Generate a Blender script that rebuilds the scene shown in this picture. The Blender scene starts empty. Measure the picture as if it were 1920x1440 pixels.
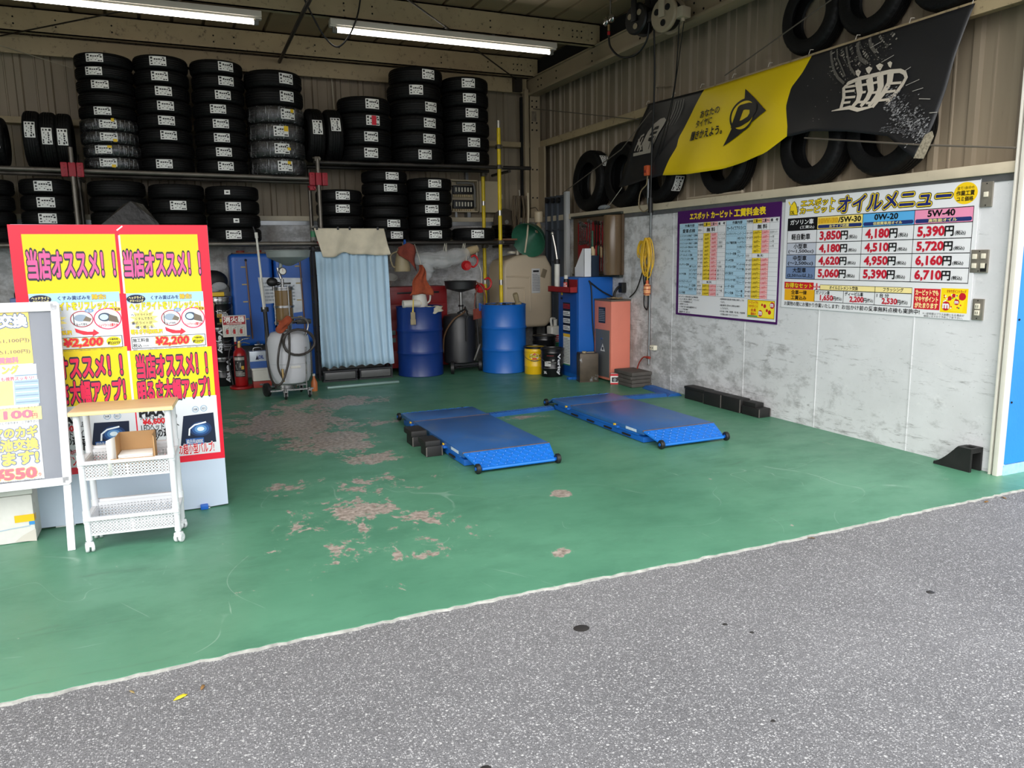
import bpy, bmesh, math, random
from mathutils import Vector, Matrix
random.seed(7)
S = bpy.context.scene
COL = S.collection
PI = math.pi

# ------------------------------------------------------------------ camera
cam = bpy.data.cameras.new('camera'); cam.sensor_fit = 'HORIZONTAL'; cam.sensor_width = 36; cam.lens = 27.008
cam.clip_start = .05; cam.clip_end = 300
co = bpy.data.objects.new('camera', cam); COL.objects.link(co); S.camera = co
def cam_matrix(pitch, yaw, roll, loc):
    fw = Vector((math.sin(yaw)*math.cos(pitch), math.cos(yaw)*math.cos(pitch), -math.sin(pitch)))
    r = Vector((math.cos(yaw), -math.sin(yaw), 0)); u = r.cross(fw)
    c, s = math.cos(roll), math.sin(roll)
    X = c*r+s*u; Yv = -s*r+c*u
    m = Matrix((X, Yv, -fw)).transposed().to_4x4(); m.translation = loc
    return m
co.matrix_world = cam_matrix(math.radians(9.3732), math.radians(23.8531), math.radians(-.8231), Vector((0, 0, 1.5)))

# ------------------------------------------------------------------ daylight and exposure
S.view_settings.view_transform = 'Standard'; S.view_settings.look = 'None'
S.view_settings.gamma = 1; S.view_settings.use_curve_mapping = False
S.view_settings.exposure = 0.95
W = bpy.data.worlds.new('overcast_sky'); S.world = W; W.use_nodes = True
wn, wl = W.node_tree.nodes, W.node_tree.links
bg = wn['Background']; bg.inputs[1].default_value = 1.15
tc = wn.new('ShaderNodeTexCoord'); sp = wn.new('ShaderNodeSeparateXYZ'); rp = wn.new('ShaderNodeValToRGB')
wl.new(tc.outputs['Generated'], sp.inputs[0]); wl.new(sp.outputs[2], rp.inputs[0]); wl.new(rp.outputs[0], bg.inputs[0])
rp.color_ramp.elements[0].position = .0; rp.color_ramp.elements[0].color = (.90, .93, .97, 1)
rp.color_ramp.elements[1].position = .7; rp.color_ramp.elements[1].color = (1.0, 1.0, 1.02, 1)
sun = bpy.data.lights.new('veiled_sun', 'SUN'); sun.energy = 1.7; sun.angle = math.radians(70); sun.color = (1, .97, .92)
so = bpy.data.objects.new('veiled_sun', sun); COL.objects.link(so)
so.rotation_euler = Vector((.55, .80, -.72)).to_track_quat('-Z', 'Y').to_euler()
so.location = (0, -6, 12)

# ------------------------------------------------------------------ materials
def lin(c):
    f = lambda x: x/12.92 if x <= .04045 else ((x+.055)/1.055)**2.4
    return tuple(f(x/255) for x in c[:3])+(1,)
MATS = {}
def mat(name, c, rough=.5, metal=0, var=0, vs=6, bump=0, bs=80, dirt=None, stretch=None, spec=.5, emit=0, coat=0):
    """plain paint / plastic / metal with a little uneven wear; dirt = (rgb, threshold, scale, amount)"""
    if name in MATS: return MATS[name]
    m = bpy.data.materials.new(name); m.use_nodes = True; MATS[name] = m
    nt = m.node_tree; n, l = nt.nodes, nt.links; b = n['Principled BSDF']
    b.inputs['Base Color'].default_value = lin(c); b.inputs['Roughness'].default_value = rough
    b.inputs['Metallic'].default_value = metal; b.inputs['Specular IOR Level'].default_value = spec
    b.inputs['Coat Weight'].default_value = coat
    if emit:
        b.inputs['Emission Color'].default_value = lin(c); b.inputs['Emission Strength'].default_value = emit
    if var or bump or dirt:
        t = n.new('ShaderNodeTexCoord'); mp = n.new('ShaderNodeMapping'); l.new(t.outputs['Object'], mp.inputs[0])
        if stretch: mp.inputs['Scale'].default_value = stretch
    col = None
    if var:
        z = n.new('ShaderNodeTexNoise'); z.inputs['Scale'].default_value = vs; z.inputs['Detail'].default_value = 6
        l.new(mp.outputs[0], z.inputs[0]); r = n.new('ShaderNodeValToRGB'); l.new(z.outputs[0], r.inputs[0])
        a = lin(c); k0, k1 = 1-var, 1+var
        r.color_ramp.elements[0].position = .3; r.color_ramp.elements[1].position = .7
        r.color_ramp.elements[0].color = tuple(x*k0 for x in a[:3])+(1,); r.color_ramp.elements[1].color = tuple(min(1, x*k1) for x in a[:3])+(1,)
        col = r.outputs[0]; l.new(col, b.inputs['Base Color'])
        mr = n.new('ShaderNodeMapRange'); l.new(z.outputs[0], mr.inputs[0]); mr.inputs[3].default_value = max(0, rough-.08); mr.inputs[4].default_value = min(1, rough+.08)
        l.new(mr.outputs[0], b.inputs['Roughness'])
    if dirt:
        dc, th, sc, am = dirt
        z = n.new('ShaderNodeTexNoise'); z.inputs['Scale'].default_value = sc; z.inputs['Detail'].default_value = 9; z.inputs['Roughness'].default_value = .7
        l.new(mp.outputs[0], z.inputs[0]); r = n.new('ShaderNodeMapRange'); l.new(z.outputs[0], r.inputs[0])
        r.inputs[1].default_value = th; r.inputs[2].default_value = th+.12; r.inputs[3].default_value = 0; r.inputs[4].default_value = am
        x = n.new('ShaderNodeMix'); x.data_type = 'RGBA'; l.new(r.outputs[0], x.inputs[0])
        if col: l.new(col, x.inputs[6])
        else: x.inputs[6].default_value = lin(c)
        x.inputs[7].default_value = lin(dc); l.new(x.outputs[2], b.inputs['Base Color'])
    if bump:
        z = n.new('ShaderNodeTexNoise'); z.inputs['Scale'].default_value = bs; z.inputs['Detail'].default_value = 4
        l.new(mp.outputs[0], z.inputs[0]); u = n.new('ShaderNodeBump'); u.inputs['Strength'].default_value = bump; u.inputs['Distance'].default_value = .01
        l.new(z.outputs[0], u.inputs['Height']); l.new(u.outputs[0], b.inputs['Normal'])
    return m
def ink(c, rough=.42):
    return mat('ink_%d_%d_%d' % tuple(c[:3]), c, rough, spec=.4)

# ------------------------------------------------------------------ mesh builder
class MB:
    def __init__(s): s.v = []; s.f = []; s.m = []; s.k = 0; s.X = Matrix()
    def slot(s, k): s.k = k; return s
    def at(s, loc=(0, 0, 0), rz=0, rx=0, ry=0):
        s.X = Matrix.Translation(loc) @ Matrix.Rotation(rz, 4, 'Z') @ Matrix.Rotation(ry, 4, 'Y') @ Matrix.Rotation(rx, 4, 'X'); return s
    def add(s, vs, fs):
        o = len(s.v); s.v += [tuple(s.X @ Vector(p)) for p in vs]
        s.f += [tuple(i+o for i in f) for f in fs]; s.m += [s.k]*len(fs); return s
    def box(s, x0, x1, y0, y1, z0, z1, bev=0, seg=2):
        if bev:
            bm = bmesh.new(); bmesh.ops.create_cube(bm, size=1)
            for v in bm.verts: v.co = Vector((x0+(v.co.x+.5)*(x1-x0), y0+(v.co.y+.5)*(y1-y0), z0+(v.co.z+.5)*(z1-z0)))
            bmesh.ops.bevel(bm, geom=bm.edges[:], offset=bev, segments=seg, affect='EDGES', profile=.6)
            bm.verts.index_update()
            s.add([v.co[:] for v in bm.verts], [[v.index for v in f.verts] for f in bm.faces]); bm.free(); return s
        v = [(x, y, z) for z in (z0, z1) for y in (y0, y1) for x in (x0, x1)]
        return s.add(v, [(0, 2, 3, 1), (4, 5, 7, 6), (0, 1, 5, 4), (2, 6, 7, 3), (0, 4, 6, 2), (1, 3, 7, 5)])
    def lathe(s, prof, seg=32, c=(0, 0, 0), axis='Z', closed=False, sx=1, sy=1):
        n = len(prof); v = []
        for i in range(seg):
            a = 2*PI*i/seg
            for r, z in prof:
                p = (r*math.cos(a)*sx, r*math.sin(a)*sy, z)
                if axis == 'X': p = (p[2], p[0], p[1])
                elif axis == 'Y': p = (p[1], p[2], p[0])
                v.append((p[0]+c[0], p[1]+c[1], p[2]+c[2]))
        f = []
        for i in range(seg):
            j = (i+1) % seg
            for k in range(n if closed else n-1):
                k2 = (k+1) % n
                f.append((i*n+k, j*n+k, j*n+k2, i*n+k2))
        return s.add(v, f)
    def cyl(s, p, q, r, r2=None, seg=16, cap=True):
        p, q = Vector(p), Vector(q); r2 = r if r2 is None else r2
        d = (q-p).normalized(); a = d.orthogonal().normalized(); b = d.cross(a)
        v = []
        for c, rr in ((p, r), (q, r2)):
            v += [tuple(c+a*rr*math.cos(2*PI*i/seg)+b*rr*math.sin(2*PI*i/seg)) for i in range(seg)]
        f = [(i, (i+1) % seg, seg+(i+1) % seg, seg+i) for i in range(seg)]
        if cap: f += [tuple(range(seg))[::-1], tuple(range(seg, 2*seg))]
        return s.add(v, f)
    def tube(s, pts, r, seg=8, closed=False, cap=True):
        P = [Vector(p) for p in pts]; n = len(P); v = []; a = None
        for i in range(n):
            if closed: d = P[(i+1) % n]-P[i-1]
            else: d = P[min(i+1, n-1)]-P[max(i-1, 0)]
            d = d.normalized() if d.length > 1e-9 else Vector((0, 0, 1))
            if a is None: a = d.orthogonal().normalized()
            else:
                a = a-d*a.dot(d); a = a.normalized() if a.length > 1e-6 else d.orthogonal().normalized()
            b = d.cross(a); rr = r[i] if isinstance(r, (list, tuple)) else r
            v += [tuple(P[i]+a*rr*math.cos(2*PI*k/seg)+b*rr*math.sin(2*PI*k/seg)) for k in range(seg)]
        f = []
        for i in range(n if closed else n-1):
            j = (i+1) % n
            f += [(i*seg+k, i*seg+(k+1) % seg, j*seg+(k+1) % seg, j*seg+k) for k in range(seg)]
        if cap and not closed: f += [tuple(range(seg))[::-1], tuple(range((n-1)*seg, n*seg))]
        return s.add(v, f)
    def prism(s, poly, axis, a, b):
        def P(u, w, h):
            return {'X': (h, u, w), 'Y': (u, h, w), 'Z': (u, w, h)}[axis]
        n = len(poly); v = [P(u, w, a) for u, w in poly]+[P(u, w, b) for u, w in poly]
        f = [tuple(range(n)), tuple(range(n, 2*n))[::-1]]+[(i, n+i, n+(i+1) % n, (i+1) % n) for i in range(n)]
        return s.add(v, f)
    def ball(s, c, r, seg=20, rings=12):
        r = r if isinstance(r, (list, tuple)) else (r, r, r); v = []; f = []
        for i in range(rings+1):
            t = PI*i/rings
            for k in range(seg):
                a = 2*PI*k/seg
                v.append((c[0]+r[0]*math.sin(t)*math.cos(a), c[1]+r[1]*math.sin(t)*math.sin(a), c[2]+r[2]*math.cos(t)))
        for i in range(rings):
            for k in range(seg): f.append((i*seg+k, i*seg+(k+1) % seg, (i+1)*seg+(k+1) % seg, (i+1)*seg+k))
        return s.add(v, f)
    def grid(s, nu, nv, fn):
        v = [fn(i/nu, j/nv) for j in range(nv+1) for i in range(nu+1)]; w = nu+1
        return s.add(v, [(j*w+i, j*w+i+1, (j+1)*w+i+1, (j+1)*w+i) for j in range(nv) for i in range(nu)])
    def mesh(s, name, mats, smooth=38):
        me = bpy.data.meshes.new(name); me.from_pydata(s.v, [], s.f)
        for m in (mats if isinstance(mats, (list, tuple)) else [mats]): me.materials.append(m)
        me.polygons.foreach_set('material_index', s.m)
        bm = bmesh.new(); bm.from_mesh(me); bmesh.ops.remove_doubles(bm, verts=bm.verts, dist=1e-5)
        bmesh.ops.recalc_face_normals(bm, faces=bm.faces); bm.to_mesh(me); bm.free()
        if smooth:
            me.shade_smooth(); me.set_sharp_from_angle(angle=math.radians(smooth))
        me.update(); return me

def obj(name, mb, mats, parent=None, loc=(0, 0, 0), smooth=38, label=None):
    o = bpy.data.objects.new(name, mb.mesh(name, mats, smooth) if isinstance(mb, MB) else mb)
    COL.objects.link(o); o.location = loc
    if parent: o.parent = parent
    if label: o['label'] = label
    return o
def tag(o, label, cat, group=None, kind=None):
    o['label'] = label; o['category'] = cat
    if group: o['group'] = group
    if kind: o['kind'] = kind
    return o
def thing(name, label, cat, loc=(0, 0, 0), rz=0, group=None):
    o = bpy.data.objects.new(name, None); o.empty_display_size = .1; COL.objects.link(o)
    o.location = loc; o.rotation_euler = (0, 0, rz)
    return tag(o, label, cat, group)
def solo(name, mb, mats, label, cat, loc=(0, 0, 0), rz=0, group=None, smooth=38):
    o = obj(name, mb, mats, None, loc, smooth); o.rotation_euler = (0, 0, rz)
    return tag(o, label, cat, group)
def struct(name, mb, mats, label, cat, smooth=30):
    return tag(obj(name, mb, mats, None, (0, 0, 0), smooth), label, cat, None, 'structure')
def solidify(o, t):
    m = o.modifiers.new('thickness', 'SOLIDIFY'); m.thickness = t; m.offset = 0; return o
def smooth_path(P, n=8):
    P = [Vector(p) for p in P]; out = []
    for i in range(len(P)-1):
        a, b, c, d = P[max(i-1, 0)], P[i], P[i+1], P[min(i+2, len(P)-1)]
        for k in range(n):
            t = k/n
            out.append(.5*((2*b)+(-a+c)*t+(2*a-5*b+4*c-d)*t*t+(-a+3*b-3*c+d)*t**3))
    return out+[P[-1]]

# ------------------------------------------------------------------ printed graphics and lettering
_tc = bpy.data.curves.new('lettering_source', 'FONT'); _tc.resolution_u = 2
_to = bpy.data.objects.new('lettering_source', _tc)
_cache = {}
def glyphs(s, off=0):
    key = (s, off)
    if key not in _cache:
        _tc.body = s; _tc.offset = off
        me = _to.to_mesh()
        _cache[key] = ([(v.co.x, v.co.y) for v in me.vertices], [tuple(p.vertices) for p in me.polygons])
        _to.to_mesh_clear()
    return _cache[key]
class Print:
    """flat printing on a surface: fn(u, v, n) gives the point n above the surface"""
    def __init__(s, fn, step=.0007): s.fn = fn; s.st = step; s.sub = 0; s.n = 0; s.v = []; s.f = []; s.m = []; s.mats = []
    def put(s, pts, faces, c, l):
        if s.sub:      # on cloth: cut every face small enough to follow the folds
            pts = list(pts); out = []
            def cut(i, j, k, d):
                A = [pts[q] for q in (i, j, k)]; L = [math.dist(A[0], A[1]), math.dist(A[1], A[2]), math.dist(A[2], A[0])]
                if d > 6 or max(L) < s.sub: out.append((i, j, k)); return
                e = L.index(max(L)); i, j, k = ((i, j, k), (j, k, i), (k, i, j))[e]
                pts.append(((pts[i][0]+pts[j][0])/2, (pts[i][1]+pts[j][1])/2)); m = len(pts)-1; cut(i, m, k, d+1); cut(m, j, k, d+1)
            for f in faces:
                if len(f) == 3: cut(*f, 0); continue
                if len(f) == 4: cut(f[0], f[1], f[2], 0); cut(f[0], f[2], f[3], 0); continue
                pts.append((sum(pts[q][0] for q in f)/len(f), sum(pts[q][1] for q in f)/len(f))); m = len(pts)-1
                for q in range(len(f)): cut(f[q], f[(q+1) % len(f)], m, 0)
            faces = out
        m = c if isinstance(c, bpy.types.Material) else ink(c)
        if m not in s.mats: s.mats.append(m)
        k = s.mats.index(m); o = len(s.v); s.n = (s.n+1) % 89; l += s.n*.003   # never two prints in one plane
        s.v += [tuple(s.fn(u, v, l*s.st)) for u, v in pts]
        s.f += [tuple(i+o for i in f) for f in faces]; s.m += [k]*len(faces)
    def poly(s, pts, c, l=1): s.put(pts, [tuple(range(len(pts)))], c, l)
    def rect(s, a, b, c, l=1, div=1):
        n = div; P = []; F = []
        for i in range(n+1):
            u = a[0]+(b[0]-a[0])*i/n; P += [(u, a[1]), (u, b[1])]
        F = [(2*i, 2*i+2, 2*i+3, 2*i+1) for i in range(n)]
        s.put(P, F, c, l)
    def frame(s, a, b, w, c, l=2):
        sx = 1 if b[0] > a[0] else -1; sy = 1 if b[1] > a[1] else -1
        s.rect(a, (b[0], a[1]+w*sy), c, l); s.rect((a[0], b[1]-w*sy), b, c, l)
        s.rect((a[0], a[1]+w*sy), (a[0]+w*sx, b[1]-w*sy), c, l); s.rect((b[0]-w*sx, a[1]+w*sy), (b[0], b[1]-w*sy), c, l)
    def ell(s, ctr, ru, rv, c, l=1, n=28):
        s.poly([(ctr[0]+ru*math.cos(2*PI*i/n), ctr[1]+rv*math.sin(2*PI*i/n)) for i in range(n)], c, l)
    def ring(s, ctr, ru, rv, w, c, l=2, n=32):
        P = []; F = []
        for i in range(n):
            a = 2*PI*i/n
            P += [(ctr[0]+ru*math.cos(a), ctr[1]+rv*math.sin(a)), (ctr[0]+(ru-w)*math.cos(a), ctr[1]+(rv-w)*math.sin(a))]
            j = (i+1) % n; F.append((2*i, 2*j, 2*j+1, 2*i+1))
        s.put(P, F, c, l)
    def line(s, pts, w, c, l=2):
        P = []; F = []
        for i, p in enumerate(pts):
            a = Vector(pts[max(i-1, 0)]); b = Vector(pts[min(i+1, len(pts)-1)]); d = (b-a)
            d = d.normalized() if d.length else Vector((1, 0)); nn = Vector((-d.y, d.x))*(w[i] if isinstance(w, (list, tuple)) else w)/2
            P += [(p[0]+nn.x, p[1]+nn.y), (p[0]-nn.x, p[1]-nn.y)]
        F = [(2*i, 2*i+2, 2*i+3, 2*i+1) for i in range(len(pts)-1)]
        s.put(P, F, c, l)
    def text(s, t, a, b, c, bold=.012, ol=(), l=4, shear=0, rot=False):
        """fit text into the box from a (left, top) to b (right, bottom)"""
        P0, _ = glyphs(t)
        if not P0: return
        x0 = min(p[0] for p in P0); x1 = max(p[0] for p in P0); y0 = min(p[1] for p in P0); y1 = max(p[1] for p in P0)
        w = max(x1-x0, 1e-6); h = max(y1-y0, 1e-6)
        for off, cc, ll in [(bold, c, l)]+[(o_, c_, l-1-i) for i, (o_, c_) in enumerate(ol)]:
            k = 0 if off <= .016 else 8 if off < .06 else 12
            P, F = glyphs(t, 0 if k else off)
            for i in range(max(1, k)):        # heavy weights and outlines: the glyph struck several times round a small circle
                dx, dy = (off*math.cos(2*PI*i/k), off*math.sin(2*PI*i/k)) if k else (0, 0); Q = []
                for x, y in P:
                    tx = (x+dx-x0)/w; ty = (y+dy-y0)/h
                    Q.append((a[0]+(tx+shear*ty*h/w)*(b[0]-a[0]), b[1]+ty*(a[1]-b[1])))
                s.put(Q, F, cc, ll+i*.05)
    def lines(s, a, b, n, c, fill=.8, l=3, seed=0):
        """rows of print too small to read: broken dark dashes"""
        rnd = random.Random(seed); h = (b[1]-a[1])/n
        for i in range(n):
            u = 0.0
            while u < 1:
                w = rnd.uniform(.04, .14); e = min(1, u+w)
                s.rect((a[0]+(b[0]-a[0])*u, a[1]+h*(i+.2)), (a[0]+(b[0]-a[0])*e, a[1]+h*(i+.2+fill*.6)), c, l); u = e+.025
                if i == n-1 and u > .7: break
    def build(s, name, parent=None, loc=(0, 0, 0), label=None):
        me = bpy.data.meshes.new(name); me.from_pydata(s.v, [], s.f)
        for m in s.mats: me.materials.append(m)
        me.polygons.foreach_set('material_index', s.m); me.update()
        o = bpy.data.objects.new(name, me); COL.objects.link(o); o.location = loc
        if parent: o.parent = parent
        if label: o['label'] = label
        return o
def on_x(X): return lambda u, v, n: (X-n, u, v)
def on_y(Y): return lambda u, v, n: (u, Y-n, v)
def on_can(R, phi=0):
    """around a can standing at the origin, u = arc length measured from phi, seen from outside"""
    def fn(u, v, n):
        a = phi+u/R; return ((R+n)*math.cos(a), (R+n)*math.sin(a), v)
    return fn

# ------------------------------------------------------------------ node helpers for the large surfaces
def nodes(name):
    m = bpy.data.materials.new(name); m.use_nodes = True; nt = m.node_tree
    return m, nt.nodes, nt.links, nt.nodes['Principled BSDF']
class NT:
    def __init__(s, name):
        s.m, s.n, s.l, s.b = nodes(name); s.tc = s.n.new('ShaderNodeTexCoord')
    def map(s, scale=(1, 1, 1), rot=(0, 0, 0), loc=(0, 0, 0)):
        p = s.n.new('ShaderNodeMapping'); s.l.new(s.tc.outputs['Object'], p.inputs[0])
        p.inputs['Scale'].default_value = scale; p.inputs['Rotation'].default_value = rot; p.inputs['Location'].default_value = loc
        return p.outputs[0]
    def noise(s, v, scale, detail=6, rough=.6, dist=0):
        z = s.n.new('ShaderNodeTexNoise'); z.inputs['Scale'].default_value = scale; z.inputs['Detail'].default_value = detail
        z.inputs['Roughness'].default_value = rough; z.inputs['Distortion'].default_value = dist; s.l.new(v, z.inputs[0]); return z.outputs[0]
    def voro(s, v, scale, feat='F1'):
        z = s.n.new('ShaderNodeTexVoronoi'); z.feature = feat; z.inputs['Scale'].default_value = scale; s.l.new(v, z.inputs[0]); return z
    def rng(s, x, a, b, c=0, d=1):
        r = s.n.new('ShaderNodeMapRange'); s.l.new(x, r.inputs[0])
        for i, k in enumerate((a, b, c, d)): r.inputs[i+1].default_value = k
        return r.outputs[0]
    def math(s, op, a, b=0):
        m = s.n.new('ShaderNodeMath'); m.operation = op
        for i, k in enumerate((a, b)):
            if isinstance(k, (int, float)): m.inputs[i].default_value = k
            else: s.l.new(k, m.inputs[i])
        return m.outputs[0]
    def mix(s, f, a, b):
        x = s.n.new('ShaderNodeMix'); x.data_type = 'RGBA'
        if isinstance(f, (int, float)): x.inputs[0].default_value = f
        else: s.l.new(f, x.inputs[0])
        for i, k in ((6, a), (7, b)):
            if isinstance(k, tuple): x.inputs[i].default_value = lin(k)
            else: s.l.new(k, x.inputs[i])
        return x.outputs[2]
    def xyz(s):
        q = s.n.new('ShaderNodeSeparateXYZ'); s.l.new(s.tc.outputs['Object'], q.inputs[0]); return q.outputs
    def done(s, col, rough, bump=None, strength=.3, dist=.01, spec=.5):
        s.l.new(col, s.b.inputs['Base Color'])
        if isinstance(rough, (int, float)): s.b.inputs['Roughness'].default_value = rough
        else: s.l.new(rough, s.b.inputs['Roughness'])
        s.b.inputs['Specular IOR Level'].default_value = spec
        if bump is not None:
            u = s.n.new('ShaderNodeBump'); u.inputs['Strength'].default_value = strength; u.inputs['Distance'].default_value = dist
            s.l.new(bump, u.inputs['Height']); s.l.new(u.outputs[0], s.b.inputs['Normal'])
        return s.m

def asphalt():
    t = NT('asphalt'); o = t.map()
    v = t.voro(o, 150); big = t.voro(o, 74)
    stone = t.rng(v.outputs['Distance'], .30, .52, 1, 0)
    rnd = t.n.new('ShaderNodeSeparateColor'); t.l.new(v.outputs['Color'], rnd.inputs[0])
    pick = t.rng(rnd.outputs[0], .38, 1.0, 0, .95)
    rnd2 = t.n.new('ShaderNodeSeparateColor'); t.l.new(big.outputs['Color'], rnd2.inputs[0])
    s2 = t.math('MULTIPLY', t.rng(big.outputs['Distance'], .22, .42, 1, 0), t.rng(rnd2.outputs[1], .74, .96, 0, .8))
    tone = t.noise(o, .8, 9, .68)
    base = t.mix(t.rng(tone, .3, .72), (114, 114, 116), (136, 136, 138))
    grain = t.noise(o, 260, 3, .7)
    base = t.mix(t.rng(grain, .40, .62, 0, .7), base, (58, 58, 60))
    c = t.mix(t.math('MULTIPLY', stone, pick), base, (186, 186, 187))
    c = t.mix(s2, c, (200, 200, 199))
    h = t.math('ADD', t.math('MULTIPLY', stone, .5), t.math('MULTIPLY', grain, .7))
    return t.done(c, .85, h, .5, .006, .3)
def green_floor():
    t = NT('worn_green_paint'); o = t.map(); x, y, z = t.xyz()
    # worn-through trail of the left wheel track, plus a few lone chips
    def blob(cx, cy, rx, ry, k=1):
        a = t.math('MULTIPLY', t.math('SUBTRACT', x, cx), 1/rx); b = t.math('MULTIPLY', t.math('SUBTRACT', y, cy), 1/ry)
        d = t.math('SQRT', t.math('ADD', t.math('MULTIPLY', a, a), t.math('MULTIPLY', b, b)))
        return t.rng(d, .1, 1.0, k, 0)
    m = blob(.86, 4.45, .42, .60, .95)
    for q in ((.95, 7.3, 1.0, 1.15, 1.3), (1.45, 8.1, 1.0, .6, 1.1), (1.15, 6.35, .6, .95, 1.2), (1.35, 5.7, .55, .45, .85), (.62, 5.15, .30, .30, .8), (1.15, 5.0, .60, .5, .70), (1.22, 4.15, .42, .42, .72), (1.06, 3.62, .36, .26, .78), (.9, 4.2, 1.0, 1.2, .48), (1.7, 6.9, .35, .25, .85), (2.19, 4.22, .13, .12, 1.5), (1.74, 3.35, .12, .10, 1.2), (3.0, 6.5, .35, .15, .95)):
        m = t.math('MAXIMUM', m, blob(*q))
    n1 = t.noise(t.map((1.0, .75, 1)), 4.4, 12, .68, .5); n2 = t.noise(t.map((1.3, .9, 1), (0, 0, 0), (3, 1, 0)), 13, 8, .7, .3)
    n = t.math('ADD', t.math('MULTIPLY', n1, .66), t.math('MULTIPLY', n2, .34))
    k = t.math('ADD', n, t.math('MULTIPLY', m, .22))
    worn = t.rng(k, .640, .652)
    edge = t.rng(k, .612, .640)
    tone = t.noise(o, .9, 5); tone2 = t.noise(t.map((1, 1.6, 1), (0, 0, .5)), 2.0, 9, .65)
    g = t.mix(t.rng(tone, .3, .7), (70, 123, 97), (89, 143, 115))
    g = t.mix(t.rng(tone2, .48, .72, 0, .5), g, (56, 104, 82))
    # curving scratches: thin contour lines of a slow noise
    def scratch(sc, off, w, lo):
        q = t.noise(t.map((1, 1, 1), (0, 0, .4), (off, 0, 0)), sc, 1, .4, .5); dd = t.math('ABSOLUTE', t.math('SUBTRACT', q, .5))
        on = t.rng(t.noise(t.map((1, 1, 1), (0, 0, 0), (0, off, 0)), 1.6, 4), lo, lo+.06)
        return t.math('MULTIPLY', t.rng(dd, 0, w, 1, 0), on)
    s_ = t.math('MAXIMUM', scratch(.9, 2.3, .0022, .50), scratch(1.7, 7.7, .0028, .54)); s_ = t.math('MULTIPLY', s_, t.rng(y, 4.2, 6.0, .24, .05))
    g = t.mix(s_, g, (196, 214, 204))
    sp = t.noise(o, 38, 4, .7); g = t.mix(t.rng(sp, .68, .74, 0, .5), g, (150, 178, 160))
    # dust and wheel scuffs
    sc = t.noise(t.map((.6, 3.2, 1), (0, 0, 1.1)), 2.4, 9, .7, 1.2); g = t.mix(t.rng(sc, .60, .72, 0, .4), g, (60, 84, 72))
    scr = t.noise(t.map((9, .35, 1), (0, 0, -.75)), 3.2, 5, .6, .6); g = t.mix(t.rng(scr, .70, .73, 0, .5), g, (160, 188, 170))
    conc = t.mix(t.rng(t.noise(o, 30, 6), .35, .65), (118, 108, 98), (178, 166, 156))
    c = t.mix(t.math('MULTIPLY', edge, .35), g, (110, 156, 128)); c = t.mix(worn, c, conc)
    r = t.rng(tone2, .3, .8, .34, .55)
    h = t.math('ADD', t.math('MULTIPLY', worn, -.5), t.math('MULTIPLY', t.noise(o, 60, 3), .15))
    return t.done(c, r, h, .3, .004, .45)
def painted_concrete(name='painted_concrete', base=(204, 205, 206), top=(222, 223, 225)):
    t = NT(name); o = t.map(); x, y, z = t.xyz()
    c = t.mix(t.rng(t.noise(o, 1.6, 8, .65), .3, .7), base, top)
    # grey cement showing through where the paint has rubbed off, more towards the back of the bay
    rub = t.math('ADD', t.noise(t.map((1, 1, 1.7)), 5.0, 14, .72, .1), t.rng(y, 4.0, 8.2, -.09, .15))
    low = t.rng(z, .15, 1.15, .07, -.06)
    c = t.mix(t.rng(t.math('ADD', rub, low), .52, .70, 0, .62), c, (120, 120, 119))
    sm = t.noise(t.map((1, .55, 3.6), (.5, 0, 0)), 8, 12, .76, .35); band = t.math('ADD', t.rng(z, .05, .3, .08, 0), t.math('MULTIPLY', t.rng(z, .35, .6, 0, .06), t.rng(z, .6, .95, 1, 0)))
    c = t.mix(t.rng(t.math('ADD', sm, band), .60, .72, 0, .65), c, (74, 72, 70))
    pale = t.noise(t.map((1, .8, 2.0), (.3, 0, 0)), 9, 11, .7, .1); c = t.mix(t.rng(pale, .60, .68, 0, .65), c, (224, 224, 224))
    br = t.math('ADD', t.noise(t.map((1, 2.6, .6)), 2.2, 8, .7), t.rng(y, 7.1, 8.0, -.2, .14)); c = t.mix(t.rng(br, .56, .78, 0, .6), c, (112, 96, 76))
    spk = t.noise(o, 70, 3, .6); c = t.mix(t.rng(spk, .70, .74, 0, .6), c, (58, 56, 54))
    return t.done(c, .62, t.noise(o, 24, 8), .12, .01, .35)

M_ASPH = asphalt(); M_FLOOR = green_floor(); M_CONC = painted_concrete()
M_SIDING = mat('beige_siding', (150, 136, 115), .55, 0, .10, 2.5, stretch=(3, 3, .5), dirt=((92, 80, 66), .64, 4, .5))
M_STEEL = mat('cream_steel', (172, 154, 120), .5, 0, .08, 3, dirt=((60, 48, 36), .575, 18, .85))
M_RAFTER = mat('cream_beam', (158, 142, 116), .5, 0, .08, 2)
M_DECK = mat('roof_deck', (146, 126, 98), .6, 0, .12, 2, dirt=((70, 58, 46), .66, 6, .5))
M_SILL = mat('cream_sill', (196, 184, 160), .55, 0, .1, 4, dirt=((96, 78, 60), .60, 7, .8))
M_ZINC = mat('galvanised', (150, 152, 154), .38, .8, .12, 12)
M_HOLE = mat('dark_hole', (14, 13, 12), .9)
M_WHITE = mat('white_paint', (226, 228, 230), .45, 0, .03, 6)
M_BLUEWALL = mat('blue_wall_paint', (30, 128, 214), .55, 0, .06, 3, bump=.1, bs=60)
M_PALEBLUE = mat('pale_blue_base', (150, 190, 222), .8, 0, .15, 30)
M_KERB = mat('bare_concrete_edge', (168, 168, 162), .9, 0, .25, 25, bump=.4, bs=60)
M_GAP = mat('dark_gap', (16, 15, 14), .9)

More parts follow.
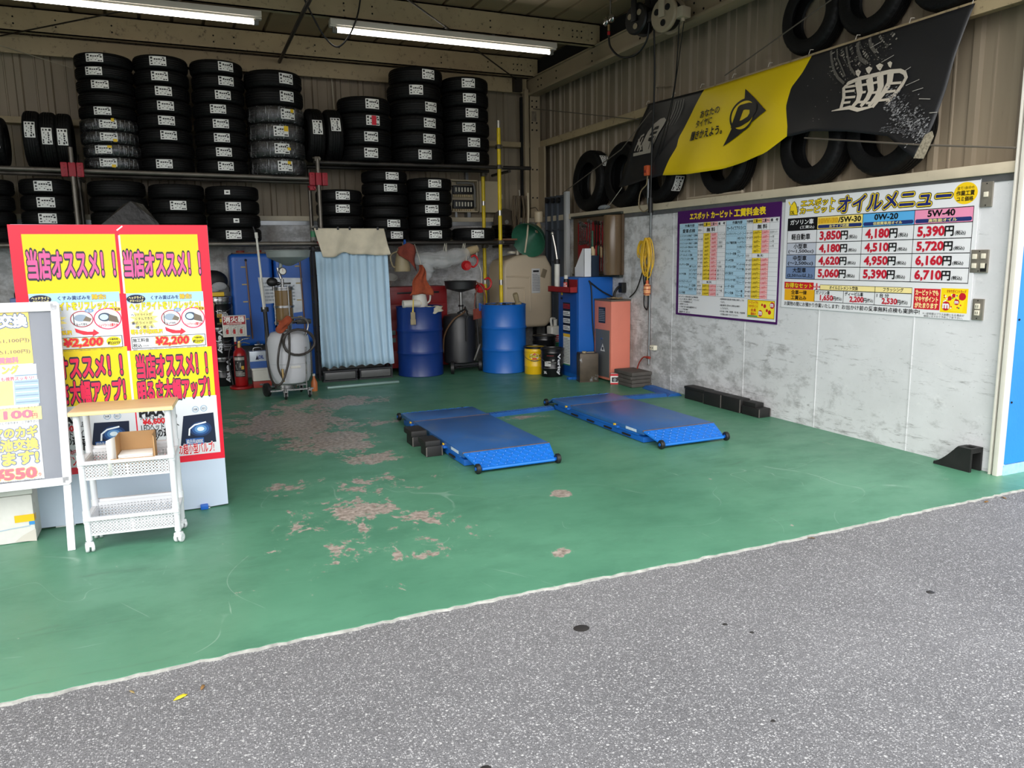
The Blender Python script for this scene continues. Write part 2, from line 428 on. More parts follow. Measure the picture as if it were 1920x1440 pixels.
# ------------------------------------------------------------------ the setting
b = MB(); b.box(-45, 45, -45, 14, -.25, -.014); ground = struct('ground', b, M_ASPH, 'grey asphalt forecourt with pale stones in front of the green floor', 'asphalt')
rnd = random.Random(3)
b = MB(); N = 420; xs = [-6.5+15*i/N for i in range(N+1)]
edge = [2.985+.012*math.sin(x*1.7)+rnd.uniform(-.007, .007) for x in xs]
b.prism([(x, y) for x, y in zip(xs, edge)]+[(8.5, 10.6), (-6.5, 10.6)], 'Z', -.2, 0)
floor = struct('floor', b, M_FLOOR, 'green painted concrete floor of the bay with worn patches', 'floor', 0)
b = MB(); top = [(x, y+.004) for x, y in zip(xs, edge)]; bot = [(x, y-.002-rnd.uniform(0, .009)-.005*math.sin(x*9)**2) for x, y in zip(xs, edge)]
b.prism(top+bot[::-1], 'Z', -.02, -.0035)
struct('trim_1', b, M_KERB, 'thin bare concrete edge between green floor and asphalt', 'floor edge', 0)
# tar spots lying in the asphalt
b = MB()
for (x, y), r in (((1.446, 2.599), .035), ((0.757,1.949), .018), ((3.025,2.220), .02), ((1.998,2.371), .012), ((2.050,2.269), .01), ((1.701,1.768), .009)):
    b.lathe([(0, -.0115), (r*.8, -.0118), (r, -.0138)], 14, (x, y, 0), sy=.85)
obj('tar_spot', b, mat('tar', (38, 36, 35), .6), ground)

def ribs(a, b0, face, lo, hi, pitch=.30, deep=.028):
    """trapezoid-ribbed sheet from a to b0 at face, as a 2D line for a prism"""
    P = []; u = a
    while u < b0:
        for k, d in ((0, 0), (.10, 0), (.106, .35), (.118, .35), (.124, 0), (.20, 0), (.216, 1), (.268, 1), (.284, 0)):
            P.append((u+k, face-d*deep))
        u += pitch
    return P
# right wall: painted concrete below, ribbed sheet above, cream sill between
b = MB(); b.box(5.04, 5.36, 3.315, 10.6, -.1, 1.985)
for yy in (4.0, 4.92, 5.84, 7.02): b.box(5.036, 5.05, yy-.004, yy+.004, 0, 1.95)
wall_r = struct('wall_right', b, M_CONC, 'whitish painted concrete wall of the bay carrying the price boards', 'wall')
b = MB(); P = ribs(3.3, 10.7, 5.295, 2, 4.4)
b.prism([(x, y) for y, x in P]+[(5.36, P[-1][0]), (5.36, P[0][0])], 'Z', 1.99, 4.3)
struct('wall_right', b, M_SIDING, 'beige ribbed metal sheet wall above the right sill, tyres against it', 'wall', 0)
b = MB(); b.box(5.012, 5.34, 3.315, 10.5, 1.992, 2.065, .006); b.slot(1); b.box(5.034, 5.05, 3.315, 10.5, 1.945, 1.991)
struct('trim_2', b, [M_SILL, M_ZINC], 'cream sill with stained edge on top of the right concrete wall', 'sill')
# back wall
b = MB(); b.box(-6.4, 5.05, 10.46, 10.7, -.1, 2.0); wall_b = struct('wall_back', b, M_CONC, 'grey concrete wall at the back behind the tyre rack', 'wall')
b = MB(); P = ribs(-6.4, 5.3, 10.60, 2, 4.4); b.prism(P+[(P[-1][0], 10.68), (P[0][0], 10.68)], 'Z', 1.99, 4.3)
struct('wall_back', b, M_SIDING, 'beige ribbed metal sheet wall behind the tyre rack', 'wall', 0)
b = MB(); b.box(-6.4, 5.02, 10.42, 10.62, 2.004, 2.065, .005); b.slot(1).box(-6.4, 5.02, 10.44, 10.47, 1.95, 2.003)
struct('trim_3', b, [M_SILL, M_ZINC], 'cream sill along the top of the back concrete wall', 'sill')
b = MB(); b.box(-6.5, -6.35, 3.2, 10.6, -.1, 4.3); struct('wall_left', b, M_SIDING, 'beige sheet wall closing the neighbouring bays', 'wall')
# girts
b = MB(); b.box(5.10, 5.262, 3.4, 10.5, 3.088, 3.155, .004); b.box(5.094, 5.108, 3.38, 10.48, 3.06, 3.15)
struct('wall_girt', b, M_STEEL, 'cream horizontal rail on the right wall above the banner', 'wall rail')
b = MB(); b.box(-6.3, 5.0, 10.42, 10.57, 3.06, 3.13, .004)
struct('wall_girt', b, M_STEEL, 'cream horizontal rail on the back wall behind the tyres', 'wall rail')
# corner column
b = MB(); b.box(4.84, 4.905, 10.36, 10.45, 2.066, 3.85, .003); b.box(4.935, 5.09, 10.38, 10.40, 2.066, 3.78); b.box(5.06, 5.09, 10.2, 10.40, 2.066, 3.06); b.slot(1)
for zz in (2.35, 2.75, 3.3, 3.4, 3.62, 3.7):
    for xx in (4.965, 5.035): b.cyl((xx, 10.381, zz), (xx, 10.372, zz), .012, seg=8)
b.slot(2).box(4.955, 5.03, 10.374, 10.381, 3.42, 3.56)
b.slot(1).box(4.80, 4.832, 10.41, 10.45, 2.07, 3.75)
struct('column', b, [M_RAFTER, M_HOLE, mat('faded_notice', (120, 108, 92), .7, 0, .3, 30)], 'cream steel column in the back right corner', 'column')
# rafter along the right wall
b = MB(); b.box(4.93, 4.945, 3.1, 10.6, 3.77, 4.0); b.box(4.90, 5.06, 3.1, 10.6, 3.985, 4.0, .003); b.box(4.90, 5.06, 3.1, 10.6, 3.765, 3.785, .003); b.box(4.893, 4.903, 3.1, 10.6, 3.765, 3.80); b.slot(1)
for yy in (10.1, 10.0, 9.55, 8.6, 7.55, 6.6, 6.45, 6.2): 
    for zz in (3.84, 3.93): b.cyl((4.931, yy, zz), (4.924, yy, zz), .011, seg=8)
struct('roof_beam', b, [M_RAFTER, M_HOLE], 'cream roof beam running front to back along the right wall', 'beam')
b = MB(); b.box(5.0, 5.28, 3.1, 10.6, 4.02, 4.22); struct('trim_4', b, M_GAP, 'dark gap above the right roof beam', 'eaves gap')  # solid near-black box: the shade of the gap is put into its colour
# purlins
def purlin(y, label, stains):
    b = MB(); b.box(-6.3, 4.97, y, y+.012, 3.985, 4.235); b.box(-6.3, 4.97, y, y+.085, 3.985, 3.997); b.box(-6.3, 4.97, y, y+.085, 4.222, 4.235); b.box(-6.3, 4.97, y+.078, y+.085, 3.985, 4.02)
    b.slot(1); rr = random.Random(int(y*10))
    for xx in [4.86, 4.72, 4.66, 4.60, 4.42, 4.22, 3.55, 2.2, 1.9, .95, .72, -.35, -.9, -1.3]:
        for zz in (4.06, 4.13): b.cyl((xx, y+.001, zz), (xx, y-.004, zz), .0095, seg=8)
    return struct('roof_beam', b, [M_STEEL, M_HOLE], label, 'beam')
purlin(8.49, 'rust-spotted cream roof beam above the fluorescent lamps', 0)
purlin(10.2, 'rust-spotted cream roof beam over the tyre rack', 1)
b = MB(); b.box(-6.3, 4.9, 10.42, 10.56, 3.86, 4.0); b.box(-6.3, 4.9, 10.40, 10.43, 3.80, 3.87); struct('trim_5', b, M_STEEL, 'cream channel along the top of the back wall', 'eaves channel')
# roof deck
b = MB(); P = []; x = -6.5
while x < 5.4:
    P += [(x, 4.245), (x+.30, 4.245), (x+.305, 4.275), (x+.335, 4.275), (x+.34, 4.245)]; x += .34
b.prism(P+[(P[-1][0], 4.33), (P[0][0], 4.33)], 'Y', 3.0, 10.75); struct('ceiling', b, M_DECK, 'tan ribbed metal roof deck over the bay', 'ceiling', 0)
# front header above the opening
b = MB(); b.box(-6.5, 5.4, 2.98, 3.08, 3.72, 4.4); struct('trim_6', b, M_WHITE, 'white fascia above the bay opening', 'fascia')
# shutter guide and outer blue wall
b = MB(); b.box(4.99, 5.035, 3.297, 3.313, 0, 3.95, .002); b.box(4.985, 5.06, 3.245, 3.279, 0, 3.95, .003); b.slot(1).box(5.012, 5.06, 3.279, 3.298, 0, 3.95)
struct('trim_7', b, [mat('cream_guide', (222, 218, 206), .45, 0, .04, 8), M_GAP], 'cream shutter guide rail at the front end of the right wall', 'shutter rail')
b = MB(); b.box(5.045, 8.5, 3.243, 3.276, .075, 4.4); b.slot(1).box(5.04, 8.5, 3.240, 3.276, -.05, .07)
for zz in (.5, 1.05, 1.6): b.slot(2).cyl((5.062, 3.244, zz), (5.062, 3.237, zz), .007, seg=8)
struct('wall_front', b, [M_BLUEWALL, M_PALEBLUE, M_HOLE], 'bright blue outer wall beside the bay opening', 'wall')
# ------------------------------------------------------------------ roof fittings
M_TUBE = mat('lit_tube', (255, 250, 238), .3, emit=5)
M_LAMP = mat('lamp_housing', (214, 206, 192), .4, 0, .04, 8)
M_CAP = mat('grey_cap', (120, 118, 112), .5)
M_BLACK = mat('black_plastic', (18, 18, 19), .45, bump=.05, bs=200)
M_CABLE = mat('black_cable', (14, 14, 15), .5)
M_ROPE = mat('grey_rope', (96, 88, 78), .8)
def lamp(label, x0, x1, y, z):
    t = thing('fluorescent_lamp', label, 'lamp', ((x0+x1)/2, y, z), 0, 'fluorescent tube lamps under the roof')
    L = (x1-x0)/2
    b = MB(); b.box(-L, L, -.055, .055, .045, .105, .006); b.box(-L, L, -.03, .03, .03, .05); obj('housing', b, M_LAMP, t)
    b = MB(); b.tube([(-L+.05, 0, 0), (L-.05, 0, 0)], .019, 14); obj('lamp_tube', b, M_TUBE, t)
    for s in (-1, 1):
        b = MB(); b.box(s*(L-.04)-.012, s*(L-.04)+.012, -.02, .02, -.022, .05, .004); b.cyl((s*(L-.04), 0, 0), (s*(L-.075), 0, 0), .028, seg=14); obj('lamp_socket', b, M_CAP, t)
    for k in (-.5, .4): b = MB(); b.box(L*k-.02, L*k+.02, -.02, .02, .10, .125); obj('bracket', b, M_CAP, t)
lamp('lit fluorescent lamp near the right roof beam', 1.74, 4.36, 8.475, 3.85)
lamp('lit fluorescent lamp above the tallest tyre stack', -1.53, 1.07, 8.53, 3.86)
b = MB(); b.tube([(4.731, 10.36, 3.96), (3.699, 9.186, 3.965), (3.113, 8.52, 3.97), (1.6, 6.8, 3.97)], .009, 6); b.cyl((3.25, 8.68, 3.968), (2.95, 8.34, 3.97), .016, seg=8); b.box(4.66, 4.78, 10.3, 10.38, 3.8, 3.99)
solo('brace_rod', b, mat('dark_rod', (52, 46, 40), .5, .5), 'thin dark tie rod with turnbuckle crossing near the corner column', 'tie rod')
b = MB(); b.tube([(-1.461, 10.41, 3.97), (-.371, 9.2, 3.97), (.6, 8.1, 3.97)], .008, 6); solo('brace_rod', b, MATS['dark_rod'], 'thin dark tie rod at upper left under the deck', 'tie rod')
b = MB(); b.tube([(1.44, 6.6, 3.955), (1.46, 8.6, 3.955), (1.49, 10.4, 3.945)], .022, 8); solo('pipe', b, mat('dark_pipe', (58, 52, 47), .5, .3), 'dark pipe running under the beams toward the wrapped six-tyre stack', 'pipe')
P = smooth_path([(x, 8.40, z) for x, z in [(1.463,4.147),(1.553,3.955),(1.666,3.762),(1.792,3.670),(1.919,3.786),(2.018,3.994),(2.067,4.217)]]); b = MB(); b.tube([(P[0].x, 8.4, 4.2)]+P+[(P[-1].x, 8.4, 4.2)], .009, 6)
solo('cable', b, M_CABLE, 'black cable hanging in a loop between the two lamps', 'cable')
b = MB(); b.tube([(x, 10.38, z) for x, z in [(-1.469,3.863),(-0.798,3.680)]], .004, 5); solo('wire', b, mat('pale_wire', (170, 160, 140), .6), 'thin wire tied across the upper left of the back wall', 'wire')

# hose reels hung from the right roof beam
def reel(label, loc, r, m, m2):
    t = thing('hose_reel', label, 'hose reel', loc, math.radians(12), None)
    b = MB(); b.lathe([(0, -.085), (r*.9, -.085), (r, -.07), (r, -.05), (r*.8, -.05), (r*.8, .05), (r, .05), (r, .07), (r*.9, .085), (0, .085)], 32, axis='X'); obj('drum', b, m, t)
    b = MB(); b.box(-.11, -.092, -.035, .035, -.03, r+.10, .004); b.box(.092, .11, -.035, .035, -.03, r+.10, .004); b.box(-.11, .24, -.04, .04, r+.08, r+.10); obj('bracket', b, m2, t)
    b = MB(); b.box(-.06, .06, -r-.07, -r+.05, -.07, .03, .012); b.cyl((0, -r-.02, -.1), (0, -r-.02, -.04), .022, seg=12); obj('hose_guide', b, m2, t)
    b = MB(); b.lathe([(r*.62, -.04), (r*.82, -.042), (r*.9, 0), (r*.82, .042), (r*.62, .04)], 28, axis='X'); obj('hose', b, M_CABLE, t)
    for k in range(3):
        b = MB(); a = 2*PI*k/3+.4; b.cyl((-.087, r*.5*math.cos(a), r*.5*math.sin(a)), (-.093, r*.5*math.cos(a), r*.5*math.sin(a)), r*.19, seg=12)
        obj('side_hole', b, MATS['cream_beam'] if m is M_BLACK else M_HOLE, t)
    return t
reel('black hose reel hanging at the roof beam, cable loop below', (4.68, 7.16, 3.90), .155, M_BLACK, M_BLACK)
reel('beige cord reel hanging at the roof beam behind the black reel', (4.70, 6.70, 3.82), .165, mat('beige_reel', (160, 146, 122), .5, 0, .06, 6), mat('beige_reel_frame', (176, 164, 142), .5))
t = thing('air_regulator', 'small chrome air regulator with red coupling hanging from the roof', 'regulator', (4.55, 7.55, 3.98))
b = MB(); b.ball((0, -.03, .02), (.03, .05, .045)); b.ball((0, .09, .02), (.03, .05, .05)); b.cyl((0, 0, .0), (0, 0, .26), .012, seg=8); obj('body', b, mat('chrome', (190, 190, 190), .15, 1), t)
b = MB(); b.cyl((0, .03, -.03), (0, .03, -.09), .014, seg=10); obj('fitting', b, mat('brass', (190, 160, 110), .35, .8), t)
b = MB(); b.cyl((0, .03, -.10), (0, .03, -.135), .016, seg=10); obj('coupling', b, mat('red_plastic', (190, 24, 30), .4), t)
b = MB(); b.tube(smooth_path([(4.55, 7.58, 3.85), (4.56, 7.56, 3.72), (4.62, 7.45, 3.60), (4.68, 7.25, 3.58), (4.70, 7.08, 3.68), (4.69, 7.02, 3.84)]), .011, 8)
solo('air_hose', b, M_CABLE, 'black air hose looping below the black hose reel', 'hose')
b = MB(); b.tube(smooth_path([(4.72, 6.98, 3.82), (4.82, 7.10, 3.3), (4.88, 7.22, 2.7), (4.90, 7.26, 2.04)]), .010, 8)
h = solo('hanging_hose', b, M_CABLE, 'black hose hanging from the black reel down past the banner', 'hose')
b = MB(); b.cyl((4.90, 7.26, 2.12), (4.90, 7.26, 1.96), .026, seg=14); obj('hose_end', b, M_CABLE, h)
b = MB(); b.tube(smooth_path([(4.72, 6.55, 3.72), (4.86, 6.80, 3.2), (4.92, 7.08, 2.75), (4.93, 7.30, 2.42)]), .006, 6); b.tube(smooth_path([(4.74, 6.5, 3.72), (4.90, 6.9, 3.0), (4.94, 7.12, 2.62), (4.93, 7.30, 2.40)]), .005, 6)
solo('cord', b, M_CABLE, 'thin black cord pair hanging from the beige reel', 'cord')
t = thing('pendant_plug', 'orange work-light plug hanging in front of the banner', 'plug', (4.90, 7.325, 2.42))
b = MB(); b.box(-.03, .03, -.035, .035, -.06, .05, .012); obj('body', b, mat('orange_plastic', (206, 92, 50), .45, 0, .1, 20), t)
b = MB(); b.box(-.034, .034, -.02, .02, -.03, .0, .004); obj('socket', b, mat('dull_red', (150, 50, 40), .5), t)
b = MB(); b.tube(smooth_path([(0, 0, -.06), (0, .02, -.15), (0, .13, -.22), (.01, .18, -.36), (.0, .08, -.44), (0, -.02, -.42)]), .007, 6); obj('cable', b, mat('tan_cable', (140, 124, 96), .6), t)

# ------------------------------------------------------------------ tyres
def rubber():
    t = NT('tyre_rubber'); o = t.map(); x, y, z = t.xyz()
    at = t.math('ARCTAN2', y, x); w = t.math('SINE', t.math('ADD', t.math('MULTIPLY', at, 62), t.math('MULTIPLY', z, 30)))
    c = t.mix(t.rng(t.noise(o, 9, 6), .3, .7), (6, 6, 7), (13, 13, 14))
    return t.done(c, .6, t.math('ADD', t.math('MULTIPLY', w, .25), t.noise(o, 120, 2)), .25, .004, .3)
M_RUBBER = rubber()
M_STICK = mat('sticker_paper', (236, 236, 232), .4, spec=.4); M_STICKINK = mat('sticker_print', (26, 26, 28), .5)
M_YEL = mat('yellow_tag', (240, 200, 20), .5); M_REDTAG = mat('red_tag', (214, 20, 50), .5)
def film():
    m, n, l, b = nodes('stretch_film'); out = n['Material Output']
    g = n.new('ShaderNodeBsdfGlossy'); g.inputs['Roughness'].default_value = .3; g.inputs['Color'].default_value = (.85, .87, .9, 1)
    d = n.new('ShaderNodeBsdfDiffuse'); d.inputs['Color'].default_value = (.42, .42, .43, 1)
    tr = n.new('ShaderNodeBsdfTransparent'); tr.inputs['Color'].default_value = (.9, .9, .9, 1)
    t = n.new('ShaderNodeTexCoord'); p = n.new('ShaderNodeMapping'); l.new(t.outputs['Object'], p.inputs[0]); p.inputs['Scale'].default_value = (1, 1, .10)
    z = n.new('ShaderNodeTexNoise'); z.inputs['Scale'].default_value = 46; z.inputs['Detail'].default_value = 5; z.inputs['Distortion'].default_value = .8; l.new(p.outputs[0], z.inputs[0])
    u = n.new('ShaderNodeBump'); u.inputs['Strength'].default_value = 1; u.inputs['Distance'].default_value = .02; l.new(z.outputs[0], u.inputs['Height']); l.new(u.outputs[0], g.inputs['Normal'])
    r = n.new('ShaderNodeMapRange'); l.new(z.outputs[0], r.inputs[0]); r.inputs[1].default_value = .55; r.inputs[2].default_value = .66; r.inputs[3].default_value = .0; r.inputs[4].default_value = .42  # upright grey streaks: highlights on the film painted in as diffuse colour
    x1 = n.new('ShaderNodeMixShader'); l.new(r.outputs[0], x1.inputs[0]); l.new(tr.outputs[0], x1.inputs[1]); l.new(d.outputs[0], x1.inputs[2])
    x2 = n.new('ShaderNodeMixShader'); x2.inputs[0].default_value = .13; l.new(x1.outputs[0], x2.inputs[1]); l.new(g.outputs[0], x2.inputs[2])
    l.new(x2.outputs[0], out.inputs[0]); return m
M_FILM = film()
_tm = {}
def tire_mesh(R, w, seg=96):
    """tyre lying on its side, base at z = 0, axis Z"""
    key = (round(R, 3), round(w, 3))
    if key in _tm: return _tm[key]
    ri = R*.60; h = w
    # outer profile from bottom bead over tread to top bead, then inner liner back
    side = [(ri, .10), (ri+.012, .055), (ri+.03, .035), (R-.060, .0), (R-.032, .022), (R-.015, .075), (R-.005, .15)]
    gro = []
    for k, g in enumerate((.29, .43, .57, .71)):
        gro += [(R+.001, g-.022), (R-.009, g-.018), (R-.009, g+.018), (R+.001, g+.022)]
    prof = side+[(R-.001, .22)]+gro+[(R-.001, .78)]+[(r, 1-z) for r, z in side[::-1]]
    prof += [(ri+.012, .80), (R-.03, .72), (R-.022, .5), (R-.03, .28), (ri+.012, .20)]
    prof = [(r, z*h if z >= 0 else 0) for r, z in prof]
    n = len(prof); b = MB(); v = []
    for i in range(seg):
        a = 2*PI*i/seg; nt = i % 3 == 0
        for k, (r, z) in enumerate(prof):
            if nt and (k in (6, 7) or k in (24, 25)): r -= .007
            v.append((r*math.cos(a), r*math.sin(a), z))
    f = []
    for i in range(seg):
        j = (i+1) % seg
        for k in range(n): f.append((i*n+k, j*n+k, j*n+(k+1) % n, i*n+(k+1) % n))
    b.add(v, f); _tm[key] = b.mesh('tire', M_RUBBER, 32); return _tm[key]
_sm = {}
def sticker_mesh(R, w, kind='label'):
    """curved paper label on the tread, centred on local +X"""
    key = (round(R, 3), round(w, 3), kind)
    if key in _sm: return _sm[key]
    W, H = {'label': (.17, min(.115, w*.62)), 'small': (.062, .05)}[kind]
    fn = lambda u, v, n: ((R+.004+n)*math.cos(u/R), (R+.004+n)*math.sin(u/R), w/2+v)
    p = Print(fn, .0006)
    p.rect((-W/2, -H/2), (W/2, H/2), M_STICK, 1, 6)
    if kind == 'label':
        r = random.Random(int(R*1000))
        for i in range(4):
            u = -W*.22+i*W*.13; p.rect((u, H*.10), (u+W*.10, H*.10+H*r.uniform(.1, .2)), M_STICKINK, 2)
        for (u0, v0, u1, v1) in ((-.44, .2, -.30, .42), (.32, .02, .44, .2), (-.42, -.12, -.32, .06), (-.2, -.3, .12, -.22), (-.42, -.38, -.3, -.26), (.2, -.42, .44, -.3), (-.36, .3, .2, .34), (.26, .28, .4, .4), (-.1, -.1, .2, -.05)):
            p.rect((u0*W, v0*H), (u1*W, v1*H), M_STICKINK, 2)
    else: p.rect((-W*.2, -H*.15), (W*.25, H*.15), M_STICKINK, 2)
    o = p.build('sticker'); _sm[key] = o.data; bpy.data.objects.remove(o); return _sm[key]
def wrap_mesh(R, w):
    key = ('w', round(R, 3), round(w, 3))
    if key not in _sm:
        b = MB(); prof = [(R-.05, .0), (R-.012, .03), (R+.006, .14), (R+.009, .5), (R+.006, .86), (R-.012, .97), (R-.05, 1.0)]
        b.lathe([(r, min(max(z, .01), .99)*w) for r, z in prof], 72); _sm[key] = b.mesh('film_wrap', M_FILM, 60)
    return _sm[key]
def tire(label, R, w, loc, group, ang=None, kind='label', wrapped=False, extra=None, rot=None, dz=0):
    o = bpy.data.objects.new('tire', tire_mesh(R, w)); COL.objects.link(o); o.location = loc
    if rot: o.rotation_euler = rot
    tag(o, label, 'tire', group)
    if ang is not None:
        s = bpy.data.objects.new('sticker', sticker_mesh(R+(.005 if wrapped else 0), w, kind)); COL.objects.link(s); s.parent = o; s.rotation_euler = (0, 0, ang); s['label'] = 'white paper label' if kind == 'label' else 'small white price tag'
    if wrapped:
        s = bpy.data.objects.new('film_wrap', wrap_mesh(R, w)); COL.objects.link(s); s.parent = o; s['label'] = 'clear stretch film'
    if extra is not None:
        off, m, dzz, W, H, nm = extra; RR = R+.0065+(.005 if wrapped else 0)
        p = Print(lambda u, v, n: ((RR+n)*math.cos(ang+off+u/RR), (RR+n)*math.sin(ang+off+u/RR), w/2+dzz+v), .0006)
        p.rect((-W/2, -H/2), (W/2, H/2), m, 1, 3); p.build(nm, o)
    return o
NTH = ['topmost', 'second from top', 'third from top', 'fourth from top', 'fifth from top', 'sixth from top', 'seventh from top', 'eighth from top', 'ninth from top']
def stack(cx, zb, zt, n, R, stickers, where, group, Y=9.96, wraps=0, extras={}, small=(), offs=None):
    """n tyres piled from zb to zt at x = cx; stickers lists the sideways offset of each label as a share of the radius, top first"""
    h = (zt-zb)/n; face = math.atan2(-Y, -cx)
    rr = random.Random(int(cx*100))
    for i in range(n):
        s = stickers[i]; z = zt-(i+1)*h
        dx, dy = (offs[i] if offs and i in offs else (rr.uniform(-.008, .008), rr.uniform(-.008, .008)))
        w = i >= n-wraps
        what = 'film-wrapped tyre' if w else 'black tyre'
        tire('%s %s of %s' % (what, NTH[i] if n > 1 else 'lying', where), R+rr.uniform(-.003, .003)*0, h-.001, (cx+dx, Y+dy, z), group,
             None if s is None else face+math.asin(max(-.95, min(.95, s))), 'small' if i in small else 'label', w, extras.get(i))
UP = 'tyres on the upper rack'; LO = 'tyres on the lower rack'

zl = lambda x: 2.494-.0072*(x+1.6); zr = lambda x: 2.664+.0075*(x-1.8)
stack(-.452, zl(-.45)+.026, 3.727, 9, .288, [-.29, -.36, -.19, None, -.18, -.04, -.04, -.31, -.18], 'the nine-tyre stack on the upper rack', UP, wraps=4,
      extras={5: (.16, M_YEL, .045, .03, .035, 'yellow_tag'), 6: (.20, M_YEL, -.035, .04, .03, 'yellow_tag'), 7: (.22, M_YEL, .03, .045, .025, 'yellow_tag'), 8: (.18, M_YEL, -.035, .04, .03, 'yellow_tag')})
stack(.118, zl(.12)+.026, 3.755, 8, .285, [-.08, -.06, .05, .05, .08, .12, None, -.13], 'the upper eight-tyre stack beside the nine-tyre stack', UP)
stack(.711, zl(.71)+.026, 3.755, 8, .288, [.37, .31, .19, -.03, .03, .03, .09, .12], 'the upper eight-tyre stack beside the film-wrapped six-tyre stack', UP)
stack(1.336, zl(1.33)+.026, 3.687, 6, .330, [.46, .44, .44, .17, .19, .25], 'the six-tyre upper stack right behind the extractor', UP, wraps=4,
      extras={2: (.15, M_YEL, .04, .04, .04, 'yellow_tag'), 3: (.17, M_YEL, .03, .05, .06, 'yellow_tag'), 4: (.24, M_YEL, .0, .04, .03, 'yellow_tag'), 5: (.14, M_YEL, .04, .04, .035, 'yellow_tag')})
stack(2.418, zr(2.4)+.026, 3.467, 4, .328, [.33, .33, .24, .23], 'the four-tyre upper stack above the curtain', UP, extras={1: (.03, M_REDTAG, 0, .06, .11, 'red_tag')})
stack(3.110, zr(3.1)+.026, 3.862, 6, .342, [.48, .1, .56, .5, .46, .26], 'the six-tyre upper stack above the dark blue drum', UP, offs={0: (.0, 0), 1: (-.03, 0)})
stack(3.780, zr(3.8)+.026, 3.80, 6, .314, [.19, .22, .32, .15, .36, .32], 'the six-tyre upper stack beside the yellow pole', UP)
ZL = 1.726
stack(-1.70, ZL, 2.390, 4, .262, [None]*4, 'the lower-rack stack cut off by the left picture edge', LO)
stack(-1.128, ZL, 2.404, 4, .262, [-.13, -.1, -.06, None], 'the lower-rack stack left of the first grey post', LO)
stack(-.436, ZL, 2.397, 4, .295, [None]*4, 'the unlabelled lower-rack stack right of the first grey post', LO)
stack(.176, ZL, 2.376, 4, .300, [None, .04, None, None], 'the lower-rack stack with a single white label', LO)
stack(.790, ZL, 2.368, 4, .300, [-.17, .01, .08, -.06], 'the lower-rack stack next to the thin white wand', LO, small=(0, 2))
stack(2.055, ZL, 2.355, 4, .285, [.18, .15, None, None], 'the lower-rack stack right above the curtain valance', LO)
stack(2.646, ZL, 2.600, 6, .290, [.36, .27, None, None, .35, .45], 'the six-tyre lower-rack stack', LO)
stack(3.245, ZL, 2.526, 5, .297, [.27, .16, .12, .17, .25], 'the five-tyre lower-rack stack beside the breaker box', LO)
stack(3.860, ZL, 1.896, 1, .295, [.2], 'alone on the lower rack under the breaker box', LO)
# tyres standing on edge on the upper rack, tread to the front
def upright(label, x, z, R, w, zrot, sz, lean=0):
    o = tire(label, R, w, (x-w/2, 9.96, z+R), 'tyres standing on edge on the upper rack', None, rot=(0, PI/2, 0))
    a = math.atan2(-1, sz)      # local frame: +X is down after the turn, so the label goes round to the front
    s = bpy.data.objects.new('sticker', sticker_mesh(R, w)); COL.objects.link(s); s.parent = o; s.rotation_euler = (0, 0, a); s['label'] = 'white paper label'
(xa, _), (xb, _), (xc, _), (xd, _), (xe, _) = [(-1.193,2.775),(-1.041,2.782),(-0.898,2.783),(1.760,3.001),(1.984,3.012)]
upright('black tyre on edge, first of three standing beside the nine-tyre stack', xa, zl(xa)+.026, .300, .158, 0, -.25)
upright('black tyre on edge, middle one of three standing beside the nine-tyre stack', xb, zl(xb)+.026, .298, .155, 0, -.05)
upright('black tyre on edge touching the nine-tyre stack', xc, zl(xc)+.026, .296, .155, 0, -.05)
upright('black tyre on edge, cut off by the left picture edge', xa-.34, zl(xa)+.026, .26, .18, 0, 0)
upright('black tyre on edge touching the film-wrapped six-tyre stack', xd+.02, zr(xd)+.026, .315, .20, 0, -.2)
upright('black tyre on edge touching the four-tyre stack', xe+.015, zr(xe)+.026, .315, .20, 0, -.35)
# tyres standing on the right wall, flat to the sheet
def wall_tire(label, y, z, R, w, x=5.155, lean=.05, ang=None):
    o = tire(label, R, w, (x-w/2, y, z+R*math.cos(lean)+.01), 'used tyres stored on the right wall', None, rot=(0, PI/2+lean, 0))
    if ang is not None:
        s = bpy.data.objects.new('sticker', sticker_mesh(R, w)); COL.objects.link(s); s.parent = o; s.rotation_euler = (0, 0, ang)
    return o
wall_tire('worn tyre on the right sill, standing nearest the corner column', 8.97, 2.066, .385, .205, 5.15, .03, -2.2)
wall_tire('worn tyre on the right sill half behind the banner\'s far end', 8.15, 2.066, .385, .205, 5.15, .03)
wall_tire('worn tyre on the sill below the banner\'s small white figure', 7.41, 2.066, .345, .20, 5.15, .03, -1.1)
wall_tire('worn tyre on the sill below the yellow part of the banner', 6.30, 2.066, .345, .20, 5.15, .03)
wall_tire('worn tyre on the sill above the gap between the two price boards', 5.15, 2.066, .352, .21, 5.15, .03)
wall_tire('worn tyre on the sill under the banner\'s loose tag corner', 4.41, 2.066, .352, .21, 5.15, .03)
wall_tire('tyre on the upper wall rail above the yellow part of the banner', 5.28, 3.156, .315, .17, 5.185, .03)
wall_tire('tyre on the upper wall rail above the white paw drawing', 4.655, 3.156, .312, .17, 5.185, .03)
wall_tire('tyre on the upper wall rail nearest the bay opening', 4.0, 3.156, .312, .17, 5.185, .03)

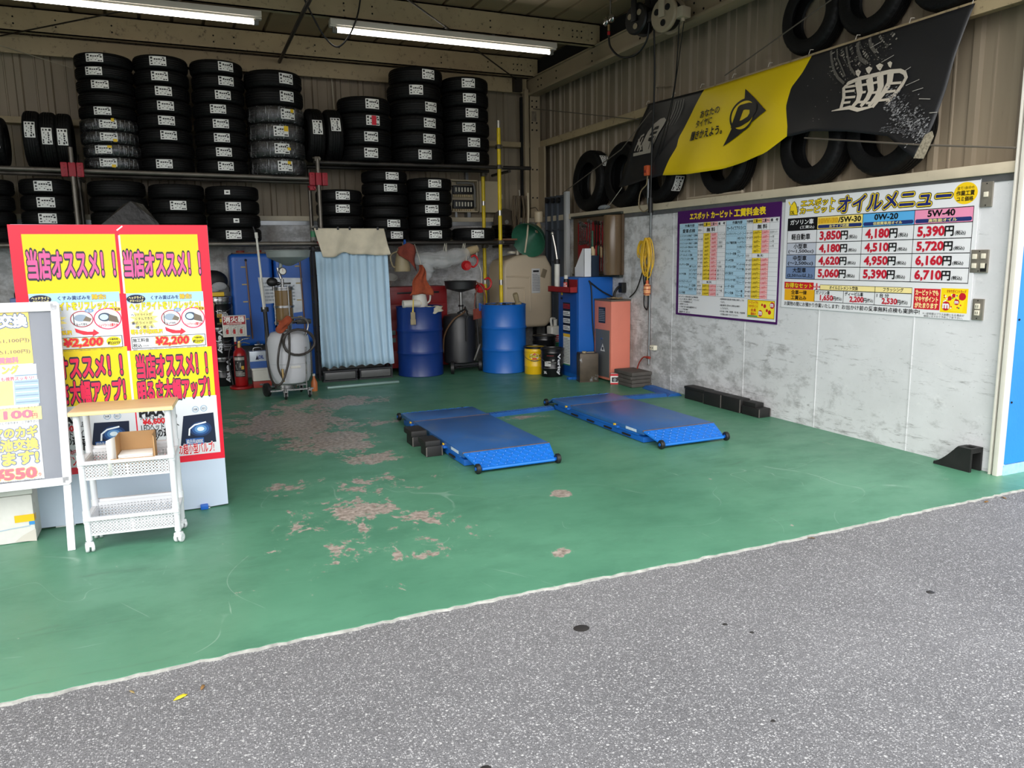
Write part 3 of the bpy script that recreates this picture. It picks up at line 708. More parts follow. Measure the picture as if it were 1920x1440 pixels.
# ------------------------------------------------------------------ pipe rack
M_PIPE = mat('grey_pipe', (118, 112, 104), .42, .65, .18, 10, dirt=((74, 54, 40), .6, 14, .7))
M_DPIPE = mat('dark_steel_pipe', (62, 58, 55), .45, .6, .15, 10)
M_YPIPE = mat('yellow_pole', (226, 196, 20), .4, 0, .08, 12, dirt=((150, 90, 30), .68, 30, .5))
M_CLAMP = mat('red_clamp', (160, 20, 40), .5, 0, .12, 20)
M_GCLAMP = mat('steel_clamp', (104, 98, 88), .45, .7)
t = thing('pipe_rack', 'scaffold pipe rack carrying the tyre stacks along the back wall', 'rack', (0, 9.96, 0))
def rail(p, q, m, r=.0245, name='rail'):
    b = MB(); b.cyl(p, q, r, seg=14); return obj(name, b, m, t)
for y in (-.24, .24):
    rail((-3.0, y, zl(-3)), (1.74, y, zl(1.74)), M_PIPE); rail((1.72, y, zr(1.72)), (4.62 if y < 0 else 4.2, y, zr(4.6)), M_DPIPE)
    rail((-3.0, y, 1.70), (1.76, y, 1.70), M_PIPE); rail((1.70, y+.001, 1.701), (4.36, y+.001, 1.70), M_DPIPE)
for x, m in ((-.835, M_PIPE), (1.755, M_PIPE)):
    for y in (-.325, .325): rail((x, y, 0), (x, y, 2.695 if x > 0 else 2.72), M_PIPE, name='upright')
    rail((x+.05, -.30, zl(x)-.06), (x+.05, .30, zl(x)-.06), M_PIPE, .02, 'crossbar'); rail((x+.05, -.30, 1.64), (x+.05, .30, 1.64), M_PIPE, .02, 'crossbar')
rail((4.28, -.30, zr(4.2)-.05), (4.28, .30, zr(4.2)-.05), M_DPIPE, .02, 'crossbar'); rail((4.28, -.30, 1.65), (4.28, .30, 1.65), M_DPIPE, .02, 'crossbar')
def collars(b, x, y, zs, r): 
    for z0, z1 in zs: b.cyl((x, y, z0), (x, y, z1), r, seg=14)
for y, top, gap in ((-.29, 3.18, (2.05, 2.12)), (.29, 2.62, (2.22, 2.28))):
    b = MB(); x = 4.135; b.cyl((x, y, 0), (x, y, top), .025, seg=16); b.slot(1)
    collars(b, x, y, [gap, (1.13, 1.20), (top-.001, top+.09 if y < 0 else top+.01)], .0256)
    obj('upright', b, [M_YPIPE, mat('bright_steel', (196, 192, 184), .3, .8)], t, label='yellow painted pole with bare joints')
def clamp(x, y, z, big=True, m=M_CLAMP):
    b = MB()
    if big:
        b.box(x-.035, x+.035, y-.036, y+.04, z-.075, z+.075, .012)
        for s in (-1, 1):
            b.box(x+s*.075-.033, x+s*.075+.033, y-.03, y+.03, z-.075, z+.075, .010)
            for k in (-.055, -.02, .02, .055): b.cyl((x+s*.075, y-.03, z+k), (x+s*.075, y-.042, z+k), .009, seg=6)
    else:
        b.box(x-.035, x+.035, y-.034, y+.05, z-.028, z+.028, .008); b.cyl((x+.02, y-.03, z), (x+.02, y-.06, z), .014, seg=8); b.cyl((x-.03, y-.02, z+.01), (x-.055, y-.03, z+.01), .012, seg=6)
    return obj('clamp', b, m, t, label='red pipe clamp' if m is M_CLAMP else None)
clamp(-.835, -.315, zl(-.8)); clamp(1.755, -.315, zl(1.75)-.01); clamp(1.69, -.25, zl(1.7)-.11, False); clamp(1.755, -.315, 1.70, False); clamp(-.835, -.315, 1.70, False)
for z in (zr(4.1), 1.70, 2.94): clamp(4.135, -.29, z, False, M_GCLAMP)
for z in (zr(4.1)-.04, 1.66): clamp(4.135, .26, z, False, M_GCLAMP)
clamp(1.755, -.30, zr(1.75)+.03, False, M_GCLAMP)
# ------------------------------------------------------------------ hanging banner (cloth lies on a soft surface X(Y, z) in front of the wall)
def cloth_x(y, z):
    top = 3.13; k = max(0, top-z)
    fold = .018*math.sin(y*7.3+z*3.1)+.022*math.sin((y-5.6)*3.0-z*5.0)
    return 5.065-.16*(k**.8)+fold*min(1, k*3)*.8
def cl(y, z, n=0): return (cloth_x(y, z)-.009-n, y, z)
def interp(P, t):
    L = [0]
    for a, b in zip(P, P[1:]): L.append(L[-1]+math.dist(a, b))
    d = t*L[-1]
    for i in range(len(P)-1):
        if d <= L[i+1] or i == len(P)-2:
            k = (d-L[i])/max(1e-9, L[i+1]-L[i]); return tuple(P[i][j]+(P[i+1][j]-P[i][j])*k for j in (0, 1))
TOP = [(7.611,3.176),(6.609,3.141),(5.181,3.139),(3.746,3.139)]
BOT = [(7.950,2.293),(7.038,2.337),(6.605,2.304),(6.133,2.307),(5.812,2.335),(5.536,2.381),(5.258,2.484),(5.013,2.491),(4.614,2.428),(4.251,2.341),(3.955,2.142)]
LEFT = [(7.581,3.170),(7.768,2.806),(7.998,2.298)]
YL = [(6.583,3.129),(6.706,2.983),(6.825,2.830),(6.904,2.708),(6.909,2.612),(6.999,2.493),(7.081,2.342)]
YR = [(5.160,3.124),(5.230,3.004),(5.321,2.898),(5.336,2.743),(5.295,2.574),(5.290,2.490)]
RIGHT = [(3.727,3.127),(3.762,2.879),(3.816,2.603),(3.884,2.357),(3.971,2.145)]
M_BBLK = mat('banner_black', (34, 34, 36), .42, spec=.5); M_BYEL = mat('banner_yellow', (236, 204, 16), .42, spec=.5)
def chain(P, a, b): return [a]+[p for p in P if a[0] > p[0] > b[0]]+[b]
BN = MB()
def patch(L, R, T, B, slot, nu, nv):
    BN.slot(slot)
    def fn(u, v):
        l, r, tp, bt = interp(L, v), interp(R, v), interp(T, u), interp(B, u)
        c = lambda j: (1-u)*l[j]+u*r[j]+(1-v)*tp[j]+v*bt[j]-((1-u)*(1-v)*L[0][j]+u*(1-v)*R[0][j]+(1-u)*v*L[-1][j]+u*v*R[-1][j])
        y, z = c(0), c(1); return (cloth_x(y, z), y, z)
    BN.grid(nu, nv, fn)
patch(LEFT, YL, [LEFT[0], YL[0]], chain(BOT, LEFT[-1], YL[-1]), 0, 14, 26)
patch(YL, YR, [YL[0], YR[0]], chain(BOT, YL[-1], YR[-1]), 1, 30, 26)
patch(YR, RIGHT, [YR[0], RIGHT[0]], chain(BOT, YR[-1], RIGHT[-1]), 0, 36, 26)
ban = solo('banner', BN, [M_BBLK, M_BYEL], 'black and yellow cloth banner hung along the right wall', 'banner', smooth=60)
solidify(ban, .002)
GR = (176, 168, 156); WH = (206, 200, 190)
p = Print(cl, .0012); p.sub = .05
p.text('あなたの', *[(6.574,2.916),(6.247,2.847)], (24, 24, 24), .018)
p.text('タイヤに', *[(6.633,2.833),(6.349,2.763)], (24, 24, 24), .018)
p.text('履きかえよう。', *[(6.687,2.727),(6.189,2.643)], (24, 24, 24), .03)
# round D mark with its arrow
ctr = [(5.906,2.768),(5.723,2.738),(5.913,2.914)]
BK = (26, 26, 27)
p.poly([(5.926,3.006),(5.559,2.747),(5.830,2.735),(5.907,2.893)], BK, 1); p.poly([(6.051,2.687),(5.899,2.641),(5.825,2.639),(6.160,2.519)], BK, 1)
p.poly([(5.916,2.959),(5.559,2.747),(5.899,2.632)], BK, 1)
p.put([(ctr[0][0]+(ctr[1][0]-ctr[0][0])*1.06*math.cos(a)*.98, ctr[0][1]+(ctr[2][1]-ctr[0][1])*math.sin(a)*1.02) for a in [2*PI*i/36 for i in range(36)]], [tuple(range(36))], BK, 2)
p.put([(ctr[0][0]+(ctr[1][0]-ctr[0][0])*.90*math.cos(a), ctr[0][1]+(ctr[2][1]-ctr[0][1])*.86*math.sin(a)) for a in [2*PI*i/36 for i in range(36)]], [tuple(range(36))], M_BYEL, 3)
p.text('D', *[(6.039,2.850),(5.771,2.685)], BK, .07, shear=.28, l=5)
# drawings in pale print on the black part
D = lambda pts, w, c, l=2: p.line(pts, w, c, l)
p.poly([(7.532,2.708),(7.522,2.770),(7.466,2.851),(7.376,2.918),(7.264,2.956),(7.187,2.956),(7.147,2.925),(7.174,2.869),(7.227,2.803),(7.269,2.723),(7.300,2.652),(7.345,2.620),(7.460,2.622),(7.507,2.653)], GR, 1)
p.poly([(7.407,2.804),(7.374,2.850),(7.307,2.883),(7.251,2.881),(7.260,2.820),(7.304,2.765),(7.359,2.729),(7.417,2.743)], BK, 2)
for q in ([(7.373,2.837),(7.250,2.837)], [(7.406,2.785),(7.271,2.791)]): D(q, .02, GR, 3)
for q in ([(7.329,2.880),(7.361,2.798),(7.324,2.705)], [(7.270,2.772),(7.300,2.652)], [(7.348,2.733),(7.368,2.648)]): D(q, .012, BK, 3)
for q in ([(7.700,2.671),(7.594,2.818),(7.535,2.829)], [(7.639,2.663),(7.546,2.799)], [(7.590,2.651),(7.522,2.751)], [(7.653,2.762),(7.567,2.687)], [(7.642,2.793),(7.543,2.664)]): D(q, .022, GR)
D([(7.719,2.632),(7.311,2.620)], .035, GR, 3)
for i in range(4):
    D([(y+i*.045, z) for y, z in [(6.891,3.096),(6.896,3.015),(6.932,2.938),(6.992,2.853)]], [.012, .014, .012, .004], (120, 118, 112))
W2 = (204, 194, 178)
for tri in ([(4.644,2.889),(4.615,2.892),(4.586,2.871),(4.602,2.834),(4.629,2.856)], [(4.547,2.885),(4.515,2.894),(4.483,2.874),(4.506,2.836),(4.528,2.854)], [(4.454,2.886),(4.422,2.896),(4.388,2.876),(4.412,2.839),(4.435,2.857)], [(4.356,2.884),(4.333,2.891),(4.314,2.876),(4.324,2.841),(4.342,2.857)]): p.poly(tri, W2, 2)
D([(4.712,2.619),(4.708,2.703),(4.733,2.778),(4.696,2.806),(4.594,2.820),(4.446,2.818),(4.328,2.817),(4.241,2.804),(4.199,2.780),(4.180,2.744),(4.204,2.703),(4.246,2.655),(4.289,2.616),(4.321,2.584)], .03, W2)
for q in ([(4.600,2.806),(4.561,2.705),(4.569,2.648),(4.617,2.602)], [(4.500,2.805),(4.468,2.707),(4.489,2.653),(4.535,2.603)], [(4.409,2.805),(4.391,2.721),(4.410,2.658),(4.466,2.591)], [(4.321,2.806),(4.321,2.735),(4.363,2.668),(4.434,2.580)]): D(q, [.055, .05, .04, .025], W2)
for q in ([(4.714,2.779),(4.591,2.770)], [(4.718,2.745),(4.614,2.735)], [(4.715,2.699),(4.597,2.685)], [(4.705,2.658),(4.633,2.652)], [(4.565,2.765),(4.491,2.762)], [(4.466,2.760),(4.400,2.761)], [(4.574,2.708),(4.511,2.706)], [(4.485,2.691),(4.400,2.685)], [(4.315,2.730),(4.217,2.716)], [(4.340,2.673),(4.258,2.667)], [(4.395,2.622),(4.300,2.614)], [(4.594,2.643),(4.506,2.632)], [(4.492,2.620),(4.431,2.614)]): D(q, .018, W2, 3)
D([(4.802,2.613),(4.630,2.611),(4.552,2.580),(4.429,2.584)], [.006, .03, .03, .01], W2, 3)
for q, w in (([(4.943,3.110),(4.924,3.040),(4.884,2.949),(4.824,2.876),(4.740,2.814)], .022), ([(4.881,3.108),(4.862,3.036),(4.803,2.952),(4.744,2.869)], .012), ([(4.787,3.103),(4.754,3.021),(4.709,2.932),(4.639,2.857)], .018), ([(4.676,3.110),(4.652,3.036),(4.609,2.968),(4.543,2.924)], .03), ([(4.563,3.111),(4.534,3.047),(4.474,2.985)], .026)): D(q, w, (98, 94, 88), 2)
OUT = TOP+RIGHT[1:]+BOT[::-1][1:]+LEFT[::-1][1:]
def inside(y, z, m=.012):
    c = False; n = len(OUT); cy, cz = 4.9, 2.75
    y += (.012 if y > cy else -.012); z += m*2 if z > cz else -m
    for i in range(n):
        (y1, z1), (y2, z2) = OUT[i], OUT[(i+1) % n]
        if (z1 > z) != (z2 > z) and y < (y2-y1)*(z-z1)/(z2-z1)+y1: c = not c
    return c
rr = random.Random(5)
for k in range(7):        # wet tread pattern: broken wavy stripes
    P = [(4.924,3.141),(4.897,3.044),(4.843,2.951),(4.742,2.849)]; dy = -.075*k
    for s0 in range(14):
        t0 = s0/14; t1 = t0+rr.uniform(.03, .065)
        if rr.random() < .2: continue
        q0, q1 = interp(P, t0), interp(P, min(1, t1)); c = rr.choice(((120, 116, 108), (78, 76, 72), (150, 144, 134)))
        A_, B_ = (q0[0]+dy, q0[1]+.030*k), (q1[0]+dy, q1[1]+.030*k)
        if inside(*A_) and inside(*B_): D([A_, B_], rr.uniform(.006, .028), c, 2)
(ya, za), (yb, zb) = [(4.939,3.155),(4.347,2.881)]
for i in range(240):
    u, v = rr.random(), rr.gauss(.5, .32); y = ya+(yb-ya)*u; z = za+(zb-za)*v-.02; s = rr.uniform(.002, .008)
    if inside(y, z): p.poly([(y-s, z), (y, z-s*.8), (y+s*1.2, z), (y, z+s*.8)], rr.choice(((150, 144, 134), (96, 92, 86), (70, 68, 64))), 3)
(ya, za), (yb, zb) = [(4.339,2.625),(3.905,2.305)]
for i in range(900):
    u = rr.random(); v = u+rr.gauss(0, .14+.2*u*(1-u)); y = ya+(yb-ya)*u; z = za+(zb-za)*v; s = rr.uniform(.003, .011)
    if inside(y, z): p.poly([(y-s, z+s*.5), (y-s*.2, z-s*.5), (y+s, z-s*.3), (y+s*.3, z+s*.4)], rr.choice(((128, 128, 130), (82, 82, 84), (58, 58, 60), (160, 160, 160))), 3)
(ya, za), (yb, zb) = [(4.334,2.405),(3.969,2.314)]
for i in range(150):
    u, v = rr.random(), rr.random(); y = ya+(yb-ya)*u; z = za+(zb-za)*u+.04*(v-.4); s = rr.uniform(.004, .016)
    if inside(y, z): p.poly([(y-s, z+.001), (y, z-.002), (y+s, z+.001), (y, z+.003)], rr.choice(((110, 110, 112), (66, 66, 68))), 3)
for q in ([(4.203,2.794),(4.149,2.810)], [(4.173,2.687),(4.054,2.704)], [(4.102,2.632),(4.006,2.636)], [(4.027,2.566),(3.925,2.545)], [(3.917,2.450),(3.855,2.444)], [(4.408,2.899),(4.305,2.927)], [(4.533,3.032),(4.426,3.058)]): D(q, .005, (170, 166, 158), 3)
for q in range(26):
    y, z = rr.uniform(4.3, 5.15), rr.uniform(2.55, 3.0); p.poly([(y-.004, z), (y, z-.004), (y+.004, z), (y, z+.004)], (150, 148, 144), 3)
p.build('printed_artwork', ban)
# tie strings, loose corner tag and guy ropes
b = MB(); (y0, z0), (y1, z1) = TOP[0], TOP[-1]
for i in range(9):
    u = i/8; y = y0+(y1-y0)*u; z = z0+(z1-z0)*u; b.tube([(5.06, y, z-.01), (5.085, y+.01, z+.03), (5.11, y, z+.03)], .003, 5)
obj('tie_string', b, mat('white_string', (206, 200, 186), .7), ban)
tg = MB(); q = [(3.896,2.298),(3.844,2.316),(3.828,2.278),(3.895,2.137),(3.976,2.150)]; tg.prism(q, 'X', 4.885, 4.888); tagob = obj('corner_tag', tg, mat('foil_tag', (170, 160, 140), .35, .2, .4, 60), ban, label='creased pale corner tag')
b = MB(); (ya, za), (yb, zb) = [(7.850,2.277),(8.195,2.112)]; b.tube([(4.90, ya, za), (4.95, yb, zb), (5.02, yb+.25, 2.07)], .004, 5)
solo('string', b, MATS['white_string'], 'pale string tying the lower far banner corner to the sill', 'string')
def rope(label, pts, r=.006): b = MB(); b.tube(pts, r, 6); return solo('rope', b, M_ROPE, label, 'rope')
(ya, za), (yb, zb) = [(10.330,3.640),(7.742,3.026)]; rope('grey rope from the corner column to the banner', [(4.98, ya+.3, za+.01), (5.05, yb, zb)], .006)
(ya, za), (yb, zb) = [(9.496,2.347),(7.914,2.717)]; rope('grey rope slanting across the two far sill tyres', [(4.99, ya, za), (4.93, yb, zb), (5.0, yb-.5, zb+.35)], .006)
(ya, za), (yb, zb) = [(6.281,3.201),(4.892,3.472)]; rope('grey rope rising over the tyre on the upper wall rail', [(5.07, ya, za), (4.97, yb, zb), (4.96, yb-.2, zb+.14)], .006)
(ya, za), (yb, zb) = [(5.107,2.451),(3.936,2.236)]; (yc, zc) = (3.333,2.140); rope('thin grey rope from the loose banner corner to the shutter rail', [(4.97, ya, za), (4.90, yb, zb), (4.995, 3.318, zc)], .007)
b = MB(); (ya, za), (yb, zb) = [(6.831,2.041),(5.987,2.107)]
b.tube([(5.07, ya, 2.082), (5.07, yb, 2.085)], .013, 8); b.ball((5.07, yb-.01, 2.085), .018, 10, 8); solo('stick', b, mat('bare_stick', (168, 156, 136), .6), 'pale stick with round end lying on the sill', 'stick')
b = MB(); (y0, z0) = (8.489,2.010); b.ball((5.045, y0, 2.098), (.045, .13, .03), 14, 8); b.ball((5.04, y0+.08, 2.09), (.03, .05, .02), 10, 6)
solo('glove', b, mat('grey_cloth', (140, 146, 152), .8, 0, .15, 20, bump=.5, bs=30), 'crumpled grey work glove on the sill above the tool board', 'glove')

b = MB(); q = [(5.235, y, z) for y, z in [(7.690,2.947),(7.671,3.380),(7.355,3.329),(7.350,3.775)]]; b.tube(q, .012, 8)
for c in q[1:3]: b.ball(c, .018, 10, 8)
solo('pipe', b, M_SIDING, 'beige pipe with two elbows on the sheet wall above the banner', 'pipe')
b = MB(); q = [(x, 10.55, z) for x, z in [(1.645,3.894),(2.158,3.895),(2.169,3.445)]]; b.tube(q, .012, 8); b.ball(q[1], .018, 10, 8)
solo('pipe', b, mat('pale_pipe', (188, 178, 156), .5), 'pale conduit bending down the back wall above two tyres on edge', 'pipe')
# ------------------------------------------------------------------ price boards on the right wall
XS = 5.03
def board(name, label, y0, y1, z0, z1, edge, cat='sign board', t=.006):
    b = MB(); b.box(XS, XS+t, y1, y0, z0, z1); return tag(obj(name, b, edge), label, cat)
oil = board('sign_board', 'white oil price board with yellow and blue heading', 5.357, 3.562, 1.024, 1.973, mat('sign_white', (232, 233, 235), .35))
p = Print(on_x(XS), .0006)
NAVY = (34, 44, 112); YEL = (250, 218, 40); RED = (196, 32, 52); BLK = (18, 18, 20); WHT = (236, 237, 238)
R_ = [1.797, 1.694, 1.587, 1.485, 1.382, 1.278]; C_ = [5.316, 4.978, 4.511, 4.048, 3.594]
p.text('エスポット', *[(5.169,1.947),(4.798,1.892)], YEL, .03, ol=((.10, BLK),))
p.text('カーピット', *[(5.179,1.883),(4.808,1.831)], YEL, .03, ol=((.10, BLK),))
p.text('オイルメニュー', *[(4.767,1.940),(3.776,1.823)], NAVY, .03, ol=((.075, YEL), (.115, BLK)), shear=.12)
# oil jug drawing
p.poly([(5.299,1.896),(5.265,1.935),(5.251,1.943),(5.235,1.923),(5.219,1.891),(5.208,1.823),(5.302,1.828)], YEL, 1); p.line([(5.299,1.896),(5.268,1.933),(5.251,1.943),(5.232,1.921),(5.216,1.885),(5.206,1.826),(5.302,1.829),(5.299,1.896)], .006, BLK, 2)
p.line([(5.318,1.944),(5.296,1.914),(5.278,1.905)], .012, YEL, 3); p.line([(5.219,1.891),(5.202,1.895),(5.203,1.854),(5.213,1.844)], .008, BLK, 3); p.text('OIL', *[(5.292,1.864),(5.244,1.835)], BLK, .02)
(cy, cz) = (3.664, 1.888); p.ell((cy, cz), .088, .074, (246, 206, 30), 1)
p.text('全て1台分の', (cy+.062, cz+.047), (cy-.062, cz+.026), (60, 50, 20), .01); p.text('作業工賃', (cy+.066, cz+.018), (cy-.066, cz-.016), (60, 50, 20), .03); p.text('コミ価格', (cy+.06, cz-.022), (cy-.06, cz-.052), (60, 50, 20), .03)
p.rect((C_[0], R_[1]), (C_[1], R_[0]), BLK, 1); p.text('ガソリン車', (5.285, 1.785), (5.02, 1.742), WHT, .02); p.text('(工賃込)', (5.17, 1.732), (5.01, 1.703), WHT, .01)
for i, (c, cc) in enumerate((((252, 226, 120), '/5W-30'), ((92, 176, 232), '0W-20'), ((238, 150, 184), '5W-40'))):
    a, b_ = C_[i+1], C_[i+2]; p.rect((a, R_[1]), (b_, R_[0]), c, 1)
    p.rect((a-.02, R_[1]+.008), (b_+.02, R_[1]+.036), (36, 52, 110), 2); p.ell((a-.02, R_[1]+.022), .012, .014, (36, 52, 110), 2.1); p.ell((b_+.02, R_[1]+.022), .012, .014, (36, 52, 110), 2.1)
    p.text(('おサイフ応援', '低燃費車用オイル', '高性能オイル')[i], ((a+b_)/2+(.10, .13, .11)[i], R_[1]+.034), ((a+b_)/2-(.10, .13, .11)[i], R_[1]+.011), (240, 226, 150), .02, l=5)
p.rect((4.97, 1.738), (4.755, 1.785), (236, 190, 50), 2); p.text('10W-30', (4.962, 1.782), (4.76, 1.744), (214, 168, 40), .03)
p.text('/5W-30', (4.752, 1.784), (4.53, 1.742), BLK, .035); p.text('0W-20', (4.40, 1.786), (4.19, 1.744), BLK, .035); p.text('5W-40', (3.94, 1.788), (3.73, 1.744), BLK, .035)
kinds = (('軽自動車', None, (226, 226, 230)), ('小型車', '(～1,500cc)', (196, 200, 212)), ('中型車', '(～2,500cc)', (150, 164, 190)), ('大型車', '(2,501cc以上)', (112, 134, 172)))
prices = (('3,850', '4,180', '5,390'), ('4,180', '4,510', '5,720'), ('4,620', '4,950', '6,160'), ('5,060', '5,390', '6,710'))
for r in range(4):
    t0, t1 = R_[r+1], R_[r+2]; h = t0-t1; n1, n2, c = kinds[r]
    p.rect((C_[0], t1), (C_[1], t0), c, 1)
    if n2: p.text(n1, (5.235, t0-.008), (5.08, t0-.05), BLK, .022); p.text(n2, (5.295, t0-.058), (5.005, t1+.010), BLK, .02)
    else: p.text(n1, (5.265, t0-.03), (5.05, t1+.026), BLK, .022)
    for k in range(3):
        a, b_ = C_[k+1], C_[k+2]; w = a-b_
        p.text(prices[r][k], (a-w*.08, t0-.020), (a-w*.545, t1+.012), RED, .045); p.text('円', (a-w*.555, t0-.022), (a-w*.70, t1+.018), BLK, .03); p.text('(税込)', (a-w*.725, t0-.055), (a-w*.90, t1+.018), BLK, .02)
for z in R_: p.rect((C_[0]+.002, z-.0025), (C_[-1]-.002, z+.0025), BLK, 3)
for y in C_: p.rect((y+.002, R_[-1]), (y-.002, R_[0]), BLK, 3)
p.rect((5.327, 1.190), (4.985, 1.250), (204, 34, 44), 2); p.text('お得なセット', (5.31, 1.242), (5.0, 1.200), YEL, .02, ol=((.06, (120, 20, 30)),), l=5)
p.rect((4.988, 1.208), (4.914, 1.222), (204, 34, 44), 3); p.rect((4.957, 1.188), (4.943, 1.246), (204, 34, 44), 3); p.text('PLUS', (4.978, 1.220), (4.922, 1.210), WHT, .01, l=5)
p.rect((5.322, 1.088), (4.972, 1.188), (238, 176, 30), 1); p.text('全車一律', (5.24, 1.180), (5.06, 1.143), BLK, .02); p.text('工賃込み', (5.24, 1.134), (5.06, 1.097), BLK, .02)
p.rect((4.914, 1.190), (4.025, 1.236), (250, 232, 160), 1); p.frame((4.972, 1.090), (4.025, 1.192), .004, BLK, 3); p.frame((4.914, 1.190), (4.025, 1.236), .003, BLK, 3)
for y in (4.661, ): p.rect((y+.002, 1.09), (y-.002, 1.19), BLK, 3)
p.rect((4.357, 1.09), (4.353, 1.236), BLK, 3)
p.text('オイルエレメント交換', (4.81, 1.230), (4.52, 1.198), BLK, .015); p.text('フラッシング', (4.28, 1.230), (4.10, 1.200), BLK, .015)
for s, q, x0 in (('ガソリン車', '1,650', 4.955), ('ディーゼル車', '2,200', 4.645), ('1 台 分', '2,530', 4.335)):
    p.text(s, (x0, 1.184), (x0-.03*len(s) if s != '1 台 分' else x0-.11, 1.152), BLK, .02); p.text(q, (x0-.05, 1.148), (x0-.185, 1.100), RED, .04); p.text('円', (x0-.188, 1.140), (x0-.215, 1.104), BLK, .022); p.text('(税込)', (x0-.218, 1.138), (x0-.278, 1.106), BLK, .016)
p.text('お買物の間にお預かり作業いたします!', (5.318, 1.078), (4.70, 1.042), BLK, .012); p.text('お出かけ前の愛車無料点検も実施中!', (4.67, 1.079), (3.95, 1.042), BLK, .012)
p.rect((4.008, 1.082), (3.795, 1.232), (206, 34, 48), 1)
for i, s in enumerate(('カーピットでも', 'マキヤポイント', 'がたまります')): p.text(s, (3.995, 1.222-i*.046), (3.81, 1.184-i*.046), (250, 220, 90), .0, ol=((.05, (250, 232, 200)),))
p.rect((3.79, 1.070), (3.585, 1.240), (250, 218, 20), 1); p.text('マキヤポイントカード', (3.745, 1.232), (3.60, 1.208), (190, 30, 40), .02)
p.poly([(3.775, 1.09), (3.62, 1.075), (3.60, 1.20), (3.765, 1.205)], (252, 226, 40), 2)
rr = random.Random(2)
for (y, z, r) in ((3.745, 1.115, .032), (3.665, 1.145, .02), (3.72, 1.17, .016), (3.625, 1.185, .026), (3.69, 1.19, .014)): p.ell((y, z), r, r, (196, 30, 44), 3)
p.text('m', (3.768, 1.13), (3.722, 1.10), WHT, .05, l=6); p.text('m', (3.678, 1.152), (3.652, 1.136), WHT, .05, l=6)
for i in range(26): p.ell((rr.uniform(3.62, 3.77), rr.uniform(1.085, 1.195)), .006, .006, rr.choice(((214, 40, 50), (240, 240, 240), (70, 140, 80))), 2.5, 8)
p.text('※一部車種はプラス金額となる場合が', (3.925, 1.062), (3.60, 1.046), (60, 60, 62), .0); p.text('御座いますので予めご了承下さい。', (3.915, 1.043), (3.61, 1.028), (60, 60, 62), .0)
p.build('printed_face', oil)
b = MB()
for q, y0, y1, z0, z1 in ((0, 5.357, 3.562, 1.968, 1.973), ): b.box(XS-.002, XS, y1, y0, z0, z1)
obj('edge_strip', b, M_ZINC, oil)

fee = board('sign_board', 'purple-framed labour fee table board on the right wall', 6.937, 5.404, .86, 1.955, mat('sign_purple', (72, 20, 92), .4))
p = Print(on_x(XS), .0006)
p.rect((6.897, .882), (5.42, 1.823), (232, 233, 235), 1)
p.text('エスポット', (6.72, 1.925), (6.41, 1.858), YEL, .045); p.text('カーピット', (6.375, 1.920), (6.06, 1.856), YEL, .045); p.text('工賃料金表', (6.03, 1.925), (5.60, 1.853), YEL, .045)
LB = (176, 212, 232); PY = (250, 218, 60); PP = (248, 190, 190); GL = (90, 96, 110)
H0, H1, H2, ZB = 1.820, 1.778, 1.713, 1.083
CL = (6.893, 6.582, 6.492, 6.381, 6.271, 6.147); CR_ = (6.141, 5.850, 5.761, 5.643, 5.542, 5.424)
for C0 in (CL, CR_):
    p.rect((C0[0], ZB), (C0[1], H0), LB, 2); p.rect((C0[2], H1), (C0[3], H0), PY, 2); p.rect((C0[3], H1), (C0[4], H0), PP, 2)
    p.text('作業内容', (C0[0]-.09, H0-.008), (C0[1]+.06, H1+.006), BLK, .022)
    p.text('作業時間', (C0[1]-.004, H0-.008), (C0[2]+.004, H1+.008), BLK, .02); p.text('工賃', (C0[2]-.004, H0-.006), (C0[2]-.06, H1+.006), BLK, .02); p.text('(税別)', (C0[2]-.065, H0-.012), (C0[3]+.004, H1+.012), BLK, .012)
    p.text('工賃', (C0[3]-.004, H0-.006), (C0[3]-.058, H1+.006), BLK, .02); p.text('(税込)', (C0[3]-.062, H0-.012), (C0[4]+.004, H1+.012), BLK, .012)
    p.text('備', (C0[4]-.01, H0-.008), (C0[4]-.04, H1+.008), BLK, .022); p.text('考', (C0[5]+.045, H0-.008), (C0[5]+.012, H1+.008), BLK, .022)
    for y in C0[1:5]: p.rect((y+.0008, ZB), (y-.0008, H0), GL, 4)
    for z in (H0, H1, H2): p.rect((C0[0], z-.0008), (C0[5], z+.0008), GL, 4)
p.text('愛車点検', (6.84, H1-.014), (6.63, H2+.012), BLK, .02); p.text('10分～', (6.575, H1-.02), (6.515, H2+.02), BLK, .012); p.text('無 料', (6.44, H1-.012), (6.31, H2+.012), BLK, .025)
p.text('カーライフアドバイス', (6.128, H1-.014), (5.86, H2+.012), BLK, .02); p.text('無 料', (5.70, H1-.012), (5.575, H2+.012), BLK, .025)
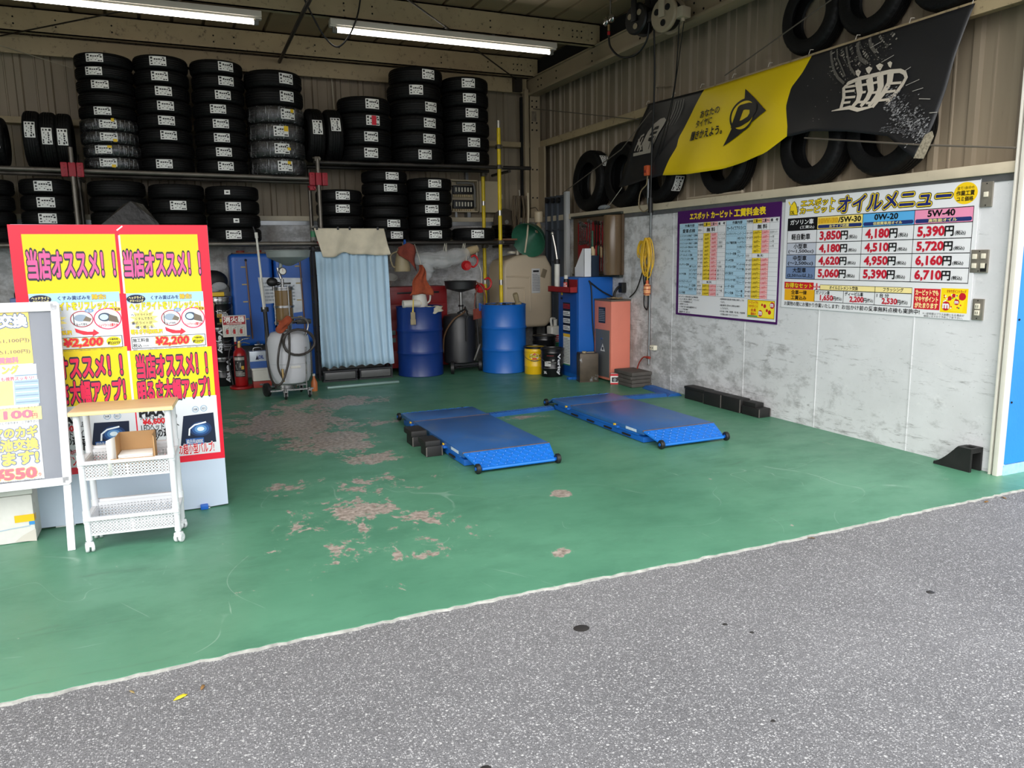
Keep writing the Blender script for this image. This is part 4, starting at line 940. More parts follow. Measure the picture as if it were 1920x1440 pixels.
left = [('エンジンオイル交換(軽・普通車)', None, '', '500円', '550円', 'エンジン1L別'), ('エンジンオイル交換(1BOX・4WD)', None, '20～30分', '800円', '880円', 'ディーゼル用'), ('オイルフィルター交換(軽・普通車)', None, '', '500円', '550円', '工賃割引'), ('オイルフィルター交換(1BOX・4WD)', None, '', '600円', '660円', '別途見積'),
 ('アンダーカバー外し', None, '5～10分', '300円', '330円', ''), ('エアーエレメント交換', None, '10～20分', '500円', '550円', ''), ('エアコンフィルター交換', None, '10～30分', '500円～', '550円～', ''), ('', '', '5～10分', '500円～', '550円～', '1ヶ所'), ('', '車種により', '20分～', '1,000円～', '1,100円～', '下取無料'),
 ('', '13インチまで', '', '1,000円/1本', '1,100円/1本', '組替バランス込'), ('', '15インチまで', '40～60分', '1,500円/1本', '1,650円/1本', '組替バランス込'), ('', '17インチ以上', '', '2,000円/1本', '2,200円/1本', '組替バランス込'), ('タイヤエアーチェック', None, '5分', None, None, ''), ('', '軽・普通車', '20分', '2,000円/1台', '2,200円/1台', 'タイヤ4輪'), ('', '1BOX・RV', '30～40分', '4,000円/1台', '4,400円/1台', 'タイヤ4輪'), ('パンク修理', None, '15分', '1,500円', '1,650円', '1本')]
right = [('ヘッドライトクリーニング・コート', None, '10～15分', '2,000円～', '2,200円～', '左右セット'), ('', 'HIDバルブ', '10～20分', '1,500円～', '1,650円～', '1ヶ所'), ('', 'ヘッドライト', '', '500円～', '550円～', '1ヶ所'), ('', 'その他バルブ', '5～10分', '500円～', '550円～', '1ヶ所'), ('', 'ゴム', '', '200円～', '220円～', ''), ('', 'ブレード', '5分', None, None, ''), ('デッキ交換', None, '40～60分', '5,000円～', '5,500円～', ''),
 ('', 'アンテナ付', '40～60分', '6,000円～', '6,600円～', ''), ('', 'アンテナ無し', '30～60分', '4,000円～', '4,400円～', ''), ('ETC取付', None, '40～50分', '3,000円～', '3,300円～', ''), ('', 'フロントのみ', '30～60分', '3,000円～', '3,300円～', ''), ('', 'フロント・リア', '60～90分', '12,000円～', '13,200円～', ''), ('レーダー取付', None, '30～50分', '1,000円～', '1,100円～', ''), ('', 'リレー無', '30～40分', '3,000円～', '3,300円～', ''), ('', 'リレー有', '40～70分', '4,000円～', '4,400円～', '')]
def table(C0, rows, spans):
    n = len(rows); h = (H2-ZB)/n; ysub = C0[0]-(C0[0]-C0[1])*.56
    for i, (a, s, tm, q1, q2, rem) in enumerate(rows):
        t0 = H2-i*h; t1 = t0-h; m = h*.2
        def fit(s, ul, ur, c, bold=.01, k=1): 
            w = min(ul-ur, len(s)*(h-2*m)*.92*k); p.text(s, (ul, t0-m), (ul-w, t1+m), c, bold)
        if a: fit(a, C0[0]-.006, C0[1]+.004, BLK, .016)
        if s: fit(s, ysub-.008, C0[1]+.004, BLK, .016)
        if tm: fit(tm, C0[1]-.006, C0[2]+.004, BLK, .012)
        if q1:
            p.rect((C0[2], t1), (C0[3], t0), PY, 2); p.rect((C0[3], t1), (C0[4], t0), PP, 2)
            w = min(C0[2]-C0[3]-.008, len(q1)*h*.4); p.text(q1, ((C0[2]+C0[3])/2+w/2, t0-m), ((C0[2]+C0[3])/2-w/2, t1+m), (90, 70, 10), .012)
            w = min(C0[3]-C0[4]-.008, len(q2)*h*.4); p.text(q2, ((C0[3]+C0[4])/2+w/2, t0-m), ((C0[3]+C0[4])/2-w/2, t1+m), (200, 40, 60), .012)
        else:
            p.rect((C0[2], t1), (C0[4], t0), (232, 233, 235), 2); p.text('無 料', ((C0[2]+C0[4])/2+.04, t0-m), ((C0[2]+C0[4])/2-.04, t1+m), BLK, .015)
        if rem: fit(rem, C0[4]-.008, C0[5]+.006, (60, 60, 64), 0, .8)
        full = a or i == 0
        p.rect((C0[0] if a else ysub, t0-.0006), (C0[5], t0+.0006), GL, 4)
    for i0, i1, s in spans:
        t0 = H2-i0*h; t1 = H2-i1*h; c = (t0+t1)/2; w = min(C0[0]-ysub-.012, len(s)*h*.6)
        p.text(s, (C0[0]-.006, c+h*.3), (C0[0]-.006-w, c-h*.3), BLK, .02); p.rect((ysub+.0006, t1), (ysub-.0006, t0), GL, 4); p.rect((C0[0], t0-.0006), (ysub, t0+.0006), GL, 4); p.rect((C0[0], t1-.0006), (ysub, t1+.0006), GL, 4)
table(CL, left, ((7, 9, 'バッテリー交換'), (9, 12, 'タイヤ交換'), (13, 15, 'ローテーション')))
table(CR_, right, ((1, 4, 'バルブ電球交換'), (4, 6, 'ワイパー交換'), (7, 9, 'ポータブルナビ取付'), (10, 12, 'ドライブレコーダー取付'), (13, 15, 'ホーン交換')))
p.rect((6.893, ZB-.001), (5.424, ZB+.001), GL, 4); p.rect((6.146, ZB), (6.141, H0), (60, 64, 80), 4)
notes = ('※バッテリー交換 別途工賃 特殊車両', '・バンパー取り外し車両 軽、ワゴンなど', '・トランク内設置車両 など', '(一部車種による)', '・リア席下または室内設置車両 など', '・シート下取付車両', '・部品取り外し車 など')
for i, s in enumerate(notes): p.text(s, (6.885, 1.068-i*.027), (6.885-len(s)*.0185, 1.049-i*.027), (30, 30, 34), .012)
n2 = ('※自動車検不適合車の作業はお断りしてお', 'ります。', '※違法車両と思われる場合はお断り', 'しております。', '※その他、外車、旧型車、希少車、改造車等', 'の作業はお断りさせて頂きます。')
for i, s in enumerate(n2): p.text(s, (6.20-(.012 if i % 2 else 0), 1.068-i*.030), (6.20-len(s)*.0185, 1.049-i*.030), (30, 30, 34), .012)
p.rect((5.80, .905), (5.438, 1.072), (40, 30, 20), 2); p.rect((5.796, .909), (5.442, 1.068), (250, 220, 30), 3)
for i, s in enumerate(('カーピットでも', 'マキヤポイント', '会員', '募集中!')): p.text(s, (5.785 if i < 2 else 5.75, 1.062-i*.036), (5.66 if i < 2 else 5.68, 1.033-i*.036), (200, 40, 40), .02)
p.rect((5.79, .912), (5.66, .925), (60, 150, 100), 3.5)
p.poly([(5.66, .92), (5.46, .925), (5.448, 1.05), (5.64, 1.055)], (252, 230, 60), 4)
for (y, z, r) in ((5.62, .95, .03), (5.50, .965, .02), (5.47, 1.03, .03), (5.565, 1.02, .018), (5.535, .98, .014), (5.60, 1.03, .012)): p.ell((y, z), r, r, (196, 30, 44), 5)
p.text('m', (5.64, .966), (5.60, .936), WHT, .05, l=7); p.text('m', (5.49, 1.044), (5.455, 1.018), WHT, .05, l=7)
p.build('printed_face', fee)

# ------------------------------------------------------------------ switch plates, conduit, tool board, cord
M_PLATE = mat('steel_plate', (164, 158, 146), .35, .6, .08, 20); M_IVORY = mat('ivory_switch', (226, 220, 200), .4)
def plate(label, y, z, w, h, holes, cat='switch', dark=None):
    t = thing('wall_switch' if cat == 'switch' else 'wall_outlet', label, cat, (5.038, y, z))
    b = MB(); b.box(-.012, .002, -w/2, w/2, -h/2, h/2, .004); b.slot(1)
    for s in (-1, 1): b.cyl((-.012, 0, s*(h/2-.012)), (-.0145, 0, s*(h/2-.012)), .004, seg=8)
    obj('plate', b, [M_PLATE, M_HOLE], t)
    for (dy, dz, sw, sh) in holes:
        b = MB(); b.box(-.020, -.011, dy-sw/2, dy+sw/2, dz-sh/2, dz+sh/2, .003); obj('rocker' if cat == 'switch' else 'socket', b, M_IVORY, t)
    if dark:
        b = MB(); b.box(-.0125, -.011, *dark); obj('opening', b, M_HOLE, t)
    return t
plate('steel wall plate with one ivory switch at the top of the wall', 3.513, 1.868, .082, .165, ((0, 0, .03, .034),))
plate('steel wall plate with four ivory switches, one opening black', 3.525, 1.428, .125, .155, ((.032, .032, .03, .034), (-.03, .035, .03, .034), (.032, -.03, .03, .034), (-.03, -.03, .03, .034)), dark=(-.055, -.012, -.07, -.015))
t = plate('steel wall plate with an ivory double outlet', 3.508, 1.103, .08, .145, ((0, .022, .034, .036), (0, -.022, .034, .036)), cat='outlet')
b = MB()
for dz in (.022, -.022):
    for dy in (-.007, .007): b.box(-.0215, -.019, dy-.0015, dy+.0015, dz-.008, dz+.008)
obj('slot', b, M_HOLE, t)
t = thing('conduit', 'grey conduit pipe with outlet box running down the right wall', 'conduit', (5.015, 7.42, 0))
b = MB(); b.tube([(0, 0, .25), (0, 0, 1.97), (-.055, -.02, 2.08), (-.06, -.03, 2.42)], .0135, 10); obj('pipe', b, M_ZINC, t)
b = MB(); b.box(-.03, .02, -.14, -.055, .43, .485, .006); b.slot(1); b.cyl((-.03, -.115, .457), (-.032, -.115, .457), .007, seg=8); b.cyl((-.03, -.08, .457), (-.032, -.08, .457), .007, seg=8); obj('outlet_box', b, [M_IVORY, M_HOLE], t)
b = MB(); b.cyl((0, 0, .245), (0, 0, .26), .018, seg=12); obj('end_cap', b, M_CAP, t)
b = MB(); P = smooth_path([(5.0, 7.40, .33), (4.98, 7.48, .33), (4.99, 7.60, .22), (5.0, 7.66, .05)]); b.tube(P, .008, 8); b.cyl((5.0, 7.38, .335), (5.0, 7.44, .333), .016, seg=8)
solo('hose', b, mat('red_hose', (150, 52, 40), .5), 'short red hose bending to the floor beside the wall conduit', 'hose')
# coiled yellow extension cord with its black lead
def coil(b, c, ry, rz, n, r, seed):
    q = random.Random(seed); P = []
    for i in range(n):
        cy, a0, b0, x = c[1]+q.uniform(-.04, .04), ry*q.uniform(.75, 1.2), rz*q.uniform(.82, 1.1), c[0]-.02-.013*q.random()-.008*i
        for k in range(16):
            t = 2*PI*k/16; P.append((x, cy+a0*math.sin(t)*(.35+.65*((1-math.cos(t))/2)**.5), c[2]+.19-b0*(1-math.cos(t))))
    b.tube(smooth_path(P, 2), r, 6)
b = MB(); coil(b, (5.0, 7.39, 1.50), .10, .20, 7, .0065, 3); coil(b, (5.0, 7.52, 1.47), .085, .10, 4, .0065, 8)
b.tube(smooth_path([(4.95, 7.36, 1.35), (4.95, 7.37, 1.28), (4.955, 7.385, 1.20)]), .007, 6)
cd = solo('extension_cord', b, mat('yellow_cord', (222, 178, 44), .5, 0, .15, 20), 'yellow extension cord hung in coils from the wall conduit', 'cord')
b = MB(); b.tube([(5.0, 7.40, 1.70), (4.96, 7.40, 1.69), (4.95, 7.40, 1.64)], .006, 6); obj('hook', b, M_ZINC, cd)
t = thing('work_lamp', 'caged orange work lamp hanging under the yellow cord coil', 'lamp', (4.955, 7.385, 1.12))
b = MB(); b.lathe([(0, -.075), (.03, -.07), (.042, -.03), (.04, .03), (.022, .06), (0, .07)], 16); obj('bulb_guard', b, mat('orange_clear', (226, 160, 110), .25, 0, .2, 30), t)
b = MB(); b.cyl((0, 0, .06), (0, 0, .10), .016, seg=12); obj('grip', b, MATS['orange_plastic'], t)
b = MB()
for z in (-.05, 0, .04): b.lathe([(.043, z-.004), (.046, z), (.043, z+.004)], 16)
obj('cage_ring', b, MATS['dull_red'], t)
b = MB(); b.tube(smooth_path([(4.99, 7.80, 1.01), (5.0, 7.66, 1.12), (5.0, 7.50, 1.42), (4.99, 7.42, 1.62)]), .008, 6); b.tube(smooth_path([(4.98, 7.45, 1.60), (4.985, 7.50, 1.32), (4.985, 7.49, 1.17), (4.985, 7.44, 1.17), (4.985, 7.43, 1.4), (4.985, 7.49, 1.0), (4.985, 7.46, .90), (4.985, 7.41, .95), (4.985, 7.42, 1.5)]), .008, 6)
solo('cable', b, M_CABLE, 'black cable from the salmon power unit looped at the conduit', 'cable')
# tool board with wrenches
t = thing('tool_board', 'red tool board with roll-up brown cover on the right wall', 'tool board', (5.035, 8.62, 1.27))
b = MB(); b.box(-.03, 0, -.62, .60, .0, .72, .004); obj('back_panel', b, mat('board_brown', (88, 70, 52), .6, 0, .15, 8), t)
b = MB(); b.box(-.033, -.031, -.32, .47, .04, .66); obj('red_panel', b, mat('board_red', (142, 24, 30), .55, 0, .15, 12), t)
b = MB(); b.box(-.06, .005, -.63, .62, .722, .75, .008); obj('rail', b, mat('board_rail', (58, 62, 56), .5, .3), t); b = MB(); b.box(-.05, .005, -.60, .60, -.03, -.002, .006); obj('rail', b, MATS['board_rail'], t)
b = MB(); b.lathe([(.0, .0), (.105, .0), (.112, .02), (.112, .69), (.105, .71), (0, .71)], 24, (-.09, -.50, 0)); obj('roll_cover', b, mat('brown_tint', (104, 84, 62), .25, 0, .18, 4, stretch=(3, 3, .4)), t)
M_TOOL = mat('tool_steel', (150, 150, 150), .28, .9, .1, 20); M_TOOLD = mat('tool_dark', (58, 56, 54), .4, .7); M_GRIPG = mat('green_grip', (34, 84, 62), .5); M_GRIPR = mat('red_grip', (168, 30, 34), .45); M_GRIPT = mat('tan_grip', (170, 150, 110), .5)
def wrench(i, y, z, L, m, label, kind='wrench'):
    t = thing(kind, label, kind, (4.995, y, z), 0, 'hand tools on the red board')
    b = MB(); w = .0105+.00006*(L*1000)**.9*.15
    b.box(-.005, .003, -w, w, -L/2, L/2, .002)
    if kind == 'wrench':
        b.lathe([(w*1.2, -.005), (w*2.3, -.005), (w*2.3, .004), (w*1.2, .004)], 14, (0, 0, -L/2-w), 'X', True)
        b.box(-.005, .003, -w*2.4, -w*.8, L/2-.004, L/2+w*3.4, .002); b.box(-.005, .003, w*.8, w*2.4, L/2-.004, L/2+w*3.4, .002); b.box(-.005, .003, -w*2.4, w*2.4, L/2-.008, L/2+w*.8, .002)
        obj('shank', b, m, t)
    else:
        obj('shaft', b, M_TOOL, t); g = MB(); g.tube([(0, 0, L/2-.01), (0, 0, L/2+.02), (0, 0, L/2+.11), (0, 0, L/2+.13)], [.012, .016, .015, .009], 10); obj('grip', g, m, t)
TB = [(9.02, 1.80, .24), (8.97, 1.79, .22), (8.92, 1.785, .20), (8.87, 1.78, .18), (8.80, 1.80, .26), (8.73, 1.76, .30)]
for i, (y, z, L) in enumerate(TB): wrench(i, y, z, L, M_TOOL, 'chrome wrench %s from the corner end, upper row of the red board' % ['first', 'second', 'third', 'fourth', 'fifth', 'sixth'][i])
for i, (y, z, L, m) in enumerate(((8.62, 1.76, .28, M_TOOLD), (8.55, 1.78, .22, M_TOOLD), (8.48, 1.76, .26, M_TOOL), (8.40, 1.77, .22, M_TOOLD))): wrench(i, y, z, L, m, 'hanging wrench %s from the brown roll, upper row of the red board' % ['fourth', 'third', 'second', 'first'][i])
for i, (y, z, L, m) in enumerate(((8.74, 1.42, .20, M_TOOLD), (8.68, 1.42, .18, M_GRIPT), (8.60, 1.42, .20, M_GRIPR), (8.54, 1.42, .2, M_GRIPG), (8.47, 1.42, .18, M_GRIPT), (8.41, 1.43, .2, M_TOOLD))):
    wrench(i, y, z-.02, L, m, ['black-handled screwdriver nearest the corner on the red board', 'tan-handled screwdriver nearest the corner on the red board', 'red-handled screwdriver in the lower row of the red board', 'green-handled screwdriver in the lower row of the red board', 'tan-handled screwdriver nearer the brown roll on the red board', 'black-handled screwdriver nearest the brown roll on the red board'][i], 'screwdriver')
# ------------------------------------------------------------------ low scissor lift: two blue platforms and cover strips
M_LIFT = mat('lift_blue', (22, 92, 176), .38, .0, .12, 4, dirt=((70, 58, 46), .66, 16, .7))
M_DECKB = mat('lift_deck', (48, 98, 160), .34, .1, .12, 5, dirt=((92, 114, 142), .54, 3, .45))
M_TREAD = mat('tread_blue', (28, 110, 200), .30, 0, .08, 5, dirt=((190, 200, 210), .74, 30, .6))
M_RUST = mat('rust_edge', (110, 84, 60), .8, 0, .3, 30)
M_WHEEL = mat('black_wheel', (24, 24, 25), .5)
def treads(b, fn, nu, nv, lu, lw=.005, h=.003):
    """raised checker-plate bars, alternately turned, on the surface fn(u, v, n) in metres"""
    for i in range(nu[0]):
        for j in range(nv[0]):
            cu, cv = nu[1]+(i+.5)*nu[2], nv[1]+(j+.5)*nv[2]; s = 1 if (i+j) % 2 else -1
            du, dv = lu*.5*.707, lu*.5*.707*s; px, py = -lw*.5*.707*s, lw*.5*.707
            q = [(cu-du+px, cv-dv+py), (cu+du+px, cv+dv+py), (cu+du-px, cv+dv-py), (cu-du-px, cv-dv-py)]
            v = [fn(a, c, .0002) for a, c in q]+[fn(cu+(a-cu)*.82, cv+(c-cv)*.82, h) for a, c in q]
            b.add(v, [(4, 5, 6, 7), (0, 1, 5, 4), (1, 2, 6, 5), (2, 3, 7, 6), (3, 0, 4, 7)])
def platform(label, x):
    """origin: floor point under the middle of the front deck edge; +Y runs into the bay"""
    t = thing('lift_platform', label, 'car lift', (x, 5.085, 0), 0, 'low lift platforms')
    b = MB(); b.box(-.335, .335, .02, 1.60, .004, .05, .006); b.box(-.345, .345, .08, 1.50, .052, .072, .004); obj('base_frame', b, M_LIFT, t)
    b = MB()
    for s in (-1, 1):
        for yy in (.2, .5, .8, 1.1): b.box(s*.345-.006, s*.345+.006, yy, yy+.12, .022, .034)
    obj('slot', b, M_HOLE, t)
    b = MB(); b.box(-.348, .348, 0, 1.222, .072, .108, .005); b.slot(1); b.box(-.350, .350, .0, .008, .098, .1095); b.box(-.35, .35, 1.214, 1.223, .098, .1095); obj('main_deck', b, [M_DECKB, M_RUST], t)
    b = MB(); b.box(-.348, .348, 1.228, 1.615, .072, .107, .005); obj('rear_deck', b, M_DECKB, t)
    b = MB(); L = math.hypot(.20, .072); nz = (.0, -.072/L, .20/L)
    def rs(u, v, n, sg=-1, y0=0):      # v from the deck edge down the slope
        k = v/L; hw = .348-.05*k; return (u*hw/.348, y0+sg*.20*k+n*nz[1]*-sg, .106-.072*k+n*nz[2])
    for sg, y0, nm in ((-1, -.003, 'front_ramp'), (1, 1.618, 'rear_ramp')):
        b = MB(); f = lambda u, v, n: rs(u, v, n, sg, y0)
        v = [f(-.348, 0, 0), f(.348, 0, 0), f(.348, L, 0), f(-.348, L, 0)]; w = [(a, c, d-.012) for a, c, d in v]
        b.add(v+w, [(0, 1, 2, 3), (7, 6, 5, 4), (0, 4, 5, 1), (1, 5, 6, 2), (2, 6, 7, 3), (3, 7, 4, 0)])
        treads(b, f, (18, -.34, .0378), (5, .006, .038), .042, .008, .006)
        e = f(0, L, 0); b.tube([(-.285, e[1], e[2]-.004), (.285, e[1], e[2]-.004)], .012, 10); obj(nm, b, M_TREAD, t)
        for s in (-1, 1):
            w = MB(); w.lathe([(.012, -.016), (.030, -.016), (.036, -.010), (.036, .010), (.030, .016), (.012, .016)], 20, (s*.315, e[1], .0365), 'X'); w.slot(1).cyl((s*.298, e[1], .0365), (s*.336, e[1], .0365), .013, seg=12); obj('wheel', w, [M_WHEEL, M_LIFT], t)
    for yy in (.36, 1.24):
        b = MB(); b.box(-.375, -.345, yy, yy+.05, .062, .08, .004); b.slot(1).box(-.362, -.350, yy+.052, yy+.08, .07, .09, .003); obj('latch', b, [M_LIFT, mat('latch_yellow', (224, 180, 30), .5)], t)
    b = MB(); b.box(-.3505, -.349, .10, .26, .078, .100); obj('maker_plate', b, mat('pale_plate', (200, 214, 228), .4, 0, .25, 60), t)
    return t
platform('blue lift platform with rubber blocks along its left side', 2.203)
platform('blue lift platform nearer the right wall', 3.745)
def strip(name, label, P, w, h=.028):
    """checker-plate cover on the floor along P"""
    b = MB(); P = [Vector(q) for q in P]
    for a, c in zip(P, P[1:]):
        d = (c-a); L = d.length; d.normalize(); n = Vector((-d.y, d.x)); f = lambda u, v, k: (a.x+d.x*u+n.x*v, a.y+d.y*u+n.y*v, h*min(1, max(0, (w/2-abs(v))/(w*.22)))+.003+k)
        for v0, v1 in ((-w/2, -w*.28), (-w*.28, w*.28), (w*.28, w/2)):
            q = [f(0, v0, 0), f(L, v0, 0), f(L, v1, 0), f(0, v1, 0)]; b.add(q+[(x, y, 0) for x, y, z in q], [(0, 1, 2, 3), (7, 6, 5, 4), (0, 4, 5, 1), (1, 5, 6, 2), (2, 6, 7, 3), (3, 7, 4, 0)])
        k = max(1, int(L/.03)); treads(b, f, (k, 0, L/k), (4, -w*.36, w*.18), .026)
    return solo(name, b, mat('cover_blue', (30, 84, 150), .42, 0, .12, 8, dirt=((30, 40, 60), .6, 20, .5)), label, 'cable cover', smooth=20)
strip('cable_cover', 'blue checker-plate cover strip between the two lift platforms', [(2.56, 6.66), (3.40, 6.72)], .12)
strip('cable_cover', 'blue checker-plate cover strip from the right platform toward the wall', [(4.10, 6.86), (4.80, 6.80)], .13)
strip('cable_cover', 'blue checker-plate cover strip along the foot of the right wall', [(4.885, 6.72), (4.945, 7.30)], .17)
b = MB(); b.box(-.44, .44, -.035, .035, .002, .03, .006); solo('steel_bar', b, mat('pale_steel', (130, 156, 150), .4, .4), 'pale flat bar lying on the floor before the curtain', 'bar', (2.05, 9.05, 0), math.radians(3))

# ------------------------------------------------------------------ black rubber blocks and wheel chock
M_RUB = mat('rubber_block', (26, 25, 25), .62, 0, .2, 10, bump=.1, bs=60)
def block(label, loc, w, d, h, cap=None, rz=0, cat='rubber block', bars=()):
    t = thing('rubber_block', label, cat, loc, rz, 'black rubber lift blocks')
    b = MB(); b.box(-w/2, w/2, -d/2, d/2, 0, h, .006); obj('body', b, M_RUB, t)
    b = MB()
    for s in (-1, 1): b.box(s*w/2-.004, s*w/2+.004, -d/2-.002, -d/2+.004, .004, h-.006)
    obj('corner_edge', b, mat('worn_edge', (92, 88, 84), .7), t)
    if cap:
        cw, cd, ch, dx, dy = cap; b = MB(); b.box(dx-cw/2, dx+cw/2, dy-cd/2, dy+cd/2, h, h+ch, .006); obj('cap', b, M_RUB, t)
    return t
block('stepped rubber block by the left platform, nearer the camera', (1.765, 5.555, 0), .125, .15, .082, (.12, .19, .042, -.01, .02))
block('stepped rubber block by the left platform, farther from the camera', (1.765, 5.93, 0), .125, .18, .085, (.13, .22, .045, -.012, .01))
block('rubber block with overhanging cap at the far end of the wall row', (4.965, 6.42, 0), .12, .32, .105, (.125, .34, .03, 0, 0))
block('plain rubber block second from the far end of the wall row', (4.945, 6.105, 0), .12, .27, .135)
block('plain rubber block third from the far end of the wall row', (4.945, 5.825, 0), .12, .27, .135)
block('low stepped rubber block at the near end of the wall row', (4.955, 5.55, 0), .13, .24, .085, (.10, .16, .04, 0, .03))
# stepped hollow wheel ramp: serrated curved top, open back end toward the camera
t = thing('wheel_chock', 'black serrated wheel ramp by the shutter rail', 'wheel chock', (4.908, 3.385, 0))
ser = [(.275, .010)]; n = 8
for i in range(n):
    u0, u1 = i/n, (i+1)/n; y = lambda u: .275-.165*u; z = lambda u: .010+.135*u**1.4
    ser += [(y(u0)-.003, z(u0)+.011), (y(u1)+.003, z(u1)+.006)]
top = ser+[(.10, .163), (0, .165)]
for x0 in (0, .105): b = MB(); b.prism([(0, 0), (.275, 0)]+top, 'X', x0, x0+.018); obj('side_plate', b, M_RUB, t)
b = MB()
for (y0, z0), (y1, z1) in zip(top, top[1:]):
    if y0 < .108: continue
    b.add([(.018, y0, z0), (.105, y0, z0), (.105, y1, z1), (.018, y1, z1), (.018, y0, max(0, z0-.014)), (.105, y0, max(0, z0-.014)), (.105, y1, max(0, z1-.014)), (.018, y1, max(0, z1-.014))], [(0, 1, 2, 3), (7, 6, 5, 4), (0, 4, 5, 1), (1, 5, 6, 2), (2, 6, 7, 3), (3, 7, 4, 0)])
b.box(.018, .105, 0, .022, .130, .1645); b.box(.018, .105, .075, .108, .140, .163); b.box(.018, .036, .022, .075, .145, .1635); b.box(.087, .105, .022, .075, .145, .1635)
obj('tread_surface', b, M_RUB, t)
b = MB(); b.prism([(.07, 0), (.10, 0), (.10, .14), (.085, .14)], 'X', .018, .105); obj('inner_web', b, M_RUB, t)
# fallen leaves and grit
def leaf(label, x, y, r, rz, m, z=-.014):
    b = MB(); b.add([(-r, 0, .002), (-r*.3, r*.35, .006), (r*.5, r*.28, .008), (r, 0, .003), (r*.5, -r*.3, .005), (-r*.3, -r*.33, .004)], [(0, 1, 2, 5), (2, 3, 4), (2, 4, 5)])
    solidify(solo('leaf', b, m, label, 'leaf', (x, y, z), rz), .0012)
M_LEAFY = mat('yellow_leaf', (226, 206, 40), .6); M_LEAFB = mat('brown_leaf', (124, 92, 50), .8)
leaf('bright yellow fallen leaf on the asphalt near the floor edge', -.074, 2.755, .026, .4, M_LEAFY)
leaf('small yellowish leaf on the asphalt, right of the bright yellow leaf', .0, 2.79, .018, 1.2, M_LEAFB)
leaf('small faded leaf lying where asphalt meets floor at left', -.232, 2.867, .016, 2.2, mat('tan_leaf', (150, 130, 84), .8))
for i, (x, y) in enumerate(((4.45, 2.945), (4.62, 2.95), (3.05, 2.95))):
    leaf(['dry brown leaf at the floor edge, near the blue wall, left one', 'dry brown leaf at the floor edge nearest the blue wall', 'dry brown leaf at the middle of the floor edge'][i], x, y, .022, i*1.3, M_LEAFB)
# ------------------------------------------------------------------ back of the bay: drums, tanks, oil gear
M_DRUM1 = mat('drum_navy', (18, 50, 118), .34, 0, .08, 5, dirt=((40, 30, 24), .68, 9, .6)); M_DRUM2 = mat('drum_blue', (20, 98, 186), .34, 0, .05, 5)
M_DARKM = mat('dark_metal', (40, 40, 42), .42, .5)
M_CLOTHW = mat('oily_cloth', (186, 180, 160), .9, 0, .2, 20, bump=.5, bs=25)
M_RAG = mat('rust_rag', (150, 70, 42), .95, 0, .18, 25, bump=.6, bs=60); M_RAGD = mat('dark_rag', (118, 52, 40), .95, 0, .18, 25, bump=.6, bs=60)
M_NAT = mat('natural_plastic', (206, 204, 196), .45, 0, .06, 8); M_NATT = mat('tan_plastic', (150, 136, 106), .5, 0, .12, 6)
def drum(label, x, y, m, lid=True):
    t = thing('oil_drum', label, 'drum', (x, y, 0))
    R, H = .292, .89; P = [(0, .012), (R-.02, .012), (R-.006, 0), (R+.004, .008), (R, .02)]
    for z in (.30, .59): P += [(R, z-.03), (R+.004, z-.018), (R+.011, z), (R+.004, z+.018), (R, z+.03)]
    P += [(R, H-.02), (R+.005, H-.008), (R+.003, H), (R-.008, H), (R-.014, H-.018)]
    P += [(0, H-.02)] if lid else [(R-.014, H-.05), (R-.02, .5), (0, .5)]
    b = MB(); b.lathe(P, 56); obj('body', b, m, t)
    if lid:
        b = MB(); b.cyl((.15, .05, H-.02), (.15, .05, H-.004), .034, seg=16); obj('bung', b, M_DARKM, t)
    b = MB(); b.lathe([(R+.003, H-.012), (R+.008, H-.004), (R+.003, H+.004), (R-.004, H-.004)], 56, closed=True); obj('rim', b, m, t)
    return t
drum('navy blue oil drum with cloth and jug on its lid', 2.95, 9.62, M_DRUM1)
d2 = drum('bright blue oil drum filled with waste parts', 4.03, 9.355, M_DRUM2, False)
b = MB(); rr = random.Random(4)
for i in range(46):
    a, r = rr.uniform(0, 2*PI), .25*math.sqrt(rr.random()); x, y = r*math.cos(a), r*math.sin(a); s = rr.uniform(.02, .045); b.slot(i % 2)
    b.at((x, y, .86+rr.uniform(-.03, .02)), rr.uniform(0, 3), rr.uniform(0, 3)); b.box(-s, s, -s*.8, s*.8, -s*.6, s*.6, .006)
o = solo('scrap', b, [M_BLACK, mat('grey_scrap', (96, 94, 92), .5, .3)], 'dark scrap filling the bright blue drum', 'scrap', (4.03, 9.355, 0)); o['kind'] = 'stuff'
t = thing('filter_cup', 'tan handled cup leaning out of the bright blue drum', 'cup', (4.19, 9.235, .87)); b = MB(); b.at((0, 0, .0), .6, 0, -.45); b.lathe([(0, 0), (.03, 0), (.036, .11), (.03, .13), (0, .13)], 16, (0, 0, .05)); obj('body', b, M_NATT, t); b = MB(); b.ball((0.0, 0, .03), (.05, .04, .03), 12, 8); obj('base', b, M_NATT, t)
# rags, jug, brush, roll on the navy drum
def rag(name, label, P, m, cat='rag'):
    b = MB(); b.grid(10, 14, P); return solidify(solo(name, b, m, label, cat, smooth=70), .006)
t = thing('oil_jug', 'white plastic oil jug on the navy drum, an orange rag hanging in front', 'jug', (2.93, 9.52, .875))
b = MB(); b.lathe([(0, .0), (.098, .0), (.104, .012), (.098, .08), (.080, .20), (.058, .30), (.05, .33), (.046, .33), (.054, .30), (.07, .2), (.085, .02), (0, .012)], 28); obj('body', b, M_NAT, t)
b = MB(); b.tube(smooth_path([(.078, -.03, .22), (.125, -.05, .20), (.125, -.05, .10), (.096, -.03, .06)]), .011, 8); obj('handle', b, M_NAT, t)
rag('rag', 'orange rag draped on the white jug of the navy drum', lambda u, v: (2.925+(u-.5)*(.05+.26*v)+.02*math.sin(v*9), 9.40-.02*math.sin(u*11+v*4)+.02*v, 1.42-.36*v-.05*abs(u-.45)*v), M_RAG)
